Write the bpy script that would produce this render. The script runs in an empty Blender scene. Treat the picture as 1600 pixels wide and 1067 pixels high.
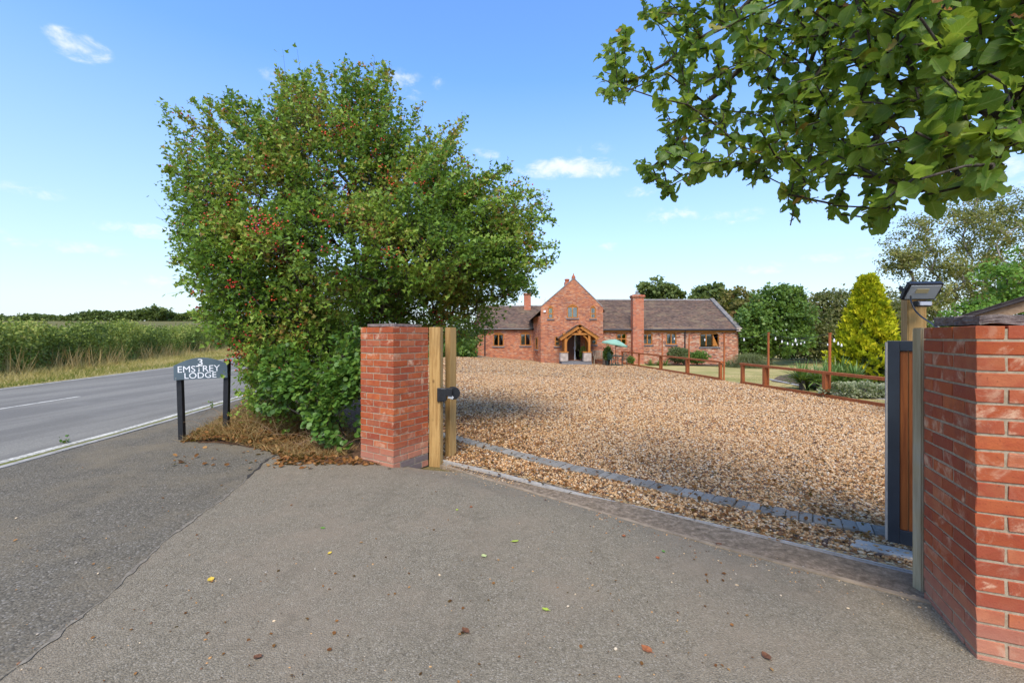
import bpy, bmesh, math, random
import numpy as np
from mathutils import Vector, Matrix
from mathutils.geometry import tessellate_polygon

random.seed(7)
rng = np.random.default_rng(11)
scene = bpy.context.scene
COL = scene.collection

# ------------------------------------------------------------------ camera
CAM_H, F, HOR, CX = 1.5, 690.0, 524.0, 800.0
cam_d = bpy.data.cameras.new('camera')
cam_d.sensor_width = 36.0
cam_d.lens = 36.0 * F / 1600.0
cam_d.shift_y = -(533.5 - HOR) / 1600.0
cam_d.clip_start = 0.05
cam_d.clip_end = 3000
cam = bpy.data.objects.new('camera', cam_d)
COL.objects.link(cam)
cam.location = (0, 0, CAM_H)
cam.rotation_euler = (math.radians(90), 0, 0)
scene.camera = cam

# ------------------------------------------------------------------ world, sun, exposure
SUN_EL = math.radians(50)
SUN_H = Vector((-0.12, -0.99)).normalized()
SUN_DIR = Vector((SUN_H.x * math.cos(SUN_EL), SUN_H.y * math.cos(SUN_EL), math.sin(SUN_EL)))
world = bpy.data.worlds.new('World')
scene.world = world
world.use_nodes = True


class NT:
    def __init__(self, tree):
        self.t = tree
        for n in list(tree.nodes):
            tree.nodes.remove(n)

    def n(self, typ, ins=None, out=0, **props):
        nd = self.t.nodes.new('ShaderNode' + typ)
        for k, v in props.items():
            setattr(nd, k, v)
        for k, v in (ins or {}).items():
            s = nd.inputs[k]
            if isinstance(v, bpy.types.NodeSocket):
                self.t.links.new(v, s)
            elif isinstance(v, bpy.types.Node):
                self.t.links.new(v.outputs[0], s)
            else:
                if isinstance(v, tuple) and len(v) == 3 and s.type == 'RGBA':
                    v = (*v, 1)
                s.default_value = v
        return nd if out is None else nd.outputs[out]

    def math(self, op, a, b=0.0, clamp=False):
        return self.n('Math', {0: a, 1: b}, operation=op, use_clamp=clamp)

    def ramp(self, fac, stops, interp='LINEAR'):
        nd = self.t.nodes.new('ShaderNodeValToRGB')
        cr = nd.color_ramp
        cr.interpolation = interp
        while len(cr.elements) < len(stops):
            cr.elements.new(0.5)
        for e, (p, c) in zip(cr.elements, stops):
            e.position = p
            e.color = (*c, 1) if len(c) == 3 else c
        self.t.links.new(fac, nd.inputs[0])
        return nd.outputs[0]

    def mix(self, fac, a, b, blend='MIX'):
        nd = self.t.nodes.new('ShaderNodeMix')
        nd.data_type = 'RGBA'
        nd.blend_type = blend
        for s, v in ((nd.inputs[0], fac), (nd.inputs[6], a), (nd.inputs[7], b)):
            if isinstance(v, bpy.types.NodeSocket):
                self.t.links.new(v, s)
            else:
                s.default_value = (*v, 1) if isinstance(v, tuple) and len(v) == 3 else v
        return nd.outputs[2]

    def rng(self, v, a, b, c=0.0, d=1.0, smooth=True):
        return self.n('MapRange', {0: v, 1: a, 2: b, 3: c, 4: d},
                      interpolation_type='SMOOTHSTEP' if smooth else 'LINEAR')


w = NT(world.node_tree)
sky = w.n('TexSky', out=None)
sky.sky_type = 'NISHITA'
sky.sun_disc = False
sky.sun_elevation = SUN_EL
sky.sun_rotation = math.atan2(SUN_H.x, SUN_H.y)
sky.air_density = 1.0
sky.dust_density = 0.6
sky.ozone_density = 1.5
tc = w.n('TexCoord', out=None).outputs['Generated']
elev = w.n('SeparateXYZ', {0: tc}, out=2)
# thin summer haze: the sky pales towards the horizon all the way round
deep = w.n('HueSaturation', {'Hue': 0.507, 'Saturation': 1.28, 'Value': 0.97, 'Color': sky.outputs[0]})
skycol = w.mix(w.rng(elev, -.02, .50, .88, 0.08, False), deep, (1.55, 1.80, 2.28))
# small fair-weather clouds: soft puffs at fixed directions broken up by noise
nz = w.n('TexNoise', {'Vector': w.n('Mapping', {'Vector': tc, 'Scale': (1, 1, 1.9)}), 'Scale': 26.0, 'Detail': 9.0, 'Roughness': 0.62, 'Distortion': 0.35})
clouds = None
CLOUDS = [(118, 72, .046, .024, .9), (888, 262, .13, .026, 1.0), (940, 268, .07, .018, .7), (632, 134, .05, .035, .45), (683, 128, .02, .02, .3),
          (225, 360, .075, .018, .6), (1052, 336, .07, .024, .55), (1145, 338, .08, .018, .55), (1195, 418, .075, .016, .6),
          (250, 440, .075, .016, .6), (805, 425, .05, .022, .5), (925, 235, .06, .02, .25), (1600, 260, .14, .05, .5), (1000, 300, .05, .014, .45), (430, 120, .05, .018, .35), (760, 240, .05, .016, .4), (1310, 400, .08, .016, .5), (100, 385, .10, .018, .5), (60, 300, .06, .016, .35), (960, 385, .05, .012, .45), (1100, 60, .05, .02, .3),
          (-300, 330, .2, .03, .6), (1900, 380, .2, .03, .5), (2500, 300, .25, .05, .6), (-900, 280, .25, .04, .6)]
for (cx, cy, rx, rz, st) in CLOUDS:
    d = Vector(((cx - CX) / F, 1.0, (HOR - cy) / F)).normalized()
    side = Vector((d.y, -d.x, 0)).normalized()
    up = side.cross(d)
    dv = w.n('VectorMath', {0: tc, 1: tuple(d)}, operation='SUBTRACT')
    a = w.math('DIVIDE', w.n('VectorMath', {0: dv, 1: tuple(side)}, out=1, operation='DOT_PRODUCT'), rx)
    b = w.math('DIVIDE', w.n('VectorMath', {0: dv, 1: tuple(up)}, out=1, operation='DOT_PRODUCT'), rz)
    c = w.math('ABSOLUTE', w.n('VectorMath', {0: dv, 1: tuple(d)}, out=1, operation='DOT_PRODUCT'))
    r2 = w.math('ADD', w.math('ADD', w.math('MULTIPLY', a, a), w.math('MULTIPLY', b, b)), w.math('MULTIPLY', c, 6.0))
    m = w.math('MULTIPLY', w.math('SUBTRACT', 1.0, r2, clamp=True), st)
    clouds = m if clouds is None else w.math('MAXIMUM', clouds, m)
cv = w.math('ADD', w.math('MULTIPLY', clouds, 0.75), w.math('MULTIPLY', w.math('SUBTRACT', nz, 0.5), 1.9))
cm = w.math('MULTIPLY', w.rng(cv, 0.08, 0.95), w.rng(clouds, 0.0, 0.40))
skyc = w.mix(w.math('MULTIPLY', cm, 0.85), skycol, (2.75, 2.85, 3.0))
SKY_STRENGTH = 0.15
bg = w.n('Background', {'Color': skyc, 'Strength': SKY_STRENGTH})
w.n('OutputWorld', {'Surface': bg}, out=None)

sun_d = bpy.data.lights.new('sun', 'SUN')
sun_d.energy = 1.5
sun_d.angle = math.radians(26.0)
sun_d.color = (1.0, 0.93, 0.82)
sun = bpy.data.objects.new('sun', sun_d)
COL.objects.link(sun)
sun.rotation_euler = SUN_DIR.to_track_quat('Z', 'Y').to_euler()

scene.view_settings.view_transform = 'Standard'
scene.view_settings.look = 'None'
scene.view_settings.exposure = 1.40
scene.view_settings.gamma = 1.0
scene.view_settings.use_curve_mapping = False
scene.render.engine = 'CYCLES'
scene.cycles.max_bounces = 6
scene.cycles.transparent_max_bounces = 12


# ------------------------------------------------------------------ helpers
def sm(a, b, x):
    t = min(1.0, max(0.0, (x - a) / (b - a)))
    return t * t * (3 - 2 * t)


def g(x, y):
    """height of the ground: level at the road and the apron, falling gently past the gate to the house"""
    s = (x + 1.354) * .54 + (y - 5.04) * .84
    near = .10 * sm(-.15, .5, s) * sm(-3, -1.6, x)
    far = .0207 * min(40, max(0, s - .5)) * sm(-6, 4.5, x)
    hill = 6.4 * sm(50, 140, y) * (1 - sm(-60, -25, x))
    return hill - near - far


def P(px, py, y):
    return Vector(((px - CX) / F * y, y, CAM_H - (py - HOR) / F * y))


def gp(px, py):
    """the ground point seen at a pixel of the photograph"""
    kx, kz = (px - CX) / F, (py - HOR) / F
    lo, hi = 1.0, 120.0
    for _ in range(60):
        m = (lo + hi) / 2
        if CAM_H - kz * m - g(kx * m, m) > 0:
            lo = m
        else:
            hi = m
    return Vector((kx * lo, lo, g(kx * lo, lo)))


def interp(pts, t):
    """piecewise linear through (t, v) pairs, extended at both ends"""
    if t <= pts[0][0]:
        a, b = pts[0], pts[1]
    elif t >= pts[-1][0]:
        a, b = pts[-2], pts[-1]
    else:
        for a, b in zip(pts, pts[1:]):
            if a[0] <= t <= b[0]:
                break
    return a[1] + (b[1] - a[1]) * (t - a[0]) / (b[0] - a[0])


def link(o, parent=None):
    COL.objects.link(o)
    if parent is not None:
        o.parent = parent
    return o


def tag(o, label=None, cat=None, group=None, kind=None):
    for k, v in (('label', label), ('category', cat), ('group', group), ('kind', kind)):
        if v:
            o[k] = v
    return o


def thing(name, loc, label, cat, group=None, rotz=0.0):
    o = bpy.data.objects.new(name, None)
    o.empty_display_size = 0.2
    o.location = loc
    o.rotation_euler = (0, 0, rotz)
    COL.objects.link(o)
    return tag(o, label, cat, group)


def np_mesh(name, V, Fc, mat, attrs=None, smooth=False):
    """mesh from arrays; Fc is (n,k) with one polygon size"""
    me = bpy.data.meshes.new(name)
    V = np.asarray(V, dtype=np.float32)
    Fc = np.asarray(Fc, dtype=np.int32)
    n, k = Fc.shape
    me.vertices.add(len(V))
    me.vertices.foreach_set('co', V.ravel())
    me.loops.add(n * k)
    me.loops.foreach_set('vertex_index', Fc.ravel())
    me.polygons.add(n)
    me.polygons.foreach_set('loop_start', np.arange(0, n * k, k, dtype=np.int32))
    try:
        me.polygons.foreach_set('loop_total', np.full(n, k, dtype=np.int32))
    except Exception:
        pass
    if smooth:
        me.polygons.foreach_set('use_smooth', np.ones(n, dtype=bool))
    for an, av in (attrs or {}).items():
        a = me.attributes.new(an, 'FLOAT', 'POINT')
        a.data.foreach_set('value', np.asarray(av, dtype=np.float32))
    me.update()
    me.validate()
    if mat:
        me.materials.append(mat)
    return me


class MB:
    """collects shapes and links them as one mesh object"""
    def __init__(self):
        self.v, self.f = [], []

    def add(self, vs, fs):
        o = len(self.v)
        self.v += [tuple(p) for p in vs]
        self.f += [tuple(i + o for i in fc) for fc in fs]
        return self

    def box(self, c, size, ax=None):
        c = Vector(c)
        ex, ey, ez = ax or (Vector((1, 0, 0)), Vector((0, 1, 0)), Vector((0, 0, 1)))
        hx, hy, hz = (s / 2 for s in size)
        vs = [c + ex * (sx * hx) + ey * (sy * hy) + ez * (sz * hz) for sz in (-1, 1) for sx, sy in ((-1, -1), (1, -1), (1, 1), (-1, 1))]
        return self.add(vs, [(3, 2, 1, 0), (4, 5, 6, 7), (0, 1, 5, 4), (1, 2, 6, 5), (2, 3, 7, 6), (3, 0, 4, 7)])

    def bar(self, a, b, w_, h_, up=(0, 0, 1)):
        a, b = Vector(a), Vector(b)
        d = (b - a)
        L = d.length
        d.normalize()
        up = Vector(up)
        s = d.cross(up)
        if s.length < 1e-4:
            s = d.cross(Vector((1, 0, 0)))
        s.normalize()
        u = s.cross(d)
        return self.box((a + b) / 2, (L, w_, h_), (d, s, u))

    def tube(self, pts, radii, n=6, cap=True):
        pts = [Vector(p) for p in pts]
        if not hasattr(radii, '__len__'):
            radii = [radii] * len(pts)
        o = len(self.v)
        for i, p in enumerate(pts):
            d = pts[min(i + 1, len(pts) - 1)] - pts[max(i - 1, 0)]
            d.normalize()
            s = d.cross(Vector((0, 0, 1)))
            if s.length < 1e-3:
                s = d.cross(Vector((0, 1, 0)))
            s.normalize()
            u = s.cross(d)
            for k in range(n):
                a = 2 * math.pi * k / n
                self.v.append(tuple(p + (s * math.cos(a) + u * math.sin(a)) * radii[i]))
        for i in range(len(pts) - 1):
            for k in range(n):
                a, b = o + i * n + k, o + i * n + (k + 1) % n
                self.f.append((a, b, b + n, a + n))
        if cap:
            self.f.append(tuple(o + k for k in reversed(range(n))))
            e = o + (len(pts) - 1) * n
            self.f.append(tuple(e + k for k in range(n)))
        return self

    def lathe(self, c, prof, n=12):
        """prof: (r, z) pairs round a vertical axis at c"""
        c = Vector(c)
        o = len(self.v)
        for r, z in prof:
            for k in range(n):
                a = 2 * math.pi * k / n
                self.v.append((c.x + r * math.cos(a), c.y + r * math.sin(a), c.z + z))
        for i in range(len(prof) - 1):
            for k in range(n):
                a, b = o + i * n + k, o + i * n + (k + 1) % n
                self.f.append((a, b, b + n, a + n))
        self.f.append(tuple(o + k for k in reversed(range(n))))
        e = o + (len(prof) - 1) * n
        self.f.append(tuple(e + k for k in range(n)))
        return self

    def prism(self, poly, holes, o, ex, ey, ez, t):
        """2D polygon with holes in the plane (ex, ey) at o, thickness t along ez (front face at o)"""
        o, ex, ey, ez = Vector(o), Vector(ex), Vector(ey), Vector(ez)
        loops = [list(poly)] + [list(h) for h in holes]
        flat = [p for lp in loops for p in lp]
        tris = tessellate_polygon([[Vector((p[0], p[1], 0)) for p in lp] for lp in loops])
        base = len(self.v)
        n = len(flat)
        for p in flat:
            self.v.append(tuple(o + ex * p[0] + ey * p[1]))
        for p in flat:
            self.v.append(tuple(o + ex * p[0] + ey * p[1] + ez * t))
        for a, b, c in tris:
            self.f.append((base + a, base + b, base + c))
            self.f.append((base + n + c, base + n + b, base + n + a))
        k = 0
        for lp in loops:
            m = len(lp)
            for i in range(m):
                a, b = base + k + i, base + k + (i + 1) % m
                self.f.append((a, b, b + n, a + n))
            k += m
        return self

    def mesh(self, name, mat, smooth=False, fix=True):
        me = bpy.data.meshes.new(name)
        me.from_pydata(self.v, [], self.f)
        if fix:
            bm = bmesh.new()
            bm.from_mesh(me)
            bmesh.ops.recalc_face_normals(bm, faces=bm.faces)
            bm.to_mesh(me)
            bm.free()
        if smooth:
            for p in me.polygons:
                p.use_smooth = True
        if mat:
            me.materials.append(mat)
        return me

    def build(self, name, mat, parent=None, smooth=False, bevel=0.0):
        o = bpy.data.objects.new(name, self.mesh(name, mat, smooth))
        link(o, parent)
        if parent is not None:                      # shapes are given in world space
            o.matrix_parent_inverse = Matrix.LocRotScale(parent.location, parent.rotation_euler, None).inverted()
        if bevel:
            m = o.modifiers.new('bevel', 'BEVEL')
            m.width = bevel
            m.segments = 2
            m.limit_method = 'ANGLE'
        return o


def struct(o):
    return tag(o, kind='structure')


def sheet(name, mat, ys, xl, xr, dz=0.0, cols=12, kind='structure'):
    """a ground sheet: rows at ys, each from xl(y) to xr(y), lying on g + dz"""
    V, Fc = [], []
    for y in ys:
        a, b = xl(y), xr(y)
        for c in range(cols + 1):
            x = a + (b - a) * c / cols
            V.append((x, y, g(x, y) + dz))
    for r in range(len(ys) - 1):
        for c in range(cols):
            i = r * (cols + 1) + c
            Fc.append((i, i + 1, i + cols + 2, i + cols + 1))
    o = bpy.data.objects.new(name, np_mesh(name, V, Fc, mat, smooth=True))
    link(o)
    o['kind'] = kind
    return o


# leaf shapes: x across, y along the leaf, z out of the blade
LEAF = (np.array([(0, 0, 0), (.30, .30, .07), (.34, .68, .06), (0, 1, -.06), (-.34, .68, .06), (-.30, .30, .07)]),
        np.array([(0, 1, 2, 3), (0, 3, 4, 5)]))
LEAF_ROUND = (np.array([(0, 0, 0), (.42, .28, .06), (.42, .70, .05), (0, 1, -.05), (-.42, .70, .05), (-.42, .28, .06)]), LEAF[1])
SPRIG = (np.array([(0, 0, 0), (.50, .22, .10), (.16, .55, .03), (0, 1, -.10), (-.16, .55, .03), (-.50, .22, .10)]), LEAF[1])
DIAMOND = (np.array([(0, 0, 0), (.40, .50, .10), (0, 1, -.05), (-.40, .50, .10)]), np.array([(0, 1, 2, 3)]))
BLADE = (np.array([(-.5, 0, 0), (.5, 0, 0), (.3, .55, .0), (-.3, .55, .0), (0.04, 1, 0), (-.04, 1, 0)]), np.array([(0, 1, 2, 3), (3, 2, 4, 5)]))


def unit(a):
    return a / np.maximum(1e-9, np.linalg.norm(a, axis=-1, keepdims=True))


def rand_unit(n):
    return unit(rng.normal(size=(n, 3)))


def leaf_arrays(tmpl, pos, axis, nrm, length, width=None):
    tv, tf = tmpl
    axis = unit(axis)
    side = unit(np.cross(axis, nrm))
    nrm = np.cross(side, axis)
    n = len(pos)
    length = np.broadcast_to(length, n)
    width = length if width is None else np.broadcast_to(width, n)
    V = (pos[:, None, :] + side[:, None, :] * (tv[None, :, 0:1] * width[:, None, None])
         + axis[:, None, :] * (tv[None, :, 1:2] * length[:, None, None])
         + nrm[:, None, :] * (tv[None, :, 2:3] * length[:, None, None]))
    k = len(tv)
    Fc = tf[None, :, :] + (np.arange(n) * k)[:, None, None]
    return V.reshape(-1, 3), Fc.reshape(-1, tf.shape[1])


def leaf_object(name, mat, tmpl, pos, axis, nrm, length, tint, parent=None, width=None, kind=None):
    V, Fc = leaf_arrays(tmpl, pos, axis, nrm, length, width)
    if parent is not None:
        V = V - np.array(parent.location)
    k = len(tmpl[0])
    o = bpy.data.objects.new(name, np_mesh(name, V, Fc, mat, {'tint': np.repeat(np.clip(tint, 0, 1), k)}))
    link(o, parent)
    if kind:
        o['kind'] = kind
    return o


def sample_blobs(blobs, n, shell=0.55):
    """points in a union of ellipsoids (centre, radii), mostly near the skin; returns points and outward directions"""
    C = np.array([b[0] for b in blobs], float)
    R = np.array([b[1] for b in blobs], float)
    wgt = np.prod(R, axis=1) ** (2 / 3)
    which = rng.choice(len(blobs), size=n, p=wgt / wgt.sum())
    d = rand_unit(n)
    r = rng.random(n) ** (1 / 3 * (1 - shell) + .02)
    r = 1 - (1 - r) * 1.0
    lump = 1 + .12 * np.sin(d[:, 0] * 7 + which) * np.sin(d[:, 1] * 6 + 2 * which) + .10 * np.sin(d[:, 2] * 9 + which * 3)
    return C[which] + d * R[which] * (r * lump)[:, None], d


def skeleton(root, targets, step=.25, wpath=.25, wob=.05, droop=0.0, first=None, chains=()):
    """joins the targets to the root by branching paths; returns node positions and parents"""
    pos = [np.array(root, float)]
    par = [-1]
    plen = [0.0]
    for p in (first or []):
        q = np.array(p, float)
        plen.append(plen[-1] + np.linalg.norm(q - pos[-1]))
        pos.append(q)
        par.append(len(pos) - 2)
    for ch in chains:
        q = np.array(ch[0], float)
        last = int(np.argmin(np.linalg.norm(np.array(pos) - q, axis=1)))
        for q in ch:
            q = np.array(q, float)
            plen.append(plen[last] + .35 * np.linalg.norm(q - pos[last]))
            pos.append(q)
            par.append(last)
            last = len(pos) - 1
    T = np.array(targets, float)
    order = np.argsort(np.linalg.norm(T - pos[-1], axis=1))
    tips = []
    for i in order:
        t = T[i]
        A = np.array(pos)
        dist = np.linalg.norm(A - t, axis=1)
        j = int(np.argmin(dist + wpath * np.array(plen)))
        L = dist[j]
        m = max(1, int(L / step))
        last = j
        a = A[j]
        for k in range(1, m + 1):
            f = k / m
            p = a + (t - a) * f
            if k < m:
                p = p + rng.normal(size=3) * wob * L ** .5
            p[2] += droop * L * f * (1 - f)
            plen.append(plen[last] + L / m)
            pos.append(p)
            par.append(last)
            last = len(pos) - 1
        tips.append(last)
    return np.array(pos), np.array(par), tips


def branch_radii(par, r_tip, r_max, power=.5):
    cnt = np.zeros(len(par))
    has = np.zeros(len(par), bool)
    has[par[par >= 0]] = True
    cnt[~has] = 1
    for i in range(len(par) - 1, 0, -1):
        cnt[par[i]] += cnt[i]
    return np.minimum(r_max, r_tip * cnt ** power), cnt


def branch_object(name, mat, pos, par, rad, parent=None, n=5, keep=None):
    V, Fc = [], []
    off = np.array(parent.location) if parent is not None else np.zeros(3)
    for i in range(1, len(par)):
        if keep is not None and not keep[i]:
            continue
        a, b = pos[par[i]] - off, pos[i] - off
        d = b - a
        L = np.linalg.norm(d)
        if L < 1e-5:
            continue
        d /= L
        s = np.cross(d, (0.31, .17, .93))
        s /= max(1e-6, np.linalg.norm(s))
        u = np.cross(s, d)
        o = len(V)
        ra = min(rad[par[i]], rad[i] * 1.35)
        for p, r in ((a, ra), (b, rad[i])):
            for k in range(n):
                an = 2 * math.pi * k / n
                V.append(p + (s * math.cos(an) + u * math.sin(an)) * r)
        for k in range(n):
            k2 = (k + 1) % n
            Fc.append((o + k, o + k2, o + n + k2, o + n + k))
    if not Fc:
        return None
    ob = bpy.data.objects.new(name, np_mesh(name, V, Fc, mat, smooth=True))
    link(ob, parent)
    return ob


# ------------------------------------------------------------------ materials
MATS = {}


def new_mat(name):
    m = bpy.data.materials.new(name)
    m.use_nodes = True
    MATS[name] = m
    return m, NT(m.node_tree)


def finish(t, bsdf, disp=None):
    t.n('OutputMaterial', {'Surface': bsdf}, out=None)


def bsdf(t, col, rough=.8, normal=None, spec=.3, metal=0.0):
    ins = {'Base Color': col, 'Roughness': rough, 'Specular IOR Level': spec, 'Metallic': metal}
    if normal is not None:
        ins['Normal'] = normal
    return t.n('BsdfPrincipled', ins)


def bump(t, h, strength=.5, dist=.01):
    return t.n('Bump', {'Height': h, 'Strength': strength, 'Distance': dist})


def ocoord(t):
    return t.n('TexCoord', out=None).outputs['Object']


def gcoord(t):
    return t.n('NewGeometry', out=None).outputs['Position']


def plain(name, col, rough=.6, spec=.3, metal=0.0, var=.12, scale=9.0, bmp=.15):
    m, t = new_mat(name)
    co = ocoord(t)
    nz = t.n('TexNoise', {'Vector': co, 'Scale': scale, 'Detail': 6.0, 'Roughness': .65})
    c = t.mix(t.rng(nz, .3, .7), tuple(x * (1 - var) for x in col), tuple(min(1, x * (1 + var)) for x in col))
    nb = t.n('TexNoise', {'Vector': co, 'Scale': scale * 9, 'Detail': 3.0})
    finish(t, bsdf(t, c, rough, bump(t, nb, bmp, .004), spec, metal))
    return m


def leaf_mat(name, stops, trans=.35, rough=.5, gloss=.25):
    m, t = new_mat(name)
    at = t.n('Attribute', out=2, attribute_name='tint')
    c = t.ramp(at, stops)
    nz = t.n('TexNoise', {'Vector': gcoord(t), 'Scale': 60.0, 'Detail': 2.0})
    c = t.mix(t.rng(nz, .4, .7, 0, .22), c, (0.14, 0.17, 0.03), 'MIX')
    p = bsdf(t, c, rough, None, gloss)
    tr = t.n('BsdfTranslucent', {'Color': t.mix(.5, c, (.30, .40, .03))})
    finish(t, t.n('MixShader', {0: trans, 1: p, 2: tr}))
    return m


def wood(name, base, dark, scale=1.0, rough=.65, axis='Z', worn=0.0):
    m, t = new_mat(name)
    co = ocoord(t)
    rnd = t.n('ObjectInfo', out=None).outputs['Random']
    co = t.n('VectorMath', {0: co, 1: t.n('CombineXYZ', {0: t.math('MULTIPLY', rnd, 13.0), 1: t.math('MULTIPLY', rnd, 7.0), 2: 0.0})}, operation='ADD')
    sc = {'Z': (14, 14, .9), 'X': (.9, 14, 14), 'Y': (14, .9, 14)}[axis]
    mp = t.n('Mapping', {'Vector': co, 'Scale': tuple(s * scale for s in sc)})
    n1 = t.n('TexNoise', {'Vector': mp, 'Scale': 3.0, 'Detail': 8.0, 'Roughness': .62, 'Distortion': .4})
    mp2 = t.n('Mapping', {'Vector': co, 'Scale': tuple((4.0 if s > 5 else 2.6) * scale for s in sc)})
    kn = t.n('TexVoronoi', {'Vector': mp2, 'Scale': 1.0})
    c = t.mix(t.rng(n1, .35, .68), base, dark)
    c = t.mix(t.rng(kn, .03, .11, .8, 0.0), c, tuple(x * .3 for x in dark))
    n3 = t.n('TexNoise', {'Vector': co, 'Scale': 1.7, 'Detail': 4.0})
    c = t.mix(t.rng(n3, .42, .7, 0, .45), c, tuple(x * .62 for x in base))
    if worn:
        n4 = t.n('TexNoise', {'Vector': co, 'Scale': 5.0, 'Detail': 6.0})
        c = t.mix(t.rng(n4, .45, .7, 0, worn), c, (.34, .33, .29))
    finish(t, bsdf(t, c, rough, bump(t, n1, .35, .004), .25))
    return m


# fresh machine brick of the gate pillars: each brick differs, salts bloom in pale patches
def pillar_brick(name, grey=False):
    m, t = new_mat(name)
    co = ocoord(t)
    rnd = t.n('ObjectInfo', out=None).outputs['Random']
    off = t.n('CombineXYZ', {0: t.math('MULTIPLY', rnd, 37.0), 1: t.math('MULTIPLY', rnd, 91.0), 2: t.math('MULTIPLY', rnd, 17.0)})
    v = t.n('VectorMath', {0: co, 1: off}, operation='ADD')
    n1 = t.n('TexNoise', {'Vector': v, 'Scale': 14.0, 'Detail': 6.0, 'Roughness': .6})
    n2 = t.n('TexNoise', {'Vector': v, 'Scale': 7.0, 'Detail': 7.0, 'Roughness': .7, 'Distortion': .6})
    n3 = t.n('TexNoise', {'Vector': v, 'Scale': 120.0, 'Detail': 4.0})
    c = t.ramp(rnd, [(0, (.42, .100, .030)), (.2, (.33, .074, .028)), (.4, (.49, .130, .040)), (.6, (.30, .070, .032)), (.8, (.46, .150, .062)), (1, (.37, .090, .040))])
    c = t.mix(t.rng(n1, .35, .7, 0, .5), c, (.29, .045, .024))
    amt = t.math('MULTIPLY', t.rng(n2, .50, .68), t.rng(t.math('FRACT', t.math('MULTIPLY', rnd, 7.31)), .1, 1.0, .08, .85))
    c = t.mix(amt, c, (.62, .40, .25))
    n7 = t.n('TexNoise', {'Vector': gcoord(t), 'Scale': 3.5, 'Detail': 6.0, 'Roughness': .7})
    c = t.mix(t.rng(n7, .52, .72, 0, .55), c, (.20, .060, .035))
    pits = t.rng(n3, .62, .72, 0, .5)
    c = t.mix(pits, c, (.15, .03, .018))
    if grey:
        c = t.mix(.85, c, (.16, .15, .14))
    else:                                              # splash of soil and salts on the lowest courses
        z = t.n('SeparateXYZ', {0: gcoord(t)}, out=2)
        low = t.rng(t.math('ADD', z, t.math('MULTIPLY', n2, .25)), .14, .46, .42, 0.0)
        c = t.mix(low, c, (.50, .30, .21))
    h = t.math('ADD', t.math('MULTIPLY', n3, .5), n1)
    finish(t, bsdf(t, c, .88, bump(t, h, .5, .006), .2))
    return m


def house_brick(name, cols, dark, pale, rowh=.075, mort=(.46, .36, .26), amt_dark=.3, amt_pale=.2):
    m, t = new_mat(name)
    co = gcoord(t)
    s = t.n('SeparateXYZ', {0: co}, out=None)
    u = t.math('ADD', s.outputs[0], s.outputs[1])
    v = t.n('CombineXYZ', {0: u, 1: s.outputs[2], 2: 0.0})
    wob = t.n('TexNoise', {'Vector': co, 'Scale': 3.0, 'Detail': 3.0}, out=1)
    v2 = t.n('VectorMath', {0: v, 1: t.n('VectorMath', {0: wob, 'Scale': .02}, operation='SCALE')}, operation='ADD')
    br = t.n('TexBrick', {'Vector': v2, 'Color1': (0, 0, 0), 'Color2': (1, 1, 1), 'Mortar': (.5, .5, .5), 'Scale': 1.0, 'Mortar Size': .008,
                          'Mortar Smooth': .3, 'Bias': 0.0, 'Brick Width': .225, 'Row Height': rowh}, out=None)
    c = t.ramp(br.outputs[0], [(i / (len(cols) - 1), q) for i, q in enumerate(cols)])
    vo = t.n('TexVoronoi', {'Vector': t.n('Mapping', {'Vector': v, 'Scale': (4.4, 13.3, 1)}), 'Scale': 1.0}, out=1)
    vs = t.n('SeparateColor', {0: vo}, out=None)
    c = t.mix(t.rng(vs.outputs[0], 1 - amt_dark, 1 - amt_dark + .03, 0, .8), c, dark)
    c = t.mix(t.rng(vs.outputs[1], 1 - amt_pale, 1 - amt_pale + .03, 0, .7), c, pale)
    n2 = t.n('TexNoise', {'Vector': co, 'Scale': .9, 'Detail': 7.0, 'Roughness': .7})
    c = t.mix(t.rng(n2, .45, .75, 0, .45), c, tuple(x * .55 for x in cols[0]))
    c = t.mix(t.rng(n2, .45, .25, 0, .35), c, pale)
    n8 = t.n('TexNoise', {'Vector': t.n('Mapping', {'Vector': v, 'Scale': (2.2, 7.5, 1)}), 'Scale': 1.0, 'Detail': 5.0, 'Roughness': .75})
    c = t.mix(t.rng(n8, .52, .68, 0, .45), c, dark)
    c = t.mix(t.rng(n8, .46, .32, 0, .55), c, pale)
    c = t.mix(br.outputs[1], c, mort)
    finish(t, bsdf(t, c, .9, bump(t, t.math('SUBTRACT', n2, br.outputs[1]), .6, .02), .15))
    return m


def roof_tile(name):
    m, t = new_mat(name)
    co = gcoord(t)
    s = t.n('SeparateXYZ', {0: co}, out=None)
    u = t.math('ADD', s.outputs[0], t.math('MULTIPLY', s.outputs[1], .35))
    v = t.n('CombineXYZ', {0: t.math('MULTIPLY', u, 6.0), 1: t.math('MULTIPLY', s.outputs[2], 18.0), 2: 0.0})
    vo = t.n('TexVoronoi', {'Vector': v, 'Scale': 1.0, 'Randomness': .35}, out=1)
    vs = t.n('SeparateColor', {0: vo}, out=None)
    c = t.ramp(vs.outputs[0], [(0, (.115, .085, .070)), (.3, (.19, .125, .092)), (.55, (.26, .18, .13)), (.8, (.165, .12, .10)), (1, (.33, .20, .13))])
    n = t.n('TexNoise', {'Vector': t.n('Mapping', {'Vector': co, 'Scale': (.35, .35, 2.2)}), 'Scale': 2.2, 'Detail': 7.0, 'Roughness': .7})
    c = t.mix(t.rng(n, .48, .68, 0, .7), c, (.33, .26, .16))
    c = t.mix(t.rng(n, .45, .28, 0, .6), c, (.10, .075, .065))
    finish(t, bsdf(t, c, .85, bump(t, vs.outputs[1], .4, .02), .2))
    return m


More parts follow.
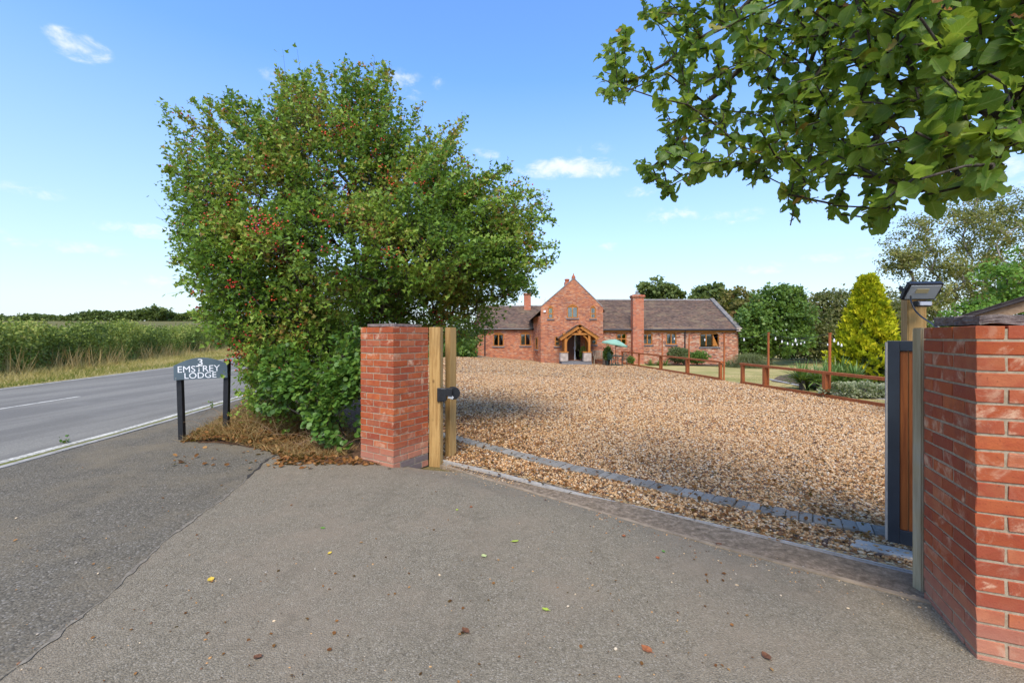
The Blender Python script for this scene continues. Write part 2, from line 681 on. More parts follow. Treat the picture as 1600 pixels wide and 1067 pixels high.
def tarmac(name, a, b, speck, stain, sc=1.0, bmp=.7):
    m, t = new_mat(name)
    co = gcoord(t)
    n1 = t.n('TexNoise', {'Vector': co, 'Scale': 1.1, 'Detail': 6.0, 'Roughness': .65})
    n2 = t.n('TexNoise', {'Vector': co, 'Scale': 60.0 * sc, 'Detail': 5.0, 'Roughness': .7})
    vo = t.n('TexVoronoi', {'Vector': co, 'Scale': 95.0 * sc}, out=None)
    sp = t.n('SeparateColor', {0: vo.outputs[1]}, out=None)
    c = t.mix(t.rng(n2, .3, .7), a, b)
    c = t.mix(t.rng(sp.outputs[0], .78, .98, 0, .6), c, speck)
    c = t.mix(t.rng(sp.outputs[1], .82, .98, 0, .6), c, tuple(x * .45 for x in a))
    c = t.mix(t.rng(vo.outputs[0], .4, .8, 0, .4), c, tuple(x * .5 for x in a))
    c = t.mix(t.rng(n1, .42, .70, 0, .75), c, stain)
    n4 = t.n('TexNoise', {'Vector': co, 'Scale': 3.7, 'Detail': 7.0, 'Roughness': .8})
    c = t.mix(t.rng(n4, .52, .72, 0, .45), c, tuple(x * .55 for x in a))
    n5 = t.n('TexNoise', {'Vector': t.n('Mapping', {'Vector': co, 'Rotation': (0, 0, .6), 'Scale': (1.0, .22, 1)}), 'Scale': 1.6, 'Detail': 5.0, 'Roughness': .6})
    c = t.mix(t.rng(n5, .54, .72, 0, .30), c, tuple(x * .6 for x in a))
    n6 = t.n('TexNoise', {'Vector': co, 'Scale': 14.0, 'Detail': 6.0, 'Roughness': .7})
    c = t.mix(t.rng(n6, .50, .74, 0, .35), c, tuple(min(1, x * 1.25) for x in b))
    h = t.math('SUBTRACT', t.math('MULTIPLY', n2, .7), vo.outputs[0])
    finish(t, bsdf(t, c, 1.0, bump(t, h, bmp, .006), .08))
    return m


def tint_mat(name, stops, rough=.85, nscale=40.0, spec=.2, dirt=.3):
    m, t = new_mat(name)
    c = t.ramp(t.n('Attribute', out=2, attribute_name='tint'), stops)
    nz = t.n('TexNoise', {'Vector': gcoord(t), 'Scale': nscale, 'Detail': 4.0})
    c = t.mix(t.rng(nz, .4, .7, 0, dirt), c, tuple(x * .5 for x in stops[0][1]))
    finish(t, bsdf(t, c, rough, None, spec))
    return m

# ================================================================== the ground
GL0, GL1 = gp(693, 723), gp(1227, 851.5)            # near edge of the gate track
TE = [gp(690, 727), gp(765, 750), gp(896, 788.5), gp(1062, 836.7), gp(1227, 881.7)]


def frange(a, b, n):
    return [a + (b - a) * i / n for i in range(n + 1)]


# terrain: one sheet to the horizon, rising to the field and far hedge on the left
def axis_vals(lim, fine, step):
    v = list(np.arange(-fine, fine + .01, step))
    x = fine
    while x < lim:
        x *= 1.35
        v = [-x] + v + [x]
    return v


m, t = new_mat('dry_field')
co = gcoord(t)
n1 = t.n('TexNoise', {'Vector': co, 'Scale': .6, 'Detail': 8.0, 'Roughness': .7})
n2 = t.n('TexNoise', {'Vector': co, 'Scale': 14.0, 'Detail': 6.0, 'Roughness': .7})
c = t.mix(t.rng(n1, .38, .62), (.20, .155, .06), (.115, .13, .035))
c = t.mix(t.rng(n2, .4, .75, 0, .6), c, (.07, .055, .025))
finish(t, bsdf(t, c, .95, bump(t, n2, .8, .05), .1))
xs, ys_ = axis_vals(900, 60, 1.5), axis_vals(900, 60, 1.5)
V = [(x, y, g(x, y) - .07) for y in ys_ for x in xs]
nx = len(xs)
Fc = [(r * nx + c_, r * nx + c_ + 1, (r + 1) * nx + c_ + 1, (r + 1) * nx + c_) for r in range(len(ys_) - 1) for c_ in range(nx - 1)]
ground = link(bpy.data.objects.new('ground', np_mesh('ground', V, Fc, MATS['dry_field'], smooth=True)))
struct(ground)

# road -------------------------------------------------------------
NEAR = [(-30, -4.0), (-8, -5.2), (5.15, -5.97), (7, -6.1), (10.56, -6.58), (21, -8.3), (35, -12.2), (60, -21), (90, -33)]
FAR = [(-30, -11.8), (-8, -13.1), (12.47, -14.5), (21.1, -16.2), (35, -20.4), (60, -29.5), (90, -41.5)]
near_x = lambda y: interp(NEAR, y)
far_x = lambda y: interp(FAR, y)
m, t = new_mat('road_asphalt')
co = gcoord(t)
n1 = t.n('TexNoise', {'Vector': t.n('Mapping', {'Vector': co, 'Scale': (1.2, .12, 1), 'Rotation': (0, 0, .12)}), 'Scale': 1.0, 'Detail': 7.0, 'Roughness': .6})
n2 = t.n('TexNoise', {'Vector': co, 'Scale': 55.0, 'Detail': 5.0, 'Roughness': .75})
vo = t.n('TexVoronoi', {'Vector': co, 'Scale': 60.0}, out=1)
sp = t.n('SeparateColor', {0: vo}, out=None)
c = t.mix(t.rng(n2, .3, .7), (.178, .163, .130), (.278, .256, .208))
c = t.mix(t.rng(sp.outputs[0], .8, .97, 0, .6), c, (.33, .30, .25))
c = t.mix(t.rng(n1, .35, .62, 0, .55), c, (.125, .115, .098))
n3 = t.n('TexNoise', {'Vector': co, 'Scale': .7, 'Detail': 7.0, 'Roughness': .7})
c = t.mix(t.rng(n3, .5, .72, 0, .35), c, (.26, .24, .20))
finish(t, bsdf(t, c, 1.0, bump(t, n2, .5, .006), .06))
ry = frange(-25, 85, 90)
sheet('road', MATS['road_asphalt'], ry, far_x, lambda y: near_x(y) + .10, .0, 8)

m, t = new_mat('road_paint')
co = gcoord(t)
n1 = t.n('TexNoise', {'Vector': co, 'Scale': 26.0, 'Detail': 7.0, 'Roughness': .75})
n2 = t.n('TexNoise', {'Vector': co, 'Scale': 3.0, 'Detail': 5.0})
wear = t.rng(t.math('ADD', n1, t.math('MULTIPLY', n2, .35)),   .60, .78, 0, .85)
finish(t, bsdf(t, t.mix(wear, (.64, .585, .46), (.22, .20, .16)), .7, bump(t, n1, .3, .003), .3))
e = sheet('edge_line', MATS['road_paint'], frange(-20, 60, 160), lambda y: near_x(y) - .13 + .008 * math.sin(y * 5), lambda y: near_x(y) - .005 + .007 * math.sin(y * 7 + 1), .004, 1)
sheet('edge_line', MATS['road_paint'], frange(-20, 60, 80), lambda y: far_x(y) + .18, lambda y: far_x(y) + .29, .004, 1)
# one dash of the centre line in view, the next ones along the road behind the bush and behind the camera
ctr = lambda y: (near_x(y) + far_x(y)) / 2 - .12
for k, (a, b) in enumerate([(7.0, 10.85), (16.2, 20.2), (25.2, 29.2), (-2.0, 2.0), (-11, -7)]):
    sheet('centre_line', MATS['road_paint'], frange(a, b, 12), lambda y: ctr(y) - .055, lambda y: ctr(y) + .055, .004, 1)

# kerb: a pale flush stone line beside the edge marking with moss in its joint
m, t = new_mat('kerb_concrete')
co = gcoord(t)
n1 = t.n('TexNoise', {'Vector': co, 'Scale': 8.0, 'Detail': 7.0, 'Roughness': .7})
c = t.mix(t.rng(n1, .35, .65), (.42, .385, .33), (.27, .245, .20))
finish(t, bsdf(t, c, .9, bump(t, n1, .4, .006), .2))
m, t = new_mat('verge_moss')
n1 = t.n('TexNoise', {'Vector': gcoord(t), 'Scale': 7.0, 'Detail': 7.0, 'Roughness': .75})
finish(t, bsdf(t, t.ramp(n1, [(.36, (.21, .18, .11)), (.5, (.19, .18, .05)), (.62, (.10, .13, .025))]), .95, bump(t, n1, .8, .02), .1))
sheet('kerb_gutter', MATS['verge_moss'], frange(-20, 60, 160), lambda y: near_x(y) + .0, lambda y: near_x(y) + .105 + .015 * math.sin(y * 3.1), .003, 1)
kerb = bpy.data.objects.new('kerb', None)
link(kerb)
struct(kerb)
y = -8.0
kk = 0
while y < 40:
    y2 = y + .913
    a0, a1 = near_x(y) + .10, near_x(y2) + .10
    mb = MB()
    zz = .006 + random.uniform(0, .006)
    wv = .095 + random.uniform(-.008, .008)
    mb.prism([(a0, y + .004), (a0 + wv, y + .004), (a1 + wv, y2 - .004), (a1, y2 - .004)], [], (0, 0, zz), (1, 0, 0), (0, 1, 0), (0, 0, 1), -.12)
    mb.build('kerb_stone', MATS['kerb_concrete'], kerb)
    y = y2

# tarmac apron: old dark strip along the road, newer brown-grey drive up to the gate -------------
tarmac('new_tarmac', (.182, .150, .101), (.292, .245, .168), (.40, .345, .26), (.258, .202, .136), 1.35, .7)
tarmac('old_tarmac', (.118, .101, .073), (.205, .177, .128), (.34, .30, .24), (.215, .172, .11), .85, .9)
J = [gp(470, 690), gp(424, 716), gp(340, 785), gp(248, 858), gp(168, 928), gp(68, 1008), gp(0, 1062)]
J = sorted([(p.y, p.x) for p in J])
J = [(J[0][0] - 4, J[0][1] + 1.8)] + J
joint_x = lambda y: interp(J, y) + .02 * math.sin(y * 3.3) + .007 * math.sin(y * 13) + .004 * math.sin(y * 41)
TEy = sorted([(p.y, p.x) for p in TE])
BACK = [(5.13, -.85), (5.28, -1.3), (5.55, -1.95), (5.7, -2.6), (5.78, -3.1), (6.0, -3.7), (6.3, -4.45), (7.2, -4.75), (9, -5.45), (12, -6.1), (22, -7.9), (40, -13.5)]


def tar_right(y):
    if y <= 5.13:
        return min(8.0, interp(TEy, y))
    return interp(BACK, y) + .03 * math.sin(y * 19)


yy = frange(-8, 2.1, 40) + frange(2.3, 5.1, 28) + frange(5.13, 6.4, 26)
jj = lambda y: min(joint_x(y), tar_right(y) - .02)
sheet('tarmac_drive', MATS['new_tarmac'], yy, jj, tar_right, .004, 16)
yo = frange(-8, 6.4, 70) + frange(6.6, 40, 60)
sheet('pavement', MATS['old_tarmac'], yo, lambda y: near_x(y) + .2, lambda y: min(tar_right(y), joint_x(y) if y < 6.2 else 99) + .004, .0, 10)
# sand gathered in the joint between the two surfaces
m, t = new_mat('joint_sand')
n1 = t.n('TexNoise', {'Vector': gcoord(t), 'Scale': 30.0, 'Detail': 6.0, 'Roughness': .7})
finish(t, bsdf(t, t.mix(t.rng(n1, .35, .65), (.27, .228, .165), (.16, .135, .10)), .95, bump(t, n1, .6, .006), .1))
js = frange(1.4, 4.6, 150)
wj = [max(.001, .005 + .006 * math.sin(k * .21) + .004 * math.sin(k * .9) + random.uniform(-.005, .005)) for k in range(151)]
kx = {round(v, 5): wj[i] for i, v in enumerate(js)}
sheet('tarmac_joint', MATS['joint_sand'], js, lambda y: joint_x(y) - kx[round(y, 5)] - .004, lambda y: joint_x(y) + kx[round(y, 5)], .009, 2)
m, t = new_mat('joint_dark')
finish(t, bsdf(t, (.045, .038, .03), .95))
sheet('tarmac_crack', MATS['joint_dark'], frange(4.6, 5.75, 60), lambda y: joint_x(y) - .012 - .008 * math.sin(y * 31), lambda y: joint_x(y) + .012 + .008 * math.sin(y * 23), .009, 1)

# gravel drive and lawn ---------------------------------------------
FA, FB = gp(968, 567.5), gp(1385.5, 637)
fence_x = lambda y: FA.x + (y - FA.y) / (FB.y - FA.y) * (FB.x - FA.x)
track_x = lambda y: GL0.x + (GL0.y - y) / (GL0.y - GL1.y) * (GL1.x - GL0.x)
def gravel_left(y):
    if y < GL0.y:
        return track_x(y)
    return interp([(GL0.y, GL0.x), (5.9, -.95), (7.0, -1.6), (9, -2.6), (20, -4.2), (30, -4.6), (41, -5.2)], y)


m, t = new_mat('gravel_bed')
co = gcoord(t)
vo = t.n('TexVoronoi', {'Vector': co, 'Scale': 42.0}, out=None)
sp = t.n('SeparateColor', {0: vo.outputs[1]}, out=None)
c = t.ramp(sp.outputs[0], [(0, (.15, .085, .045)), (.18, (.34, .165, .07)), (.4, (.56, .345, .135)), (.65, (.63, .45, .21)), (.88, (.71, .56, .33)), (1, (.30, .25, .20))])
c = t.mix(t.rng(vo.outputs[0], .3, .8, 0, .7), c, (.15, .09, .05))
n1 = t.n('TexNoise', {'Vector': co, 'Scale': .45, 'Detail': 6.0, 'Roughness': .7})
c = t.mix(t.rng(n1, .48, .75, 0, .4), c, (.23, .13, .075))
finish(t, bsdf(t, c, .85, bump(t, t.math('SUBTRACT', 1.0, vo.outputs[0]), 1.0, .02), .2))
gy = frange(-2.5, 2.0, 10) + frange(2.2, 5.6, 24) + frange(5.65, 12, 40) + frange(12.5, 41, 45)
sheet('gravel_drive', MATS['gravel_bed'], gy, gravel_left, lambda y: fence_x(y), -.006, 24)

m, t = new_mat('dry_lawn')
co = gcoord(t)
n1 = t.n('TexNoise', {'Vector': co, 'Scale': .38, 'Detail': 6.0, 'Roughness': .7})
n2 = t.n('TexNoise', {'Vector': t.n('Mapping', {'Vector': co, 'Scale': (1, .35, 1)}), 'Scale': 9.0, 'Detail': 7.0, 'Roughness': .75})
c = t.mix(t.rng(n1, .36, .62), (.50, .385, .155), (.30, .275, .085))
c = t.mix(t.rng(n2, .4, .7, 0, .5), c, (.27, .20, .085))
finish(t, bsdf(t, c, .95, bump(t, n2, .7, .03), .1))
sheet('lawn', MATS['dry_lawn'], frange(2.4, 60, 110), lambda y: fence_x(min(y, 41)) + .004, lambda y: 40.0, -.004, 40)


# track bed, steel track, timber edging and the grey setts --------------
def ribbon(name, pts, w0, w1, dz, mat, thick=.05, parent=None, kind='structure'):
    """a strip along ground points, from w0 to w1 across (towards the house), with thickness"""
    mb = MB()
    top, bot = [], []
    for i, p in enumerate(pts):
        d = pts[min(i + 1, len(pts) - 1)] - pts[max(i - 1, 0)]
        nrm = Vector((-d.y, d.x, 0)).normalized()
        for w_ in (w0, w1):
            q = p + nrm * w_
            top.append((q.x, q.y, p.z + dz))
            bot.append((q.x, q.y, p.z + dz - thick))
    n = len(top)
    fs = []
    for i in range(len(pts) - 1):
        a = 2 * i
        fs += [(a, a + 2, a + 3, a + 1), (n + a, n + a + 1, n + a + 3, n + a + 2), (a, n + a, n + a + 2, a + 2), (a + 1, a + 3, n + a + 3, n + a + 1)]
    fs += [(0, 1, n + 1, n), (n - 2, 2 * n - 2, 2 * n - 1, n - 1)]
    mb.add(top + bot, fs)
    o = mb.build(name, mat, parent)
    if kind:
        o['kind'] = kind
    return o


def curve_pts(ctrl, n):
    """smooth points through control points (Catmull-Rom)"""
    c_ = [ctrl[0] * 2 - ctrl[1]] + list(ctrl) + [ctrl[-1] * 2 - ctrl[-2]]
    out = []
    m = len(ctrl) - 1
    for i in range(n + 1):
        u = i / n * m
        k = min(int(u), m - 1)
        f = u - k
        p0, p1, p2, p3 = c_[k:k + 4]
        out.append(.5 * ((2 * p1) + (p2 - p0) * f + (2 * p0 - 5 * p1 + 4 * p2 - p3) * f * f + (3 * p1 - p0 - 3 * p2 + p3) * f ** 3))
    return out


GDIR = Vector((.80, -.60, 0))
TRK = [gp(690, 721.5), gp(801, 748.5), gp(914, 777.5), gp(1067, 813), gp(1227, 851.5)]
TRK += [TRK[-1] + GDIR * d for d in (1.2, 2.6, 4.2)]
trk = curve_pts(TRK, 60)
TEE = TE + [TE[-1] + GDIR * d for d in (1.2, 2.6, 4.2)]
tee = curve_pts(TEE, 60)
plain('track_concrete', (.44, .385, .31), .85, var=.25, scale=6, bmp=.4)
plain('galvanised', (.40, .37, .32), .6, .3, .1, var=.15, scale=12, bmp=.1)
plain('edge_timber', (.29, .215, .135), .85, var=.25, scale=10)
m, t = new_mat('track_soil')
n1 = t.n('TexNoise', {'Vector': gcoord(t), 'Scale': 22.0, 'Detail': 7.0, 'Roughness': .75})
finish(t, bsdf(t, t.ramp(n1, [(.32, (.11, .08, .052)), (.5, (.23, .172, .112)), (.68, (.40, .30, .205))]), .95, bump(t, n1, .9, .02), .1))
o = ribbon('track_bed', tee, -.02, .40, -.022, MATS['track_soil'], .08)
ribbon('track_concrete', trk, .046, .085, -.004, MATS['track_concrete'], .10)
ribbon('gate_track', trk, 0.0, .045, .016, MATS['galvanised'], .06)
ribbon('gate_track', trk, .015, .028, .026, MATS['galvanised'], .03)
ribbon('timber_edging', tee, -.025, .012, .012, MATS['edge_timber'], .10)
# concrete footing at the right end of the track, by the gate
pf = gp(1345, 850)
mb = MB()
mb.prism([(-.10, -.06), (.40, -.08), (.42, .09), (-.05, .10)], [], (pf.x, pf.y - .05, g(pf.x, pf.y) + .012), (.82, -.57, 0), (.57, .82, 0), (0, 0, 1), -.2)
struct(mb.build('concrete_footing', MATS['track_concrete']))

# setts: single bricks laid side by side across the drive
m, t = new_mat('sett')
co = ocoord(t)
rnd = t.n('ObjectInfo', out=None).outputs['Random']
n1 = t.n('TexNoise', {'Vector': gcoord(t), 'Scale': 25.0, 'Detail': 6.0, 'Roughness': .7})
c = t.ramp(rnd, [(0, (.17, .152, .122)), (.5, (.235, .212, .17)), (1, (.295, .265, .215))])
c = t.mix(t.rng(n1, .4, .7, 0, .5), c, (.30, .28, .25))
finish(t, bsdf(t, c, 1.0, bump(t, n1, .4, .004), .05))
SET = [gp(712, 685.5), gp(837, 718.5), gp(950, 744), gp(1085, 774), gp(1242, 807), gp(1380, 832.5)]
SET = [SET[0] + (SET[0] - SET[1]) * .55] + SET + [SET[-1] + (SET[-1] - SET[-2]) * 1.2]
dense = curve_pts(SET, 800)
border = bpy.data.objects.new('sett_border', None)
border.location = SET[0]
link(border)
struct(border)
acc, last = 0.0, dense[0]
sett_meshes = []
for k in range(4):
    mb = MB()
    mb.box((0, 0, -.04), (.096, .205, .10))
    me = mb.mesh('sett', MATS['sett'])
    bm = bmesh.new()
    bm.from_mesh(me)
    bmesh.ops.bevel(bm, geom=bm.edges[:], offset=.006, segments=1, affect='EDGES')
    for v_ in bm.verts:
        v_.co += Vector((random.uniform(-.0025, .0025), random.uniform(-.003, .003), random.uniform(-.002, .002)))
    bm.to_mesh(me)
    bm.free()
    sett_meshes.append(me)
for i in range(1, len(dense)):
    acc += (dense[i] - last).length
    last = dense[i]
    if acc >= .102:
        acc -= .102
        d = (dense[i] - dense[i - 1])
        o = bpy.data.objects.new('sett', random.choice(sett_meshes))
        o.parent = border
        o.location = Vector((last.x, last.y, g(last.x, last.y) + .012 + random.uniform(-.004, .004))) - border.location
        o.rotation_euler = (random.uniform(-.015, .015), random.uniform(-.015, .015), math.atan2(d.y, d.x) + random.uniform(-.02, .02))
        COL.objects.link(o)

# loose stones ------------------------------------------------------
STONE = [(0, (.095, .068, .05)), (.10, (.19, .095, .05)), (.22, (.40, .185, .062)), (.38, (.57, .305, .115)), (.57, (.64, .39, .175)),
         (.75, (.69, .475, .255)), (.90, (.75, .595, .40)), (.95, (.33, .28, .22)), (1, (.80, .71, .55))]
tint_mat('stone', STONE, .75, 90.0, .3, .35)
ICO = None
bm = bmesh.new()
bmesh.ops.create_icosphere(bm, subdivisions=1, radius=.5)
ICO = (np.array([v_.co[:] for v_ in bm.verts]), np.array([[v_.index for v_ in f_.verts] for f_ in bm.faces]))
bm.free()
OCT = (np.array([(.5, 0, 0), (0, .5, 0), (-.5, 0, 0), (0, -.5, 0), (0, 0, .5), (0, 0, -.4)]) * 1.1,
       np.array([(0, 1, 4), (1, 2, 4), (2, 3, 4), (3, 0, 4), (1, 0, 5), (2, 1, 5), (3, 2, 5), (0, 3, 5)]))


def stones(tmpl, xy, size, tint, dz=0.0, flat=.6):
    tv, tf = tmpl
    n, k = len(xy), len(tv)
    sc = np.stack([size * rng.uniform(.8, 1.35, n), size * rng.uniform(.6, 1.0, n), size * rng.uniform(flat * .7, flat * 1.2, n)], 1)
    jit = 1 + rng.uniform(-.22, .22, (n, k, 1))
    v = tv[None] * jit * sc[:, None, :]
    a = rng.uniform(0, 2 * math.pi, n)
    tilt = rng.normal(0, .35, n)
    ca, sa, ct, st = np.cos(a), np.sin(a), np.cos(tilt), np.sin(tilt)
    x, y_, z = v[..., 0], v[..., 1], v[..., 2]
    y2, z2 = y_ * ct[:, None] - z * st[:, None], y_ * st[:, None] + z * ct[:, None]
    X = x * ca[:, None] - y2 * sa[:, None] + xy[:, 0:1]
    Y = x * sa[:, None] + y2 * ca[:, None] + xy[:, 1:2]
    zg = np.array([g(a_, b_) for a_, b_ in xy]) + dz
    Z = z2 + zg[:, None] + (sc[:, 2] * .18)[:, None]
    V = np.stack([X, Y, Z], -1).reshape(-1, 3)
    Fc = (tf[None] + (np.arange(n) * k)[:, None, None]).reshape(-1, 3)
    return V, Fc, np.repeat(tint, k)


def scatter_rows(y0, y1, spacing, xl, xr, clip=None):
    pts = []
    y = y0
    while y < y1:
        a, b = xl(y), xr(y)
        n = int((b - a) / spacing)
        if n > 0:
            x = a + (np.arange(n) + rng.random(n)) * spacing
            pts.append(np.stack([x, y + rng.uniform(-.5, .5, n) * spacing], 1))
        y += spacing
    p = np.concatenate(pts)
    # keep what the frame (and a margin beside it) can show
    u = p[:, 0] / p[:, 1] * F + CX
    return p[(u > 600) & (u < 1480)]


def sett_dist(p):
    d2 = np.array([(q.x, q.y) for q in dense[::14]])
    return np.min(np.linalg.norm(p[:, None, :] - d2[None], axis=2), axis=1)


def stone_tint(p):
    n = len(p)
    tt = rng.beta(2.0, 1.75, n)
    # leaf mould and dark flints gathered in drifts, mostly near the bush and along the border
    drift = .5 + .5 * np.sin(p[:, 0] * 1.7 + 1.3 * np.sin(p[:, 1] * .9)) * np.sin(p[:, 1] * 1.4 + p[:, 0] * .6)
    nb = np.clip(1 - (p[:, 0] + 1.2) / 2.6, 0, 1) * np.clip((13 - p[:, 1]) / 6, 0, 1)
    dark = rng.random(n) < .07 + .15 * drift + .40 * nb
    tt[dark] = rng.beta(1.0, 2.6, dark.sum()) * .55
    return tt


track_in = lambda y: interp([(q.y, q.x) for q in sorted(trk, key=lambda q: q.y)][::4], y) + .32
p1 = scatter_rows(2.95, 7.6, .0215, lambda y: max(track_in(y) if y < GL0.y else gravel_left(y), -1.6), lambda y: fence_x(y))
p1 = p1[sett_dist(p1) > .115]
nr1 = p1[:, 1] < 4.5
p1b = p1[~nr1]
p1 = p1[nr1]
V, Fc, tn = stones(ICO, p1, rng.gamma(8, .0031, len(p1)).clip(.010, .045), stone_tint(p1), .0, .62)
a1b = stones(OCT, p1b, rng.gamma(8, .0034, len(p1b)).clip(.010, .048), stone_tint(p1b), .0, .62)
V2 = [V]; F2 = [Fc]; T2 = [tn]
p2 = scatter_rows(7.6, 11.5, .034, gravel_left, fence_x)
a2 = stones(OCT, p2, rng.gamma(9, .0042, len(p2)).clip(.015, .06), stone_tint(p2), .0, .6)
p3 = scatter_rows(11.5, 19, .058, gravel_left, fence_x)
a3 = stones(OCT, p3, rng.gamma(9, .0062, len(p3)).clip(.02, .08), stone_tint(p3), .0, .5)
p4_ = scatter_rows(19, 33.5, .11, gravel_left, fence_x)
a4 = stones(OCT, p4_, rng.gamma(9, .0082, len(p4_)).clip(.03, .11), stone_tint(p4_), .0, .4)
off = 0
Vs, Fs, Ts = [], [], []
for (v_, f_, t_) in ((V, Fc, tn), a1b, a2, a3, a4):
    Vs.append(v_); Fs.append(f_ + off); Ts.append(t_)
    off += len(v_)
gr = link(bpy.data.objects.new('gravel', np_mesh('gravel', np.concatenate(Vs), np.concatenate(Fs), MATS['stone'], {'tint': np.concatenate(Ts)})))
gr['kind'] = 'stuff'
print('gravel stones', len(p1), len(p2), len(p3))

# chips and grit in the track bed
pb = []
for i in range(2400):
    q = tee[random.randrange(len(tee))]
    d = Vector((.57, .82, 0))
    pb.append((q + d * random.uniform(.02, .26) + Vector((.82, -.57, 0)) * random.uniform(-.06, .06))[:2])
pb = np.array(pb)
v_, f_, t_ = stones(OCT, pb, rng.gamma(4, .0028, len(pb)).clip(.005, .03), rng.random(len(pb)) ** .6, -.018, .6)
gb = link(bpy.data.objects.new('track_grit', np_mesh('track_grit', v_, f_, MATS['stone'], {'tint': t_})))
gb['kind'] = 'stuff'

sp = []
for i in range(420):
    q = tee[random.randrange(len(tee) - 6)] - Vector((.572, .82, 0)) * (abs(random.gauss(0, .16)) + .03) + Vector((.82, -.57, 0)) * random.uniform(-.06, .06)
    sp.append((q.x, q.y))
for i in range(140):
    q = gp(random.uniform(20, 1200), random.uniform(720, 1060))
    if q.x < tar_right(q.y) - .05 and q.y < 5.4:
        sp.append((q.x, q.y))
sp = np.array(sp)
v_, f_, t_ = stones(ICO, sp, rng.gamma(4, .0022, len(sp)).clip(.004, .022), rng.random(len(sp)), .004, .6)
gb = link(bpy.data.objects.new('tarmac_grit', np_mesh('tarmac_grit', v_, f_, MATS['stone'], {'tint': t_})))
gb['kind'] = 'stuff'

# ================================================================== gate pillars
pillar_brick('pillar_brick')
pillar_brick('pillar_brick_grey', True)
m, t = new_mat('pillar_mortar')
n1 = t.n('TexNoise', {'Vector': gcoord(t), 'Scale': 40.0, 'Detail': 6.0, 'Roughness': .7})
finish(t, bsdf(t, t.mix(t.rng(n1, .35, .65), (.42, .335, .225), (.30, .235, .155)), .95, bump(t, n1, .6, .006), .1))
m, t = new_mat('weathered_stone')
co = gcoord(t)
n1 = t.n('TexNoise', {'Vector': co, 'Scale': 18.0, 'Detail': 8.0, 'Roughness': .75})
n2 = t.n('TexNoise', {'Vector': co, 'Scale': 6.0, 'Detail': 5.0})
c = t.ramp(n1, [(.3, (.10, .08, .075)), (.5, (.22, .175, .155)), (.7, (.33, .28, .24))])
c = t.mix(t.rng(n2, .55, .7, 0, .6), c, (.20, .19, .085))
finish(t, bsdf(t, c, .95, bump(t, n1, .9, .015), .1))


def brick_pillar(name, corner, e1, L, pitch, courses, ztop, label, slabs, grey_from=99):
    """e1 runs from the near corner along the right face; bricks pinwheel round a mortar core"""
    e1 = Vector((e1[0], e1[1], 0)).normalized()
    e2 = Vector((-e1.y, e1.x, 0))                     # along the left face, away from the corner
    c0 = Vector((corner[0], corner[1], 0))
    z0 = ztop - courses * pitch
    root = thing(name, (c0 + (e1 + e2) * (L / 2)) + Vector((0, 0, g(corner[0], corner[1]))), label, 'pillar', 'brick gate pillars')
    j = .0112
    H = (L - 2 * j - .0) * .1855                      # header, stretcher: S + S + H + 2 joints = L
    S = (L - 2 * j - H) / 2
    ctr = c0 + (e1 + e2) * (L / 2)
    mb = MB()
    mb.box(ctr + Vector((0, 0, (z0 + ztop) / 2 - .01)), (L - .009, L - .009, courses * pitch - .02), (e1, e2, Vector((0, 0, 1))))
    mb.build('mortar', MATS['pillar_mortar'], root)
    bh = pitch - j
    meshes = {}
    for gi, mt in enumerate((MATS['pillar_brick'], MATS['pillar_brick_grey'])):
        meshes[gi] = []
        for k in range(7 if gi == 0 else 2):
            mb = MB()
            mb.box((0, 0, 0), (S, H, bh))
            me = mb.mesh('brick', mt)
            bm = bmesh.new()
            bm.from_mesh(me)
            bmesh.ops.bevel(bm, geom=bm.edges[:], offset=.0028, segments=1, affect='EDGES')
            for v_ in bm.verts:
                v_.co += Vector((random.uniform(-.0022, .0022), random.uniform(-.0015, .0015), random.uniform(-.0018, .0018)))
            bm.to_mesh(me)
            bm.free()
            meshes[gi].append(me)
    ax = [e1, e2, -e1, -e2]
    for i in range(courses):
        z = ztop - (i + .5) * pitch
        flip = i % 2
        for sd in range(4):
            d = ax[sd]                                 # sides in turn round the pillar
            inn = ax[(sd + 1) % 4]
            st = [c0, c0 + e1 * L, c0 + (e1 + e2) * L, c0 + e2 * L][sd]
            a0 = (H + j) if not flip else 0.0          # pinwheel one way, then the other
            for q in range(2):
                if random.random() < .0:
                    continue
                cpos = st + d * (a0 + q * (S + j) + S / 2) + inn * (H / 2 + random.uniform(-.0025, .0015))
                o = bpy.data.objects.new('brick', random.choice(meshes[1 if i >= grey_from and sd == 0 else 0]))
                o.parent = root
                o.location = cpos + Vector((0, 0, z)) - root.location
                o.rotation_euler = (random.gauss(0, .004), random.gauss(0, .006), math.atan2(d.y, d.x) + random.gauss(0, .005) + (math.pi if random.random() < .5 else 0))
                COL.objects.link(o)
    for (a, b, w0, w1, z, th, rough) in slabs:
        mb = MB()
        me = None
        cc = c0 + e1 * (L * (a + b) / 2) + e2 * (L * (w0 + w1) / 2) + Vector((0, 0, ztop + z + th / 2))
        mb.box((0, 0, 0), (L * (b - a), L * (w1 - w0), th), (Vector((1, 0, 0)), Vector((0, 1, 0)), Vector((0, 0, 1))))
        me = mb.mesh('coping_stone', MATS['weathered_stone'])
        bm = bmesh.new()
        bm.from_mesh(me)
        bmesh.ops.subdivide_edges(bm, edges=bm.edges[:], cuts=6, use_grid_fill=True)
        for v_ in bm.verts:
            s_ = math.sin(v_.co.x * 31 + a * 9) * math.cos(v_.co.y * 27)
            v_.co += Vector((random.uniform(-1, 1), random.uniform(-1, 1), random.uniform(-.7, .7) + s_ * 1.2)) * rough
        bm.to_mesh(me)
        bm.free()
        o = bpy.data.objects.new('coping_stone', me)
        o.parent = root
        o.location = cc - root.location
        o.rotation_euler = (0, 0, math.atan2(e1.y, e1.x) + random.uniform(-.02, .02))
        COL.objects.link(o)
    return root


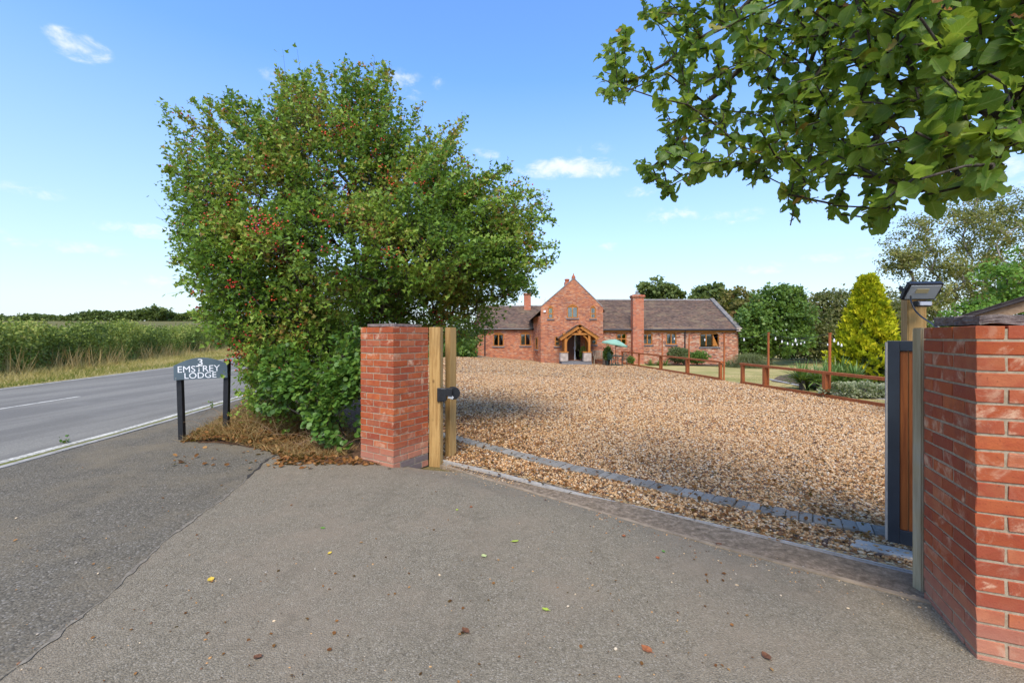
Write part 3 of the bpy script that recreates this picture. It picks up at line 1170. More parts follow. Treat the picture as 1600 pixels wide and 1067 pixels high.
LP_C, LP_E1, LP_L = (-1.354, 5.04), (.54, .84), .57
brick_pillar('brick_pillar', LP_C, LP_E1, LP_L, .0786, 22, 1.603, 'red brick gate pillar with thin stone cap beside the berry bush',
             [(.10, .50, .10, .90, .002, .032, .0012), (.505, .90, .10, .90, .002, .030, .0012)], grey_from=20)
RP_C, RP_E1, RP_L = (2.150, 2.046), (.911, -.412), .549
# right pillar: its near corner is between the front (to the right) and the gate side (going away)
brick_pillar('brick_pillar', RP_C, RP_E1, RP_L, .0724, 22, 1.5495, 'red brick gate pillar with rough mossy cap next to the sliding gate',
             [(.06, .52, .10, .52, .002, .042, .0035), (.06, .50, .53, .95, .002, .046, .0035), (.53, .96, .08, .95, .003, .050, .004)])

# ================================================================== gate posts
wood('post_timber', (.50, .315, .115), (.33, .185, .06), 1.0, .7)
wood('post_timber_pale', (.47, .385, .24), (.34, .26, .14), 1.0, .8, worn=.4)
E1 = Vector((.54, .84, 0))
E2 = Vector((-.84, .54, 0))
GD = Vector((.82, -.572, 0)).normalized()            # along the gate, towards the right pillar
GN = Vector((.572, .82, 0)).normalized()             # into the drive


def post(loc, size, zt, ax, mat, label, group='timber gate posts', z0=None):
    zb = g(loc[0], loc[1]) - .15 if z0 is None else z0
    o = bpy.data.objects.new('timber_post', None)
    mb = MB()
    h = zt - zb
    a, b = size
    mb.box((0, 0, h / 2), (a, b, h))
    me = mb.mesh('timber_post', mat)
    bm = bmesh.new()
    bm.from_mesh(me)
    bmesh.ops.bevel(bm, geom=bm.edges[:], offset=.006, segments=2, affect='EDGES')
    bm.to_mesh(me)
    bm.free()
    o = bpy.data.objects.new('timber_post', me)
    o.location = (loc[0], loc[1], zb)
    o.rotation_euler = (0, 0, math.atan2(ax[1], ax[0]))
    COL.objects.link(o)
    return tag(o, label, 'post', group)


# flush post at the far end of the left pillar, its broad face along the pillar's right face
lp_end = Vector((*LP_C, 0)) + E1 * LP_L
a, b = P(671.5, 524, 5.535), P(689, 524, 5.50)
pl = (a + b) / 2
dd = (b - a).normalized()
post((pl.x, pl.y + .055), ((b - a).length, .10), 1.5 + 13 * 5.5 / F, (dd.x, dd.y), MATS['post_timber'], 'square timber post fixed against the end of the brick pillar by the bush')
# catch post behind it: left side narrow, broad right face
y2 = 5.78
c2 = P(702.7, 524, y2)
post((c2.x + (E1.x * .11 + E2.x * .075) * .9, c2.y + (E1.y * .11 + E2.y * .075) * .9), (.135, .085), 1.5 + 12.6 * y2 / F, (E1.x, E1.y), MATS['post_timber'],
     'timber catch post standing free on the gravel, carrying the black gate catch')
catch_c2 = c2
# flush board on the right pillar's gate side
a, b = P(1434, 524, 2.66), P(1449, 524, 2.60)
dd = (b - a).normalized()
pl = (a + b) / 2
post((pl.x + .01, pl.y + .025), ((b - a).length + .004, .045), 1.5 + 11.8 * 2.63 / F, (dd.x, dd.y), MATS['post_timber_pale'], 'pale timber post fixed against the mossy-capped brick pillar')
# tall floodlight post behind the gate, cut off at a scarf below its thicker head
yt = 3.42
cA = P(1418, 524, yt)
aA, aR = P(1405, 524, yt + .03), P(1448, 524, yt - .05)
zt = 1.5 + (524 - 449) * yt / F
dR = (aR - cA).normalized()
nR = Vector((-dR.y, dR.x, 0))
LR = (aR - cA).length
cen = cA + dR * (LR / 2) + nR * .075
tp = post((cen.x, cen.y), (LR, .15), zt, (dR.x, dR.y), MATS['post_timber'], 'tall timber post carrying the floodlight behind the gate', z0=g(cen.x, cen.y) - .15)

# ================================================================== gate catch on the left posts
plain('black_plastic', (.012, .012, .013), .45, .5, var=.2)
plain('zinc_plate', (.55, .56, .56), .4, .5, .5)
cz = 1.5 + (524 - 615) * 5.6 / F
q = P(693.5, 615, 5.52)
root = thing('gate_catch', (q.x, q.y, cz), 'black gate catch with round roller bolted to the left timber posts', 'gate catch')
mb = MB()
mb.box((q.x, q.y, cz), (.075, .07, .155), (dd, Vector((-dd.y, dd.x, 0)), Vector((0, 0, 1))))
mb.box((q.x - .035, q.y - .02, cz), (.03, .09, .17), (dd, Vector((-dd.y, dd.x, 0)), Vector((0, 0, 1))))
mb.build('bracket', MATS['black_plastic'], root, bevel=.006)
q2 = P(708.5, 614, 5.60)
mb = MB()
for k, (w_, r_) in enumerate(((.0, .080), (.012, .083), (.06, .083), (.072, .078))):
    pass
ax_ = Vector((.35, -.94, 0)).normalized()
mb.tube([q2 - ax_ * .05, q2 - ax_ * .045, q2 + ax_ * .03, q2 + ax_ * .04], [.07, .080, .080, .072], 24)
mb.build('roller', MATS['black_plastic'], root, smooth=False)
mb = MB()
mb.bar(P(697, 612, 5.51), P(707, 613, 5.5), .05, .10)
mb.build('arm', MATS['black_plastic'], root, bevel=.004)
mb = MB()
mb.prism([(-.03, -.03), (.035, -.045), (.05, -.02), (0, .02)], [], P(703, 618, 5.49), (1, 0, 0), (0, 0, 1), (0, 1, 0), .004)
mb.build('plate', MATS['zinc_plate'], root)

# ================================================================== sliding gate, seen on its leading end
plain('anthracite_metal', (.028, .036, .046), .45, .4, 0, var=.15, scale=5, bmp=.05)
wood('gate_board', (.27, .085, .022), (.16, .045, .013), 1.0, .5)
yg = 3.2
g0 = P(1387.5, 524, yg)
gz0 = 1.5 + (524 - 846) * yg / F
gzt = 1.5 + (524 - 532.5) * yg / F
root = thing('sliding_gate', (g0.x, g0.y, g(g0.x, g0.y)), 'dark grey framed sliding gate with brown boards, drawn back behind the right pillar', 'gate')
UP = Vector((0, 0, 1))
def gbox(mb, s0, s1, n0, n1, z0, z1):
    c_ = g0 + GD * ((s0 + s1) / 2) + GN * ((n0 + n1) / 2)
    mb.box((c_.x, c_.y, (z0 + z1) / 2), (s1 - s0, abs(n1 - n0), z1 - z0), (GD, GN, UP))
GLEN = 4.3
mb = MB(); gbox(mb, .0, .064, 0, .06, gz0, gzt); mb.build('stile', MATS['anthracite_metal'], root, bevel=.003)
mb = MB(); gbox(mb, GLEN - .09, GLEN, 0, .06, gz0, gzt); mb.build('stile', MATS['anthracite_metal'], root)
mb = MB(); gbox(mb, .0645, GLEN - .0905, 0, .06, gzt - .072, gzt); mb.build('rail', MATS['anthracite_metal'], root, bevel=.003)
mb = MB(); gbox(mb, .0645, GLEN - .0905, 0, .06, gz0, gz0 + .1); mb.build('rail', MATS['anthracite_metal'], root, bevel=.003)
mb = MB(); gbox(mb, -.012, -.0005, .005, .055, gz0 + .01, gzt - .01); mb.build('edge_strip', MATS['galvanised'], root)
s = .067
k = 0
while s < GLEN - .12:
    mb = MB()
    gbox(mb, s, s + .043 if k < 1 else s + .097, .012, .034, gz0 + .1005, gzt - .0725)
    mb.build('board', MATS['gate_board'], root, bevel=.004)
    s += .047 if k < 1 else .101
    k += 1
mb = MB()
e0 = g0 + GD * .10 + GN * .03
mb.tube([e0 + UP * (gzt - .005), e0 + UP * (gzt + .03) - GD * .012, e0 + UP * (gzt + .045) - GD * .03, e0 + UP * (gzt + .02) - GD * .045], .006, 6)
mb.build('hook', MATS['black_plastic'], root)
mb = MB()
mb.lathe((0, 0, 0), [(.0, -.02), (.045, -.02), (.05, -.006), (.05, .006), (.045, .02), (0, .02)], 16)
wm = mb
for s_ in (.25, GLEN - .3):
    c_ = g0 + GD * s_ + GN * .03
    mb = MB()
    for (x, y_, z) in wm.v:
        p_ = c_ + GD * x + UP * y_ + GN * z
        mb.v.append((p_.x, p_.y, gz0 - .02 + y_))
    mb.f = list(wm.f)
    mb.build('wheel', MATS['galvanised'], root)

# ================================================================== floodlight
plain('black_metal', (.014, .015, .018), .4, .5, var=.15)
m, t = new_mat('lamp_glass')
finish(t, bsdf(t, (.42, .43, .42), .25, None, .6))
m, t = new_mat('led_panel')
finish(t, bsdf(t, (.52, .42, .22), .4, None, .5))
m, t = new_mat('sensor_lens')
finish(t, bsdf(t, (.45, .46, .50), .3, None, .5))
yf = 3.30
fc = P(1442, 456.5, yf)
root = thing('floodlight', tuple(fc), 'black LED floodlight with a sensor below, on top of the tall post', 'floodlight')
fx = Vector((.985, -.12, .0)).normalized()
fn = Vector((-.02, -.80, -.60)).normalized()          # the lamp faces the camera and down
fn = (fn - fx * fn.dot(fx)).normalized()
fu = fx.cross(fn) * -1
if fu.z < 0:
    fu = -fu
W_, H_ = .232, .145
mb = MB(); mb.box(fc - fn * .02, (W_, H_, .035), (fx, fu, fn)); mb.build('housing', MATS['black_metal'], root, bevel=.006)
mb = MB()
for sx in np.linspace(-.09, .09, 9):
    mb.box(fc - fn * .046 + fx * sx, (.004, H_ * .8, .02), (fx, fu, fn))
mb.build('cooling_fin', MATS['black_metal'], root)
mb = MB(); mb.box(fc + fn * .0005, (W_ - .03, H_ - .032, .006), (fx, fu, fn)); mb.build('lens', MATS['lamp_glass'], root)
mb = MB(); mb.box(fc + fn * .0045 + fu * .012 - fx * .012, (.085, .034, .004), (fx, fu, fn)); mb.build('led_panel', MATS['led_panel'], root)
mb = MB()
sc_ = fc - UP * .088 - fx * .005
mb.box(sc_, (.105, .05, .045)); mb.build('sensor', MATS['black_metal'], root, bevel=.008)
mb = MB(); mb.box(sc_ - Vector((.0, .028, .0)), (.088, .012, .028)); mb.build('sensor_lens', MATS['sensor_lens'], root, bevel=.004)
for s_ in (-1, 1):
    mb = MB()
    mb.bar(fc + fx * (.120 * s_) - fn * .005, fc + fx * (.120 * s_) - fn * .075, .006, .03)
    mb.build('bracket', MATS['black_metal'], root)
mb = MB()
pts = [P(1423, 463, yf - .0), P(1424, 472, 3.24), P(1430, 485, 3.2), P(1440, 495, 3.12), P(1452, 503, 2.95), P(1460, 509, 2.75), P(1465, 513, 2.68)]
mb.tube(curve_pts(pts, 24), .0055, 6)
mb.build('cable', MATS['black_plastic'], root, smooth=True)

# ================================================================== house name sign
plain('sign_slate', (.085, .118, .135), .55, .4, var=.08, scale=4, bmp=.05)
plain('sign_white', (.80, .80, .80), .6, .2, var=.02)
plain('sign_post_black', (.014, .014, .015), .5, .4, var=.25, scale=14, bmp=.25)
lb, rb = gp(285, 686), gp(353, 682)
sd = Vector((rb.x - lb.x, rb.y - lb.y, 0)).normalized()
sn = Vector((sd.y, -sd.x, 0))                          # towards the camera
root = thing('house_sign', ((lb.x + rb.x) / 2, (lb.y + rb.y) / 2, 0), 'slate grey arched house name sign on two black posts at the pavement edge', 'sign')
Ym = (lb.y + rb.y) / 2
for b_, zt_, lean in ((lb, 1.5 + (524 - 585) * lb.y / F, -.035), (rb, 1.5 + (524 - 561) * rb.y / F, .022)):
    mb = MB()
    tp_ = Vector((b_.x + lean, b_.y, zt_))
    mb.bar(Vector((b_.x, b_.y, -.1)), tp_, .075, .06, (0, 1, 0))
    mb.build('post', MATS['sign_post_black'], root, bevel=.006)
def on_board(px, py):
    f0 = lb + sn * .075
    k_ = (px - CX) / F
    t_ = (k_ * f0.y - f0.x) / (sd.x - k_ * sd.y)
    q_ = f0 + sd * t_
    return P(px, py, q_.y)


lc, rc = on_board(271.5, 594), on_board(355.5, 590)
W_ = (rc - lc).length
bx = (rc - lc).normalized()
kpx = W_ / 83.5                                        # metres per pixel on the board
poly = [(0, 0), (W_, 0), (W_, 25 * kpx)]
for i in range(1, 16):
    u = 1 - i / 16
    poly.append((W_ * u, 25 * kpx + 13.5 * kpx * math.sin(math.pi * u) ** .9))
poly.append((0, 25.5 * kpx))
bz = (bx.cross(-sn)).normalized()
if bz.z < 0:
    bz = -bz
mb = MB()
mb.prism(poly, [], lc, bx, bz, -sn, .022)
board = mb.build('board', MATS['sign_slate'], root, bevel=.003)


def text_mesh(body, width, height):
    cu = bpy.data.curves.new('lettering', 'FONT')
    cu.body = body
    cu.extrude = .0
    cu.size = 1.0
    cu.resolution_u = 4
    tmp = bpy.data.objects.new('lettering', cu)
    COL.objects.link(tmp)
    bpy.context.view_layer.update()
    me = bpy.data.meshes.new_from_object(tmp.evaluated_get(bpy.context.evaluated_depsgraph_get()))
    bpy.data.objects.remove(tmp)
    co_ = np.array([v_.co[:] for v_ in me.vertices])
    lo, hi = co_.min(0), co_.max(0)
    co_ = (co_ - lo) / np.maximum(hi - lo, 1e-6)
    co_[:, 0] *= width
    co_[:, 1] *= height
    return me, co_


for body, x0, x1, yb, h_ in (('3', 37.5, 45, 25.2, 10.8), ('EMSTREY', 6.5, 72, 13.0, 11.2), ('LODGE', 16.5, 66, 1.6, 10.3)):
    me, co_ = text_mesh(body, (x1 - x0) * kpx, h_ * kpx)
    o0 = lc + bx * (x0 * kpx) + bz * (yb * kpx) + sn * .002
    for v_, c_ in zip(me.vertices, co_):
        v_.co = o0 + bx * float(c_[0]) + bz * float(c_[1]) + Vector((0, 0, 0))
    bm = bmesh.new()
    bm.from_mesh(me)
    ret = bmesh.ops.solidify(bm, geom=bm.faces[:], thickness=.003)
    bm.to_mesh(me)
    bm.free()
    me.materials.clear()
    me.materials.append(MATS['sign_white'])
    o = bpy.data.objects.new('lettering', me)
    link(o, root)
    o.matrix_parent_inverse = Matrix.Translation(root.location).inverted()
for u_, v_ in ((3.2, 3), (80, 3)):
    p_ = lc + bx * (u_ * kpx) + bz * (v_ * kpx)
    mb = MB()
    mb.tube([p_ - sn * .001, p_ + sn * .004], .006, 8)
    mb.build('screw', MATS['galvanised'], root)

# ================================================================== the house
hx = lambda px, y: (px - CX) * y / F
hz = lambda py, y: CAM_H + (HOR - py) * y / F
RED = [(.27, .052, .024), (.46, .118, .040), (.56, .165, .052), (.38, .085, .034), (.66, .27, .105)]
house_brick('gable_brick', RED, (.17, .05, .04), (.48, .27, .17), amt_dark=.12, amt_pale=.14)
house_brick('wing_brick', [(.30, .065, .034), (.50, .150, .060), (.58, .205, .085), (.42, .105, .05), (.62, .28, .14)], (.10, .045, .035), (.70, .50, .33), amt_dark=.2, amt_pale=.25)
house_brick('chimney_brick', [(.42, .092, .038), (.52, .122, .048), (.56, .15, .058), (.47, .108, .046), (.57, .20, .088)], (.20, .055, .04), (.50, .30, .20), amt_dark=.10, amt_pale=.12)
roof_tile('roof_tile')
wood('oak_frame', (.50, .195, .036), (.34, .115, .022), .8, .55)
wood('porch_oak', (.52, .21, .042), (.34, .12, .026), .6, .6)
wood('dark_door', (.12, .040, .015), (.07, .022, .010), .6, .4)
plain('stone_sill', (.17, .165, .165), .85)
plain('lead', (.26, .265, .27), .6, .4, .2)
plain('ridge_tile', (.23, .20, .18), .9, var=.3, scale=5)
plain('verge_stone', (.19, .175, .155), .9, var=.3, scale=4)
plain('gutter_black', (.015, .015, .017), .4, .5)
plain('curtain_white', (.72, .72, .70), .9, var=.06, scale=3)
plain('curtain_cream', (.62, .56, .40), .9, var=.08, scale=3)
plain('porch_stone', (.40, .33, .27), .9, var=.25, scale=4, bmp=.5)
plain('arch_brick', (.38, .115, .05), .9, var=.2, scale=14)
m, t = new_mat('window_glass')
fr = t.n('Fresnel', {'IOR': 1.5})
gl = t.n('BsdfGlossy', {'Color': (.95, .97, 1), 'Roughness': .02})
finish(t, t.n('MixShader', {0: t.math('ADD', t.math('MULTIPLY', fr, 1.2), .06), 1: t.n('BsdfTransparent', {'Color': (.80, .84, .84)}), 2: gl}))

YG, YL, YR = 34.0, 36.6, 34.6
gx0, gx1 = hx(845, YG), hx(942.4, YG)
gez, gaz, gax = hz(481, YG), hz(436, YG), hx(896.5, YG)
house = thing('brick_house', (gax, YG + 3, g(gax, YG)), 'red brick country house with brown tiled roofs, gabled centre and oak porch', 'house')


def arch(x0, x1, zb, zs, zt, n=8):
    p_ = [(x0, zb), (x1, zb), (x1, zs)]
    for i in range(1, n):
        a = i / n
        p_.append((x1 + (x0 - x1) * a, zs + (zt - zs) * math.sin(math.pi * a) ** .8))
    p_.append((x0, zs))
    return p_


XA, ZA, YA = Vector((1, 0, 0)), Vector((0, 0, 1)), Vector((0, 1, 0))
# (left px, right px, arch top, spring, bottom, lights, transom y or None, curtain)
WG = [(886.0, 903.2, 477.5, 481.5, 497.0, 2, None, 'white'), (856.2, 864.6, 479.6, 483.0, 498.2, 1, 490.2, 'half'), (922.5, 931.0, 479.2, 482.6, 497.8, 1, 490.0, 'white'),
      (866.8, 875.2, 525.5, 526, 541, 1, 533.5, None), (924.0, 932.2, 525, 525.5, 538.5, 1, 531.5, 'half')]
WL = [(770.6, 787.2, 520.6, 524.2, 541.0, 2, None, 'tied'), (812.8, 829.2, 519.6, 523.4, 540.2, 2, None, 'tied')]
WR = [(963.0, 979.0, 519.6, 523.2, 538.5, 2, 529.5, None), (1004.0, 1019.4, 519.4, 523.2, 538.6, 2, None, 'half'), (1040.8, 1057.2, 519.2, 523.0, 538.4, 2, None, 'white'),
      (1093.2, 1123.6, 519.2, 523.2, 542.0, 3, None, 'cream')]


def win_hole(w_, y):
    return arch(hx(w_[0], y), hx(w_[1], y), hz(w_[4], y), hz(w_[3], y), hz(w_[2], y))


def window(w_, y, ring=True):
    x0, x1 = hx(w_[0], y) + .004, hx(w_[1], y) - .004
    zt, zs, zb = hz(w_[2], y) - .004, hz(w_[3], y), hz(w_[4], y) + .004
    n, fb = w_[5], .075
    lw = (x1 - x0 - fb * (n + 1)) / n
    ztl = min(zs + .05, zt - fb)
    holes = []
    zr = [(zb + fb, ztl)]
    if w_[6]:
        zm = hz(w_[6], y)
        zr = [(zb + fb, zm - fb / 2), (zm + fb / 2, ztl)]
    for k in range(n):
        a = x0 + fb + k * (lw + fb)
        for (z0, z1) in zr:
            holes.append([(a, z0), (a + lw, z0), (a + lw, z1), (a, z1)])
    mb = MB()
    mb.prism(arch(x0, x1, zb, zs, zt), holes, (0, y + .03, 0), XA, ZA, YA, .08)
    fr_ = mb.build('window', MATS['oak_frame'], house)
    for h in holes:
        mb = MB()
        mb.box(((h[0][0] + h[1][0]) / 2, y + .075, (h[0][1] + h[2][1]) / 2), (h[1][0] - h[0][0] + .01, .008, h[2][1] - h[1][1] + .01))
        mb.build('pane', MATS['window_glass'], fr_)
    mb = MB()
    mb.box(((x0 + x1) / 2, y + .0, zb - .055), (x1 - x0 + .16, .16, .075))
    mb.build('sill', MATS['stone_sill'], fr_)
    cu = w_[7]
    if cu:
        mat_ = MATS['curtain_cream' if cu == 'cream' else 'curtain_white']
        def cloth(a0, a1, b0, b1, z0, z1):
            mb = MB()
            vs, fs = [], []
            N = 12
            for i in range(N + 1):
                f = i / N
                wv = .03 * math.sin(i * 2.1)
                vs += [(b0 + (b1 - b0) * f, y + .17 + wv, z0), (a0 + (a1 - a0) * f, y + .17 + wv, z1)]
            for i in range(N):
                fs.append((2 * i, 2 * i + 2, 2 * i + 3, 2 * i + 1))
            mb.add(vs, fs)
            mb.build('curtain', mat_, fr_)
        wd = x1 - x0
        if cu in ('white',):
            cloth(x0, x0 + wd * .42, x0, x0 + wd * .30, zb, zt)
            cloth(x1 - wd * .42, x1, x1 - wd * .34, x1, zb, zt)
        elif cu == 'half':
            cloth(x0, x1, x0, x1, zb, zb + (zt - zb) * .46)
        elif cu == 'tied':
            cloth(x0, x0 + wd * .42, x0, x0 + wd * .10, zb + (zt - zb) * .35, zt)
            cloth(x1 - wd * .42, x1, x1 - wd * .10, x1, zb + (zt - zb) * .35, zt)
        elif cu == 'cream':
            cloth(x1 - wd * .30, x1, x1 - wd * .30, x1, zb, zt)
            cloth(x0, x0 + wd * .06, x0, x0 + wd * .06, zb, zt)
    if ring:
        r_ = .11
        outer = arch(x0 - .02, x1 + .02, zs, zs + .01, zt + r_)[2:]
        inner = arch(x0, x1, zb, zs, zt)[2:]
        mb = MB()
        mb.prism(outer + inner[::-1], [], (0, y - .006, 0), XA, ZA, YA, .05)
        mb.build('window_arch', MATS['oak_frame'], house)
    return fr_


ZB = -1.1
# gable front, with openings
dx0, dx1, dz0, dz1 = hx(887.0, YG), hx(907.5, YG), -.40, hz(523.5, YG)
door_hole = [(dx0, dz0), (dx1, dz0), (dx1, dz1), (dx0, dz1)]
mb = MB()
mb.prism([(gx0, ZB), (gx1, ZB), (gx1, gez), (gx1 - .10, gez + .12), (gax + .05, gaz), (gax - .05, gaz), (gx0 + .10, gez + .16), (gx0, gez + .04)],
         [win_hole(w_, YG) for w_ in WG] + [door_hole], (0, YG, 0), XA, ZA, YA, .3)
mb.build('wall', MATS['gable_brick'], house)
# splayed left side with a tall window, right side, back
sx, sy = hx(833, YL), YL
def wall_between(a, b, z0, z1, mat, thick=.25, name='wall'):
    mb = MB()
    d = Vector((b[0] - a[0], b[1] - a[1], 0))
    L = d.length
    d.normalize()
    mb.prism([(0, z0), (L, z0), (L, z1), (0, z1)], [], (a[0], a[1], 0), d, ZA, Vector((d.y, -d.x, 0)) * -1, thick)
    return mb.build(name, mat, house)
wall_between((sx, sy), (gx0 + .002, YG + .003), ZB, 3.0, MATS['gable_brick'])
wall_between((gx1 - .003, YG + .303), (gx1 - .003, 43), ZB, gez - .1, MATS['gable_brick'])
d = (Vector((gx0, YG, 0)) - Vector((sx, sy, 0))).normalized()
nn = Vector((d.y, -d.x, 0))
mb = MB()
o_ = Vector((sx, sy, 0)) + d * .95
zb_, zt_ = hz(546, 35.4), hz(526.5, 35.4)
mb.prism([(0, zb_), (.75, zb_), (.75, zt_), (0, zt_)], [[(.09, zb_ + .09), (.66, zb_ + .09), (.66, zt_ - .09), (.09, zt_ - .09)]], o_ + nn * .03, d, ZA, -nn, .06)
f_ = mb.build('window', MATS['oak_frame'], house)
mb = MB(); mb.prism([(.08, zb_ + .08), (.67, zb_ + .08), (.67, zt_ - .08), (.08, zt_ - .08)], [], o_ + nn * .012, d, ZA, -nn, .01); mb.build('pane', MATS['window_glass'], f_)
mb = MB(); mb.box(o_ + d * .375 + nn * .05 + Vector((0, 0, zb_ - .04)), (.9, .16, .07), (d, nn, ZA)); mb.build('sill', MATS['stone_sill'], f_)

# wings
lx0 = hx(742, YL)
lez = hz(513.0, YL)
mb = MB()
mb.prism([(lx0, ZB), (sx, ZB), (sx, lez + .05), (lx0, lez + .05)], [win_hole(w_, YL) for w_ in WL], (0, YL, 0), XA, ZA, YA, .3)
mb.build('wall', MATS['gable_brick'], house)
rx1 = hx(1153.5, YR)
rez = hz(514.5, YR)
mb = MB()
mb.prism([(gx1, ZB), (rx1, ZB), (rx1, rez + .12), (gx1, rez + .12)], [win_hole(w_, YR) for w_ in WR], (0, YR, 0), XA, ZA, YA, .3)
mb.build('wall', MATS['wing_brick'], house)
RY, RZ = 39.0, hz(469.5, 39.0)
LY, LZ = 40.6, hz(479, 40.6)


def gable_end(x, y0, y1, yr, ze, zr, mat, thick=.3):
    mb = MB()
    mb.prism([(y0, ZB), (y1, ZB), (y1, ze), (yr, zr), (y0, ze)], [], (x, 0, 0), YA, ZA, XA, thick)
    mb.build('wall', mat, house)


gable_end(rx1 - .303, YR + .303, 2 * RY - YR, RY, rez + .1, RZ - .05, MATS['wing_brick'])
gable_end(lx0 + .003, YL + .303, 2 * LY - YL, LY, lez + .05, LZ - .05, MATS['gable_brick'])
wall_between((rx1 - .31, 2 * RY - YR), (gx1 + .003, 2 * RY - YR), ZB, rez, MATS['wing_brick'])
wall_between((gx1, 43.2), (lx0 + .31, 43.2), ZB, 3.0, MATS['gable_brick'])

for w_ in WG:
    window(w_, YG, ring=w_[2] < 500)
for w_ in WL:
    window(w_, YL)
for w_ in WR:
    window(w_, YR)


def roof_slope(e0, e1, r0, r1, n, parent, name='roof', mat=None):
    """courses of tiles from the eave e0-e1 up to the ridge r0-r1, each lapping the one below"""
    e0, e1, r0, r1 = map(Vector, (e0, e1, r0, r1))
    nrm = (e1 - e0).cross(r0 - e0).normalized()
    if nrm.z < 0:
        nrm = -nrm
    mb = MB()
    vs, fs = [], []
    K = 14
    for i in range(n):
        j0, j1 = i / n, (i + 1.0) / n
        b = len(vs)
        for k in range(K + 1):
            f = k / K
            sag = -.03 * math.sin(math.pi * f) + random.uniform(-.006, .006)
            a_ = (e0.lerp(r0, j0)).lerp(e1.lerp(r1, j0), f) + nrm * (.050 + sag)
            c_ = (e0.lerp(r0, j1)).lerp(e1.lerp(r1, j1), f) + nrm * (.014 + sag)
            u_ = (e0.lerp(r0, j0)).lerp(e1.lerp(r1, j0), f) + nrm * (.0 + sag)
            vs += [tuple(u_), tuple(a_), tuple(c_)]
        for k in range(K):
            q = b + 3 * k
            fs += [(q, q + 3, q + 4, q + 1), (q + 1, q + 4, q + 5, q + 2)]
    b = len(vs)
    vs += [tuple(p_ - nrm * .06) for p_ in (e0, e1, r1, r0)]
    fs += [(b, b + 3, b + 2, b + 1)]
    mb.add(vs, fs)
    o = mb.build(name, mat or MATS['roof_tile'], parent)
    return o


def ridge_row(a, b, parent, pitch=.42):
    a, b = Vector(a), Vector(b)
    n = max(2, int((b - a).length / pitch))
    for i in range(n):
        p_, q_ = a.lerp(b, i / n), a.lerp(b, (i + .97) / n)
        d_ = (q_ - p_).normalized()
        s_ = d_.cross(ZA).normalized()
        mb = MB()
        prof = [(-.13, -.06), (-.09, .02), (0, .065), (.09, .02), (.13, -.06)]
        vs = [p_ + s_ * x + ZA * z for x, z in prof] + [q_ + s_ * x + ZA * z for x, z in prof]
        mb.add(vs, [(k, k + 1, k + 6, k + 5) for k in range(4)] + [(0, 5, 9, 4), (0, 1, 2, 3, 4), (5, 6, 7, 8, 9)])
        mb.build('ridge_tile', MATS['ridge_tile'], parent)


ye, ze = YR - .18, rez
rr = roof_slope((gx1 + .002, ye, ze), (rx1 + .02, ye, ze), (gx1 + .002, RY, RZ), (rx1 + .02, RY, RZ), 42, house)
roof_slope((rx1 + .02, 2 * RY - ye, ze), (gx1 + .002, 2 * RY - ye, ze), (rx1 + .02, RY, RZ), (gx1 + .002, RY, RZ), 20, house)
ridge_row((gx1 - 1.2, RY, RZ + .05), (rx1 - .3, RY, RZ + .05), rr)
lye, lze = YL - .18, hz(513.5, YL - .18)
lr = roof_slope((lx0 - .05, lye, lze), (sx + .7, lye, lze), (lx0 - .05, LY, LZ), (sx + 1.5, LY, LZ), 36, house)
roof_slope((sx + 1, 2 * LY - lye, lze), (lx0 - .05, 2 * LY - lye, lze), (sx + 1, LY, LZ), (lx0 - .05, LY, LZ), 16, house)
ridge_row((lx0 - .05, LY, LZ + .05), (sx + 1.5, LY, LZ + .05), lr)
# roof behind the gable parapet: steeper, falling left to a low eave
rgz = gaz - .12
zl = 2.70
xl_ = sx - .28
gr_l = roof_slope((xl_, 43.2, zl), (xl_, YG + .6, zl), (gax, 43.2, rgz), (gax, YG + .302, rgz), 34, house)
roof_slope((gx1 + .2, YG + .302, gez - .28), (gx1 + .2, 43.2, gez - .28), (gax, YG + .302, rgz), (gax, 43.2, rgz), 28, house)
ridge_row((gax, YG + .31, rgz + .05), (gax, 43.2, rgz + .05), gr_l)

# coping along the rakes of the gable, stone verge at the right end
for a, b in (((gx0 + .02, gez + .09), (gax - .02, gaz + .02)), ((gx1 - .02, gez + .05), (gax + .02, gaz + .02))):
    mb = MB()
    mb.bar((a[0], YG + .15, a[1] + .03), (b[0], YG + .15, b[1] + .03), .36, .07)
    mb.build('gable_coping', MATS['ridge_tile'], house)
mb = MB()
mb.bar((rx1 - .08, ye - .02, ze + .10), (rx1 - .08, RY + .05, RZ + .14), .34, .14)
mb.build('verge_coping', MATS['verge_stone'], house)
mb = MB()
mb.box((rx1 - .05, YR - .12, rez - .02), (.42, .3, .3))
mb.build('kneeler', MATS['porch_stone'], house)
mb = MB()
mb.lathe((gax, YG + .15, gaz), [(.0, .0), (.16, .02), (.15, .18), (.10, .26), (.05, .34), (.0, .52)], 10)
mb.build('finial', MATS['arch_brick'], house)
cpx = hx(886, 37)
mb = MB()
mb.box((cpx, 37, hz(441, 37) - .9), (.42, .6, 1.8))
ch = mb.build('chimney', MATS['chimney_brick'], house)
mb = MB(); mb.lathe((cpx, 37, hz(441, 37)), [(.0, -.05), (.17, -.05), (.17, .12), (.22, .16), (.20, .26), (.0, .26)], 12); mb.build('chimney_pot', MATS['arch_brick'], ch)
c3 = hx(824, 40.2)
mb = MB(); mb.box((c3, 40.2, hz(470, 40.2) - .55), (.62, .6, 2.2)); ch = mb.build('chimney', MATS['chimney_brick'], house)
mb = MB(); mb.box((c3, 40.2, hz(470, 40.2) + .59), (.72, .70, .14)); mb.build('chimney_cap', MATS['chimney_brick'], ch)

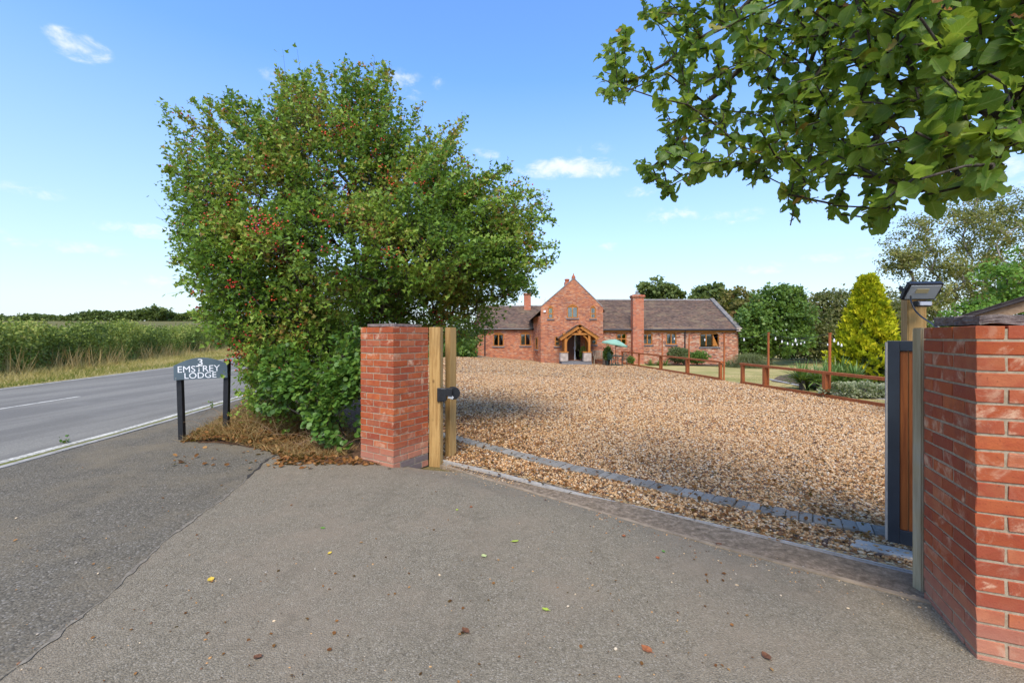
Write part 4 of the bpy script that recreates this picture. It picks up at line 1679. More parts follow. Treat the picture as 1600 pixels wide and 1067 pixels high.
# gutters, fascias, downpipes
mb = MB(); mb.tube([(gx1 + .02, ye - .05, ze - .045), (rx1 - .1, ye - .05, ze - .045)], .06, 8); mb.build('gutter', MATS['gutter_black'], house)
mb = MB(); mb.box(((gx1 + rx1) / 2, YR - .055, ze - .16), (rx1 - gx1 - .1, .10, .14)); mb.build('fascia', MATS['oak_frame'], house)
mb = MB(); mb.tube([(lx0, lye - .05, lze - .045), (sx + .1, lye - .05, lze - .045)], .06, 8); mb.build('gutter', MATS['gutter_black'], house)
mb = MB(); mb.tube([(xl_ - .02, YG + 1.0, zl - .03), (xl_ - .02, YL + .6, zl - .03)], .06, 8); mb.build('gutter', MATS['gutter_black'], house)
for x_, y_, z1 in ((hx(1070.3, YR - .07), YR - .07, ze - .05), (hx(757.6, YL - .07), YL - .07, lze - .05)):
    mb = MB(); mb.tube([(x_, y_, -.75), (x_, y_, z1)], .05, 8); mb.build('downpipe', MATS['gutter_black'], house)

# big front chimney of the right wing with a round cap and cowl
cx0, cx1 = hx(989, 34.0), hx(1006, 34.0)
ct = hz(462.5, 34.0)
mb = MB(); mb.box(((cx0 + cx1) / 2, 34.32, (ZB + ct) / 2), (cx1 - cx0, .66, ct - ZB)); ch = mb.build('chimney', MATS['chimney_brick'], house)
mb = MB()
for k, (g_, z_) in enumerate(((.06, -.10), (.10, -.02), (.05, .06))):
    mb.box(((cx0 + cx1) / 2, 34.32, ct + z_), (cx1 - cx0 + g_ * 2, .66 + g_ * 2, .076))
mb.build('chimney_cap', MATS['chimney_brick'], ch, bevel=.02)
mb = MB(); mb.lathe(((cx0 + cx1) / 2 - .02, 34.3, ct + .09), [(.0, 0), (.30, 0), (.25, .07), (.13, .10), (.13, .20), (.0, .20)], 14); mb.build('flue_cap', MATS['verge_stone'], ch)
mb = MB()
mb.lathe(((cx0 + cx1) / 2 - .04, 34.3, ct + .30), [(.0, 0), (.12, .02), (.10, .10), (.0, .16)], 10)
mb.bar(((cx0 + cx1) / 2 - .10, 34.3, ct + .40), ((cx0 + cx1) / 2 + .12, 34.3, ct + .44), .03, .03)
mb.build('cowl', MATS['lead'], ch)

# small fittings
plain('white_plastic', (.75, .75, .74), .5)
mb = MB(); mb.box((hx(851, YG), YG - .05, hz(486.7, YG)), (.17, .10, .15)); mb.build('security_light', MATS['white_plastic'], house, bevel=.02)
mb = MB(); mb.tube([(hx(851.3, 35.5), 35.5, 3.2), (hx(851.3, 35.5), 35.5, hz(465.5, 35.5))], .05, 8); mb.build('vent_pipe', MATS['white_plastic'], house)

# front door behind the porch
dr = MB(); dr.box(((dx0 + dx0 + .52) / 2, YG + .14, (dz0 + dz1) / 2), (.52, .06, dz1 - dz0 - .01)); door = dr.build('door', MATS['dark_door'], house)
mb = MB(); mb.box((dx0 + .46, YG + .085, .55), (.03, .05, .16)); mb.build('handle', MATS['lead'], door)
mb = MB(); mb.box((dx0 + .565, YG + .13, (dz0 + dz1) / 2), (.085, .08, dz1 - dz0 - .01)); mb.build('door_post', MATS['white_plastic'], house)
mb = MB(); mb.box((dx0 + .80, YG + .15, (dz0 + dz1) / 2), (.38, .02, dz1 - dz0 - .02)); mb.build('side_light', MATS['window_glass'], house)

# oak porch on stone plinths -------------------------------------------
YP = 32.3
pax, paz = hx(906, YP), hz(507.3, YP)
pl_, pr_ = (hx(874.3, YP), hz(528.6, YP)), (hx(936.2, YP), hz(527.6, YP))
pz0 = hz(551, YP)
mb = MB(); mb.box(((hx(884, YP) + hx(918, YP)) / 2, (YP + YG) / 2 - .02, -.55), (2.2, YG - YP + .1, .24)); porch = mb.build('porch', MATS['stone_sill'], house)
for a, b in ((875.8, 887.8), (911.8, 924.2)):
    xa, xb = hx(a, YP), hx(b, YP)
    mb = MB()
    mb.box(((xa + xb) / 2, YP + .45, (pz0 - .40) / 2 - .0), (xb - xa, .9, pz0 + .40 - .002))
    mb.build('plinth', MATS['porch_stone'], porch, bevel=.02)
    mb = MB()
    mb.box(((xa + xb) / 2, YP + .45, pz0 + .035), (xb - xa + .06, .96, .066))
    mb.build('plinth_cap', MATS['porch_oak'], porch)
zbm = hz(523.5, YP)
for px_ in (884.2, 921.2):
    x_ = hx(px_, YP)
    mb = MB(); mb.box((x_, YP + .15, (pz0 + .07 + zbm) / 2), (.17, .17, zbm - pz0 - .07)); mb.build('post', MATS['porch_oak'], porch, bevel=.01)
    mb = MB(); mb.box((x_, YG - .12, (pz0 + zbm) / 2), (.15, .15, zbm - pz0)); mb.build('post', MATS['porch_oak'], porch)
    s_ = 1 if px_ < 900 else -1
    pts = [(x_ + s_ * .06, YP + .15, zbm - .52), (x_ + s_ * .18, YP + .15, zbm - .27), (x_ + s_ * .42, YP + .15, zbm - .06)]
    mb = MB(); mb.tube(curve_pts([Vector(q) for q in pts], 8), .055, 4); mb.build('brace', MATS['porch_oak'], porch)
    for k in range(6):
        mb = MB(); mb.box((x_ - s_ * .02, YP + .36 + k * .21, (pz0 + .07 + zbm) / 2), (.04, .19, zbm - pz0 - .08)); mb.build('side_board', MATS['porch_oak'], porch)
mb = MB(); mb.bar((hx(880, YP), YP + .15, zbm + .075), (hx(925, YP), YP + .15, zbm + .075), .17, .15); mb.build('tie_beam', MATS['porch_oak'], porch, bevel=.01)
for px_ in (883.5, 921.8):
    x_ = hx(px_, YP)
    mb = MB(); mb.bar((x_, YP + .24, zbm + .05), (x_, YG - .01, zbm + .05), .14, .14); mb.build('wall_plate', MATS['porch_oak'], porch)
mb = MB(); mb.bar((pax, YP + .15, zbm + .15), (pax, YP + .15, paz - .16), .11, .11, (0, 1, 0)); mb.build('king_post', MATS['porch_oak'], porch)
for s_ in (-1, 1):
    mb = MB(); mb.bar((pax + s_ * .05, YP + .15, zbm + .20), (pax + s_ * .36, YP + .15, zbm + .50), .09, .09, (0, 1, 0)); mb.build('strut', MATS['porch_oak'], porch)
for q_ in (pl_, pr_):
    mb = MB(); mb.bar((q_[0], YP, q_[1]), (pax, YP, paz), .07, .21, (0, 1, 0)) if False else None
    d_ = Vector((pax - q_[0], 0, paz - q_[1])); L = d_.length; d_.normalize()
    up_ = Vector((-d_.z, 0, d_.x)); up_ = up_ if up_.z > 0 else -up_
    mb = MB(); mb.box(Vector((q_[0], YP, q_[1])) + d_ * (L / 2 + .02) - up_ * .10, (L + .06, .06, .20), (d_, YA, up_)); mb.build('barge_board', MATS['porch_oak'], porch, bevel=.008)
    mb = MB(); mb.box(Vector((q_[0], YG - .4, q_[1])) + d_ * (L / 2) - up_ * .13, (L, .10, .14), (d_, YA, up_)); mb.build('rafter', MATS['porch_oak'], porch)
    roof_slope((q_[0], YP - .06, q_[1] + .01), (q_[0], YG + .01, q_[1] + .01), (pax, YP - .06, paz + .01), (pax, YG + .01, paz + .01), 16, porch, 'porch_roof')

# ------------------------------------------------------------------ things in front of the house
plain('terracotta', (.33, .13, .07), .85)
plain('green_metal', (.022, .062, .052), .5, .5, .1)
plain('parasol_cloth', (.25, .42, .29), .85, var=.06, scale=3)
plain('grey_bench', (.30, .235, .165), .85, var=.2)
BUSH = [(0, (.025, .05, .012)), (.4, (.055, .105, .018)), (.75, (.10, .16, .03)), (1, (.17, .20, .05))]
leaf_mat('leaf_bush', BUSH)


def small_plant(name, base, h, r, n, leaf, mat, label, cat, stems=8, group=None, upright=.4, tmpl=LEAF, lo=.15, parent=None):
    """a leafy plant: thin stems from the base and leaves through an uneven crown"""
    if parent is None:
        root = thing(name, tuple(base), label, cat, group)
    else:
        root = parent
    b = np.array(base, float)
    bl = [((b[0] + random.uniform(-.25, .25) * r, b[1] + random.uniform(-.25, .25) * r, b[2] + h * (.45 + .25 * random.random())), (r * random.uniform(.6, .95), r * random.uniform(.6, .95), h * random.uniform(.32, .48))) for _ in range(5)]
    pos, d = sample_blobs(bl, n, .5)
    pos[:, 2] = np.maximum(pos[:, 2], b[2] + h * lo * rng.random(n))
    ax = unit(d * .7 + rand_unit(n) * .7 + np.array([0, 0, upright]))
    nr = unit(d * .5 + rand_unit(n) * .5 + np.array([0, -.2, .7]))
    tips = [np.array(q[0]) + rand_unit(1)[0] * np.array(q[1]) * .6 for q in bl for _ in range(max(1, stems // 5))]
    po, pa, _ = skeleton(tuple(b - np.array([0, 0, .03])), tips, .2, .2, .02)
    rd, _c = branch_radii(pa, .004 + .006 * h, .05 * h)
    off = np.array(base) if parent is None else 0
    branch_object('stem', MATS['bark'], po, pa, rd, root, 4)
    leaf_object('foliage', mat, tmpl, pos, ax, nr, leaf * rng.uniform(.7, 1.3, n), rng.beta(2.2, 2.2, n), root, kind='stuff')
    return root


m, t = new_mat('bark')
n1 = t.n('TexNoise', {'Vector': t.n('Mapping', {'Vector': gcoord(t), 'Scale': (18, 18, 5)}), 'Scale': 2.0, 'Detail': 7.0, 'Roughness': .7})
finish(t, bsdf(t, t.ramp(n1, [(.3, (.035, .028, .022)), (.55, (.10, .082, .062)), (.75, (.19, .165, .13))]), .95, bump(t, n1, .8, .02), .1))

# topiary in the porch, shrub in a pot by the table
q = Vector((hx(911, 33.0), 33.0, -.40))
root = thing('potted_topiary', tuple(q), 'clipped green bush in a dark pot beside the front door', 'potted plant')
mb = MB(); mb.lathe(q, [(.0, 0), (.12, 0), (.16, .22), (.18, .24), (.15, .25), (0, .22)], 14); mb.build('pot', MATS['gutter_black'], root)
n = 2200
pos, d = sample_blobs([((q.x, q.y, q.z + .62), (.21, .21, .42)), ((q.x, q.y, q.z + .42), (.24, .24, .25))], n, .8)
leaf_object('foliage', MATS['leaf_bush'], LEAF, pos, d + rand_unit(n) * .6, rand_unit(n), .055, rng.beta(2, 3, n), root, kind='stuff')

tb = gp(961, 571)
root = thing('potted_shrub', (gp(950, 571).x, tb.y + .1, g(gp(950, 571).x, tb.y)), 'leafy green shrub in a pot left of the garden table', 'potted plant')
q = root.location.copy()
mb = MB(); mb.lathe(q, [(.0, 0), (.15, 0), (.19, .30), (.21, .33), (.17, .33), (0, .30)], 14); mb.build('pot', MATS['gutter_black'], root)
small_plant('', q + Vector((0, 0, .3)), .85, .33, 900, .12, MATS['leaf_bush'], '', '', parent=root)

# garden bench beside the porch
bx0, bx1, yb = hx(927, 33.2), hx(944, 33.2), 33.2
zb0 = g((bx0 + bx1) / 2, yb)
root = thing('garden_bench', ((bx0 + bx1) / 2, yb, zb0), 'weathered wooden bench against the house wall right of the porch', 'bench')
for k in range(4):
    mb = MB(); mb.box(((bx0 + bx1) / 2, yb - .2 + k * .115, zb0 + .43), (bx1 - bx0, .10, .03)); mb.build('seat_slat', MATS['grey_bench'], root)
for k in range(6):
    x_ = bx0 + .06 + k * (bx1 - bx0 - .12) / 5
    mb = MB(); mb.bar((x_, yb + .23, zb0 + .48), (x_, yb + .33, zb0 + .98), .09, .025, (0, 1, 0)); mb.build('back_slat', MATS['grey_bench'], root)
mb = MB(); mb.box(((bx0 + bx1) / 2, yb + .345, zb0 + .96), (bx1 - bx0, .03, .08)); mb.build('back_rail', MATS['grey_bench'], root)
for x_ in (bx0 + .04, bx1 - .04):
    for y_, h_ in ((yb - .2, .60), (yb + .24, .46)):
        mb = MB(); mb.box((x_, y_, zb0 + h_ / 2 - .02), (.06, .06, h_)); mb.build('leg', MATS['grey_bench'], root)
    mb = MB(); mb.box((x_, yb + .02, zb0 + .62), (.08, .56, .03)); mb.build('armrest', MATS['grey_bench'], root)

# parasol, table and two chairs
q = Vector((hx(962, tb.y), tb.y, g(hx(962, tb.y), tb.y)))
root = thing('parasol', tuple(q), 'pale green parasol, tilted, over the garden table', 'parasol')
za = hz(529.5, tb.y)
mb = MB(); mb.tube([q, (q.x, q.y, za - .15)], .022, 8); mb.build('pole', MATS['green_metal'], root)
mb = MB(); mb.lathe(q, [(0, 0), (.26, 0), (.26, .05), (.05, .07), (.05, .22), (0, .22)], 16); mb.build('base', MATS['green_metal'], root)
tilt = Matrix.Rotation(.19, 3, 'Y')
hub = Vector((q.x, q.y, za - .02))
mb = MB()
R_, drop = .93, .34
vs, fs = [hub], []
for ring_, (rr_, dz_) in enumerate(((.33, -.07), (.66, -.19), (1.0, -.34), (1.0, -.43))):
    for k in range(16):
        a = math.pi * 2 * k / 16
        sc_ = (1 if k % 2 == 0 else .965) * rr_ * R_
        vs.append(hub + tilt @ Vector((sc_ * math.cos(a), sc_ * math.sin(a), dz_ - (.0 if k % 2 == 0 else .012))))
for k in range(16):
    fs.append((0, 1 + k, 1 + (k + 1) % 16))
    for r_ in range(3):
        a0 = 1 + r_ * 16
        fs.append((a0 + k, a0 + 16 + k, a0 + 16 + (k + 1) % 16, a0 + (k + 1) % 16))
mb.add(vs, fs)
mb.build('canopy', MATS['parasol_cloth'], root)
for k in range(8):
    a = math.pi * 2 * k / 8
    mb = MB(); mb.tube([hub + tilt @ Vector((.05 * math.cos(a), .05 * math.sin(a), -.04)), hub + tilt @ Vector((.9 * math.cos(a), .9 * math.sin(a), -.345))], .008, 4); mb.build('rib', MATS['green_metal'], root)
mb = MB(); mb.lathe(hub, [(0, .0), (.03, 0), (.02, .06), (0, .08)], 8); mb.build('finial', MATS['green_metal'], root)

tz = q.z
tcx, tcy = q.x + .0, q.y
root = thing('garden_table', (tcx, tcy, tz), 'round green metal garden table with the parasol through it', 'table')
mb = MB(); mb.lathe((tcx, tcy, tz + .68), [(.03, 0), (.42, 0), (.43, .02), (.42, .04), (.03, .04)], 20); mb.build('top', MATS['green_metal'], root)
for k in range(4):
    a = math.pi / 4 + k * math.pi / 2
    p0 = Vector((tcx, tcy, tz))
    dv = Vector((math.cos(a), math.sin(a), 0))
    mb = MB(); mb.tube(curve_pts([p0 + dv * .34 + ZA * .68, p0 + dv * .16 + ZA * .4, p0 + dv * .22 + ZA * .18, p0 + dv * .36], 8), .018, 5); mb.build('leg', MATS['green_metal'], root)


def garden_chair(x_, y_, face, label):
    z_ = g(x_, y_)
    root = thing('garden_chair', (x_, y_, z_), label, 'chair', 'green metal garden chairs')
    f = Vector((math.cos(face), math.sin(face), 0))
    s_ = Vector((-f.y, f.x, 0))
    o_ = Vector((x_, y_, z_))
    mb = MB(); mb.box(o_ + ZA * .44, (.44, .46, .03), (f, s_, ZA)); mb.build('seat', MATS['green_metal'], root, bevel=.01)
    mb = MB()
    mb.tube(curve_pts([o_ - f * .2 - s_ * .22 + ZA * .44, o_ - f * .26 - s_ * .22 + ZA * .75, o_ - f * .28 + ZA * .95, o_ - f * .26 + s_ * .22 + ZA * .75, o_ - f * .2 + s_ * .22 + ZA * .44], 14), .016, 5)
    for k in range(-3, 4):
        mb.tube([o_ - f * .2 + s_ * (k * .06) + ZA * .45, o_ - f * .27 + s_ * (k * .055) + ZA * (.92 - abs(k) * .035)], .009, 4)
    for z2 in (.58, .72):
        mb.tube([o_ - f * .24 - s_ * .22 + ZA * z2, o_ - f * .24 + s_ * .22 + ZA * z2], .009, 4)
    mb.build('backrest', MATS['green_metal'], root)
    for a in (-1, 1):
        for b in (-1, 1):
            mb = MB(); mb.tube([o_ + f * (.19 * a) + s_ * (.2 * b) + ZA * .44, o_ + f * (.24 * a) + s_ * (.23 * b)], .017, 5); mb.build('leg', MATS['green_metal'], root)
        mb = MB(); mb.tube(curve_pts([o_ - f * .25 + s_ * (.23 * a) + ZA * .68, o_ + f * .16 + s_ * (.25 * a) + ZA * .67, o_ + f * .2 + s_ * (.23 * a) + ZA * .44], 8), .014, 5); mb.build('armrest', MATS['green_metal'], root)


garden_chair(hx(972, tb.y - .5), tb.y - .55, 2.2, 'green metal garden chair nearest the red timber fence')
garden_chair(hx(955, tb.y - .1), tb.y - .25, .5, 'green metal garden chair between the potted shrub and the table')

# brown gate post at the far left corner of the house
wood('stained_fence', (.43, .125, .036), (.29, .08, .024), .8, .7)
x_ = hx(741, 36.2)
post((x_, 36.2), (.28, .12), hz(535, 36.2), (1, 0), MATS['stained_fence'], 'broad brown timber post at the far left corner of the house')

# ================================================================== stained timber fence along the lawn
def at_fence(px, ytop, ybot):
    q = gp(px, ybot)
    k = (px - CX) / F
    # where the view line crosses the fence line
    m_ = (FB.x - FA.x) / (FB.y - FA.y)
    y = (FA.x - m_ * FA.y) / (k - m_)
    x = k * y
    return Vector((x, y, g(x, y)))


FD = Vector((FB.x - FA.x, FB.y - FA.y, 0)).normalized()
FN = Vector((-FD.y, FD.x, 0))
TOP_A = [(971.5, 548.4), (1127.5, 564.5)]
TOP_B = [(1158, 567), (1388, 589)]
BOT = [(971.5, 567.5), (1388, 637.5)]


def lerp_px(l, px):
    return l[0][1] + (l[1][1] - l[0][1]) * (px - l[0][0]) / (l[1][0] - l[0][0])


def top_z(seg, p_, px):
    return CAM_H + (HOR - lerp_px(seg, px)) * p_.y / F


def fence(posts, seg, px0, px1, label, beyond=None):
    a, b = at_fence(px0, 0, 0), at_fence(px1, 0, 0)
    root = thing('timber_fence', ((a.x + b.x) / 2, (a.y + b.y) / 2, g((a.x + b.x) / 2, (a.y + b.y) / 2)), label, 'fence', 'low stained fences round the lawn')
    za_, zb_ = top_z(seg, a, px0), top_z(seg, b, px1)
    if beyond:
        d = (b - a).normalized()
        b2 = b + d * beyond
        zb2 = zb_ + (zb_ - za_) / (b - a).length * beyond * .3
    else:
        b2, zb2 = b, zb_
    mb = MB(); mb.bar((a.x, a.y, za_ - .04), (b2.x, b2.y, zb2 - .04), .11, .085); mb.build('top_rail', MATS['stained_fence'], root, bevel=.005)
    mb = MB(); mb.bar((a.x, a.y, a.z + .045), (b2.x, b2.y, g(b2.x, b2.y) + .045), .06, .11); mb.build('bottom_rail', MATS['stained_fence'], root, bevel=.005)
    pts = [(at_fence(px, 0, 0), px) for px in posts]
    for p_, px in pts:
        zt = top_z(seg, p_, px) - .084
        mb = MB(); mb.box((p_.x, p_.y, (p_.z - .12 + zt) / 2), (.15, .10, zt - p_.z + .12), (FD, FN, ZA)); mb.build('post', MATS['stained_fence'], root, bevel=.005)
    if beyond:
        k = 2.4
        while k < beyond:
            p_ = b + (b2 - b).normalized() * k
            mb = MB(); mb.box((p_.x, p_.y, (g(p_.x, p_.y) + zb_ - .05) / 2 - .03), (.11, .075, zb_ - g(p_.x, p_.y)), (FD, FN, ZA)); mb.build('post', MATS['stained_fence'], root)
            k += 2.4
    return root


fence([972.6, 998.4, 1031.6, 1073.2, 1125.6], TOP_A, 971.5, 1128, 'far low reddish timber fence section running up to the garden table')
fence([1160.4, 1195, 1289.6], TOP_B, 1157.5, 1388, 'near low reddish timber fence section with the gap at its left end', beyond=5.0)
# the pale strip edging the gravel under the fence
ribbon('gravel_edging', [at_fence(px, 0, 0) for px in (971, 1030, 1100, 1200, 1300, 1388, 1500)], .06, .12, .03, MATS['track_concrete'], .08) if False else None

# light poles standing against the fence, with a string of bulbs
poles = [(1012, 505.5), (1032.5, 521), (1074.0, 522.5), (1128.5, 522), (1197.0, 520.5), (1292, 521.5)]
names = ['thin timber light pole nearest the garden table', 'thin timber light pole second from the garden table', 'thin timber light pole in front of the wide three-light window',
         'thin timber light pole at the gap in the fence', 'thin timber light pole in front of the pampas grass and laurel', 'thin timber light pole in front of the yuccas']
plain('bulb', (.82, .80, .74), .3, .5)
tops = []
for (px, yt_), lab in list(zip(poles, names))[1:]:
    p_ = at_fence(px, 0, 0) + FN * (.075 if FN.y > 0 else -.075)
    zt = CAM_H + (HOR - yt_) * p_.y / F
    o = bpy.data.objects.new('light_pole', None)
    mb = MB()
    mb.bar(Vector((0, 0, -.1)), Vector((.015, 0, zt - p_.z)), .055, .05, (0, 1, 0))
    mb.box((.02, 0, zt - p_.z + .015), (.07, .065, .03))
    o = mb.build('light_pole', MATS['stained_fence'])
    o.location = p_
    tag(o, lab, 'pole', 'light poles along the lawn fence')
    tops.append(Vector((p_.x, p_.y, zt)))
far_end = P(1140, 520, 45)
root = thing('string_lights', tuple(tops[0]), 'black cable with white bulbs strung between the light poles round the lawn', 'string lights')
mb = MB()
bulbs = []
runs = list(zip(tops[:-1], tops[1:])) + [(tops[-2], P(1262, 531, 26)), (tops[-1], P(1330, 529, 22)), (P(1262, 531, 26), P(1330, 529, 22))]
for a, b in runs:
    L = (b - a).length
    pts = [a.lerp(b, i / 14) - ZA * (.28 * math.sin(math.pi * i / 14) * min(1, L / 5)) for i in range(15)]
    mb.tube(pts, .006, 4)
    nb_ = max(2, int(L / 1.6))
    for i in range(1, nb_):
        k_ = i / nb_ * 14
        bulbs.append(pts[int(k_)].lerp(pts[min(14, int(k_) + 1)], k_ - int(k_)) - ZA * .03)
mb.build('cable', MATS['black_plastic'], root)
bm_ = None
for b in bulbs:
    mb = MB(); mb.lathe(b, [(.0, -.10), (.025, -.09), (.035, -.06), (.022, -.02), (.015, .03), (0, .03)], 8)
    mb.build('light_bulb', MATS['bulb'], root, smooth=True)

# outbuilding on the right: pale barge board and dark roof over the pillar
wood('shed_board', (.37, .25, .15), (.26, .16, .09), .5, .8, 'X')
wood('shed_wall', (.30, .19, .11), (.2, .12, .07), .5, .8)
plain('felt_roof', (.055, .045, .043), .9, var=.25, scale=6, bmp=.5)
sA = P(1497, 500, 8.2)
SX = Vector((.695, -.719, 0)).normalized()            # along its front, towards the camera
SY = Vector((.719, .695, 0)).normalized()             # into the building
rise = .40
run = 2.5
apex = sA + SX * run + ZA * (rise * run)
endR = sA + SX * (2 * run)
mid = sA + SX * run + SY * 1.8
root = thing('timber_shed', (mid.x, mid.y, g(mid.x, mid.y)), 'timber outbuilding with pale barge board and dark roof behind the right pillar', 'shed')
for a, b in ((sA, apex), (endR, apex)):
    d_ = (b - a).normalized()
    up_ = d_.cross(SY)
    up_ = up_ if up_.z > 0 else -up_
    L = (b - a).length
    mb = MB(); mb.box((a + b) / 2 - up_ * .10, (L + .02, .045, .17), (d_, SY, up_)); mb.build('barge_board', MATS['shed_board'], root, bevel=.004)
    mb = MB(); mb.box((a + b) / 2 + SY * 1.7 + up_ * .015, (L + .10, 3.6, .05), (d_, SY, up_)); rf = mb.build('roof', MATS['felt_roof'], root)
    for k in range(9):
        mb = MB(); mb.box(a + d_ * (L * (k + .5) / 9) + SY * 1.7 + up_ * .055, (L / 9 + .03, 3.62, .018), ((d_ + up_ * .035).normalized(), SY, up_)); mb.build('felt_strip', MATS['felt_roof'], rf)
    for k in range(4):
        mb = MB(); mb.box((a + b) / 2 + SY * (.6 + k * .8) - up_ * .09, (L - .1, .05, .12), (d_, SY, up_)); mb.build('rafter', MATS['shed_wall'], root)
wz = g(mid.x, mid.y) - .1
k = 0
s_ = .3
while s_ < 2 * run - .3:
    zt = sA.z - .20 + min(s_, 2 * run - s_ - .14) * rise
    c_ = sA + SX * (s_ + .07) + SY * (.35 + (k % 2) * .008)
    mb = MB(); mb.box((c_.x, c_.y, (wz + zt) / 2), (.136, .025, zt - wz), (SX, SY, ZA)); mb.build('wall_board', MATS['shed_wall'], root)
    s_ += .14
    k += 1
for s_ in (.33, 2 * run - .33):
    c_ = sA + SX * s_ + SY * 1.9
    mb = MB(); mb.box((c_.x, c_.y, (wz + sA.z - .2) / 2), (.06, 3.0, sA.z - .2 - wz), (SX, SY, ZA)); mb.build('side_wall', MATS['shed_wall'], root)

# ================================================================== vegetation
HAW = [(0, (.055, .125, .016)), (.3, (.125, .240, .028)), (.6, (.225, .360, .044)), (.85, (.34, .44, .065)), (.97, (.38, .38, .06)), (1, (.36, .20, .05))]
leaf_mat('leaf_hawthorn', HAW, .38, .48, .3)
leaf_mat('leaf_bramble', [(0, (.035, .085, .016)), (.4, (.08, .18, .028)), (.75, (.14, .27, .04)), (.93, (.23, .34, .06)), (1, (.35, .26, .06))], .35, .42, .35)
leaf_mat('leaf_hedge', [(0, (.040, .065, .016)), (.4, (.17, .225, .042)), (.75, (.30, .35, .07)), (1, (.45, .41, .11))], .3, .6, .2)
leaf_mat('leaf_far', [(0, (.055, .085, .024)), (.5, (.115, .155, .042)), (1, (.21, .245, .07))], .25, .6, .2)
leaf_mat('leaf_laurel', [(0, (.05, .10, .018)), (.5, (.11, .20, .03)), (1, (.20, .30, .05))], .3, .45, .3)
leaf_mat('leaf_olive', [(0, (.065, .075, .026)), (.4, (.125, .135, .044)), (.75, (.19, .175, .06)), (1, (.24, .17, .065))], .3, .6, .2)
leaf_mat('leaf_russet', [(0, (.08, .08, .022)), (.4, (.155, .145, .034)), (.75, (.23, .175, .05)), (1, (.20, .10, .035))], .3, .6, .2)
leaf_mat('leaf_birch', [(0, (.12, .125, .035)), (.4, (.22, .225, .06)), (.75, (.31, .29, .09)), (1, (.36, .25, .09))], .4, .55, .2)
leaf_mat('leaf_gold', [(0, (.16, .21, .008)), (.35, (.40, .44, .012)), (.7, (.62, .60, .018)), (1, (.78, .66, .03))], .3, .55, .15)
leaf_mat('leaf_fresh', [(0, (.055, .13, .018)), (.5, (.13, .27, .032)), (1, (.24, .38, .06))], .38, .5, .25)
m, t = new_mat('leaf_apple')
at = t.n('Attribute', out=2, attribute_name='tint')
lx_ = t.math('ABSOLUTE', t.n('Attribute', out=2, attribute_name='leaf_x'))
ly_ = t.n('Attribute', out=2, attribute_name='leaf_y')
c = t.ramp(at, [(0, (.050, .120, .016)), (.35, (.105, .205, .024)), (.7, (.185, .285, .032)), (.9, (.28, .33, .045)), (.97, (.40, .31, .05)), (1, (.40, .13, .03))])
mid_ = t.rng(lx_, .012, .035, 1, 0)
sv_ = t.math('FRACT', t.math('MULTIPLY', t.math('SUBTRACT', ly_, t.math('MULTIPLY', lx_, .75)), 6.5))
vein = t.math('MAXIMUM', mid_, t.math('MULTIPLY', t.rng(t.math('ABSOLUTE', t.math('SUBTRACT', sv_, .5)), .0, .11, 1, 0), .55))
c = t.mix(t.math('MULTIPLY', vein, .45), c, (.34, .40, .10))
nz = t.n('TexNoise', {'Vector': gcoord(t), 'Scale': 48.0, 'Detail': 5.0, 'Roughness': .7})
c = t.mix(t.rng(nz, .60, .72, 0, .8), c, (.17, .095, .03))
c = t.mix(t.rng(nz, .50, .32, 0, .4), c, (.05, .11, .02))
p_ = bsdf(t, c, .42, bump(t, vein, .35, .002), .35)
tr = t.n('BsdfTranslucent', {'Color': t.mix(.45, c, (.42, .52, .04))})
finish(t, t.n('MixShader', {0: .52, 1: p_, 2: tr}))
leaf_mat('leaf_variegated', [(0, (.12, .16, .07)), (.5, (.34, .36, .20)), (1, (.55, .53, .38))], .3, .55, .2)
leaf_mat('leaf_yucca', [(0, (.07, .13, .03)), (.5, (.14, .24, .05)), (.85, (.23, .32, .09)), (1, (.40, .32, .16))], .25, .45, .3)
leaf_mat('leaf_pampas', [(0, (.09, .115, .04)), (.5, (.17, .19, .07)), (1, (.33, .31, .17))], .3, .6, .2)
leaf_mat('straw', [(0, (.16, .08, .03)), (.35, (.31, .17, .065)), (.7, (.48, .31, .13)), (1, (.62, .47, .24))], .3, .75, .1)
leaf_mat('grass_verge_leaf', [(0, (.10, .14, .025)), (.3, (.22, .22, .05)), (.55, (.44, .34, .12)), (1, (.62, .48, .22))], .35, .7, .1)
leaf_mat('leaf_dead', [(0, (.055, .022, .012)), (.4, (.19, .068, .024)), (.75, (.33, .14, .045)), (1, (.48, .26, .10))], .2, .75, .1)
m, t = new_mat('bark_birch')
n1 = t.n('TexNoise', {'Vector': gcoord(t), 'Scale': 6.0, 'Detail': 6.0})
finish(t, bsdf(t, t.ramp(n1, [(.35, (.10, .08, .065)), (.55, (.34, .30, .26)), (.7, (.48, .45, .41))]), .9, bump(t, n1, .5, .02), .1))
m, t = new_mat('berry')
at = t.n('Attribute', out=2, attribute_name='tint')
finish(t, bsdf(t, t.ramp(at, [(0, (.22, .010, .012)), (.5, (.55, .025, .012)), (1, (.72, .11, .018))]), .35, None, .5))


def pxb(px, py, rx, ry, y, rd):
    """an ellipsoid given by its outline in the photograph, its distance and its depth"""
    return (tuple(P(px, py, y)), (rx * y / F, rd, ry * y / F))


def along(par, pos, rad, tmin, tmax, n):
    """n random points on the thin branches, with the branch direction"""
    idx = np.where((rad < tmax) & (rad >= tmin) & (par >= 0))[0]
    L = np.linalg.norm(pos[idx] - pos[par[idx]], axis=1)
    ch = rng.choice(idx, n, p=L / L.sum())
    f = rng.random((n, 1))
    d = unit(pos[ch] - pos[par[ch]])
    return pos[par[ch]] * (1 - f) + pos[ch] * f, d


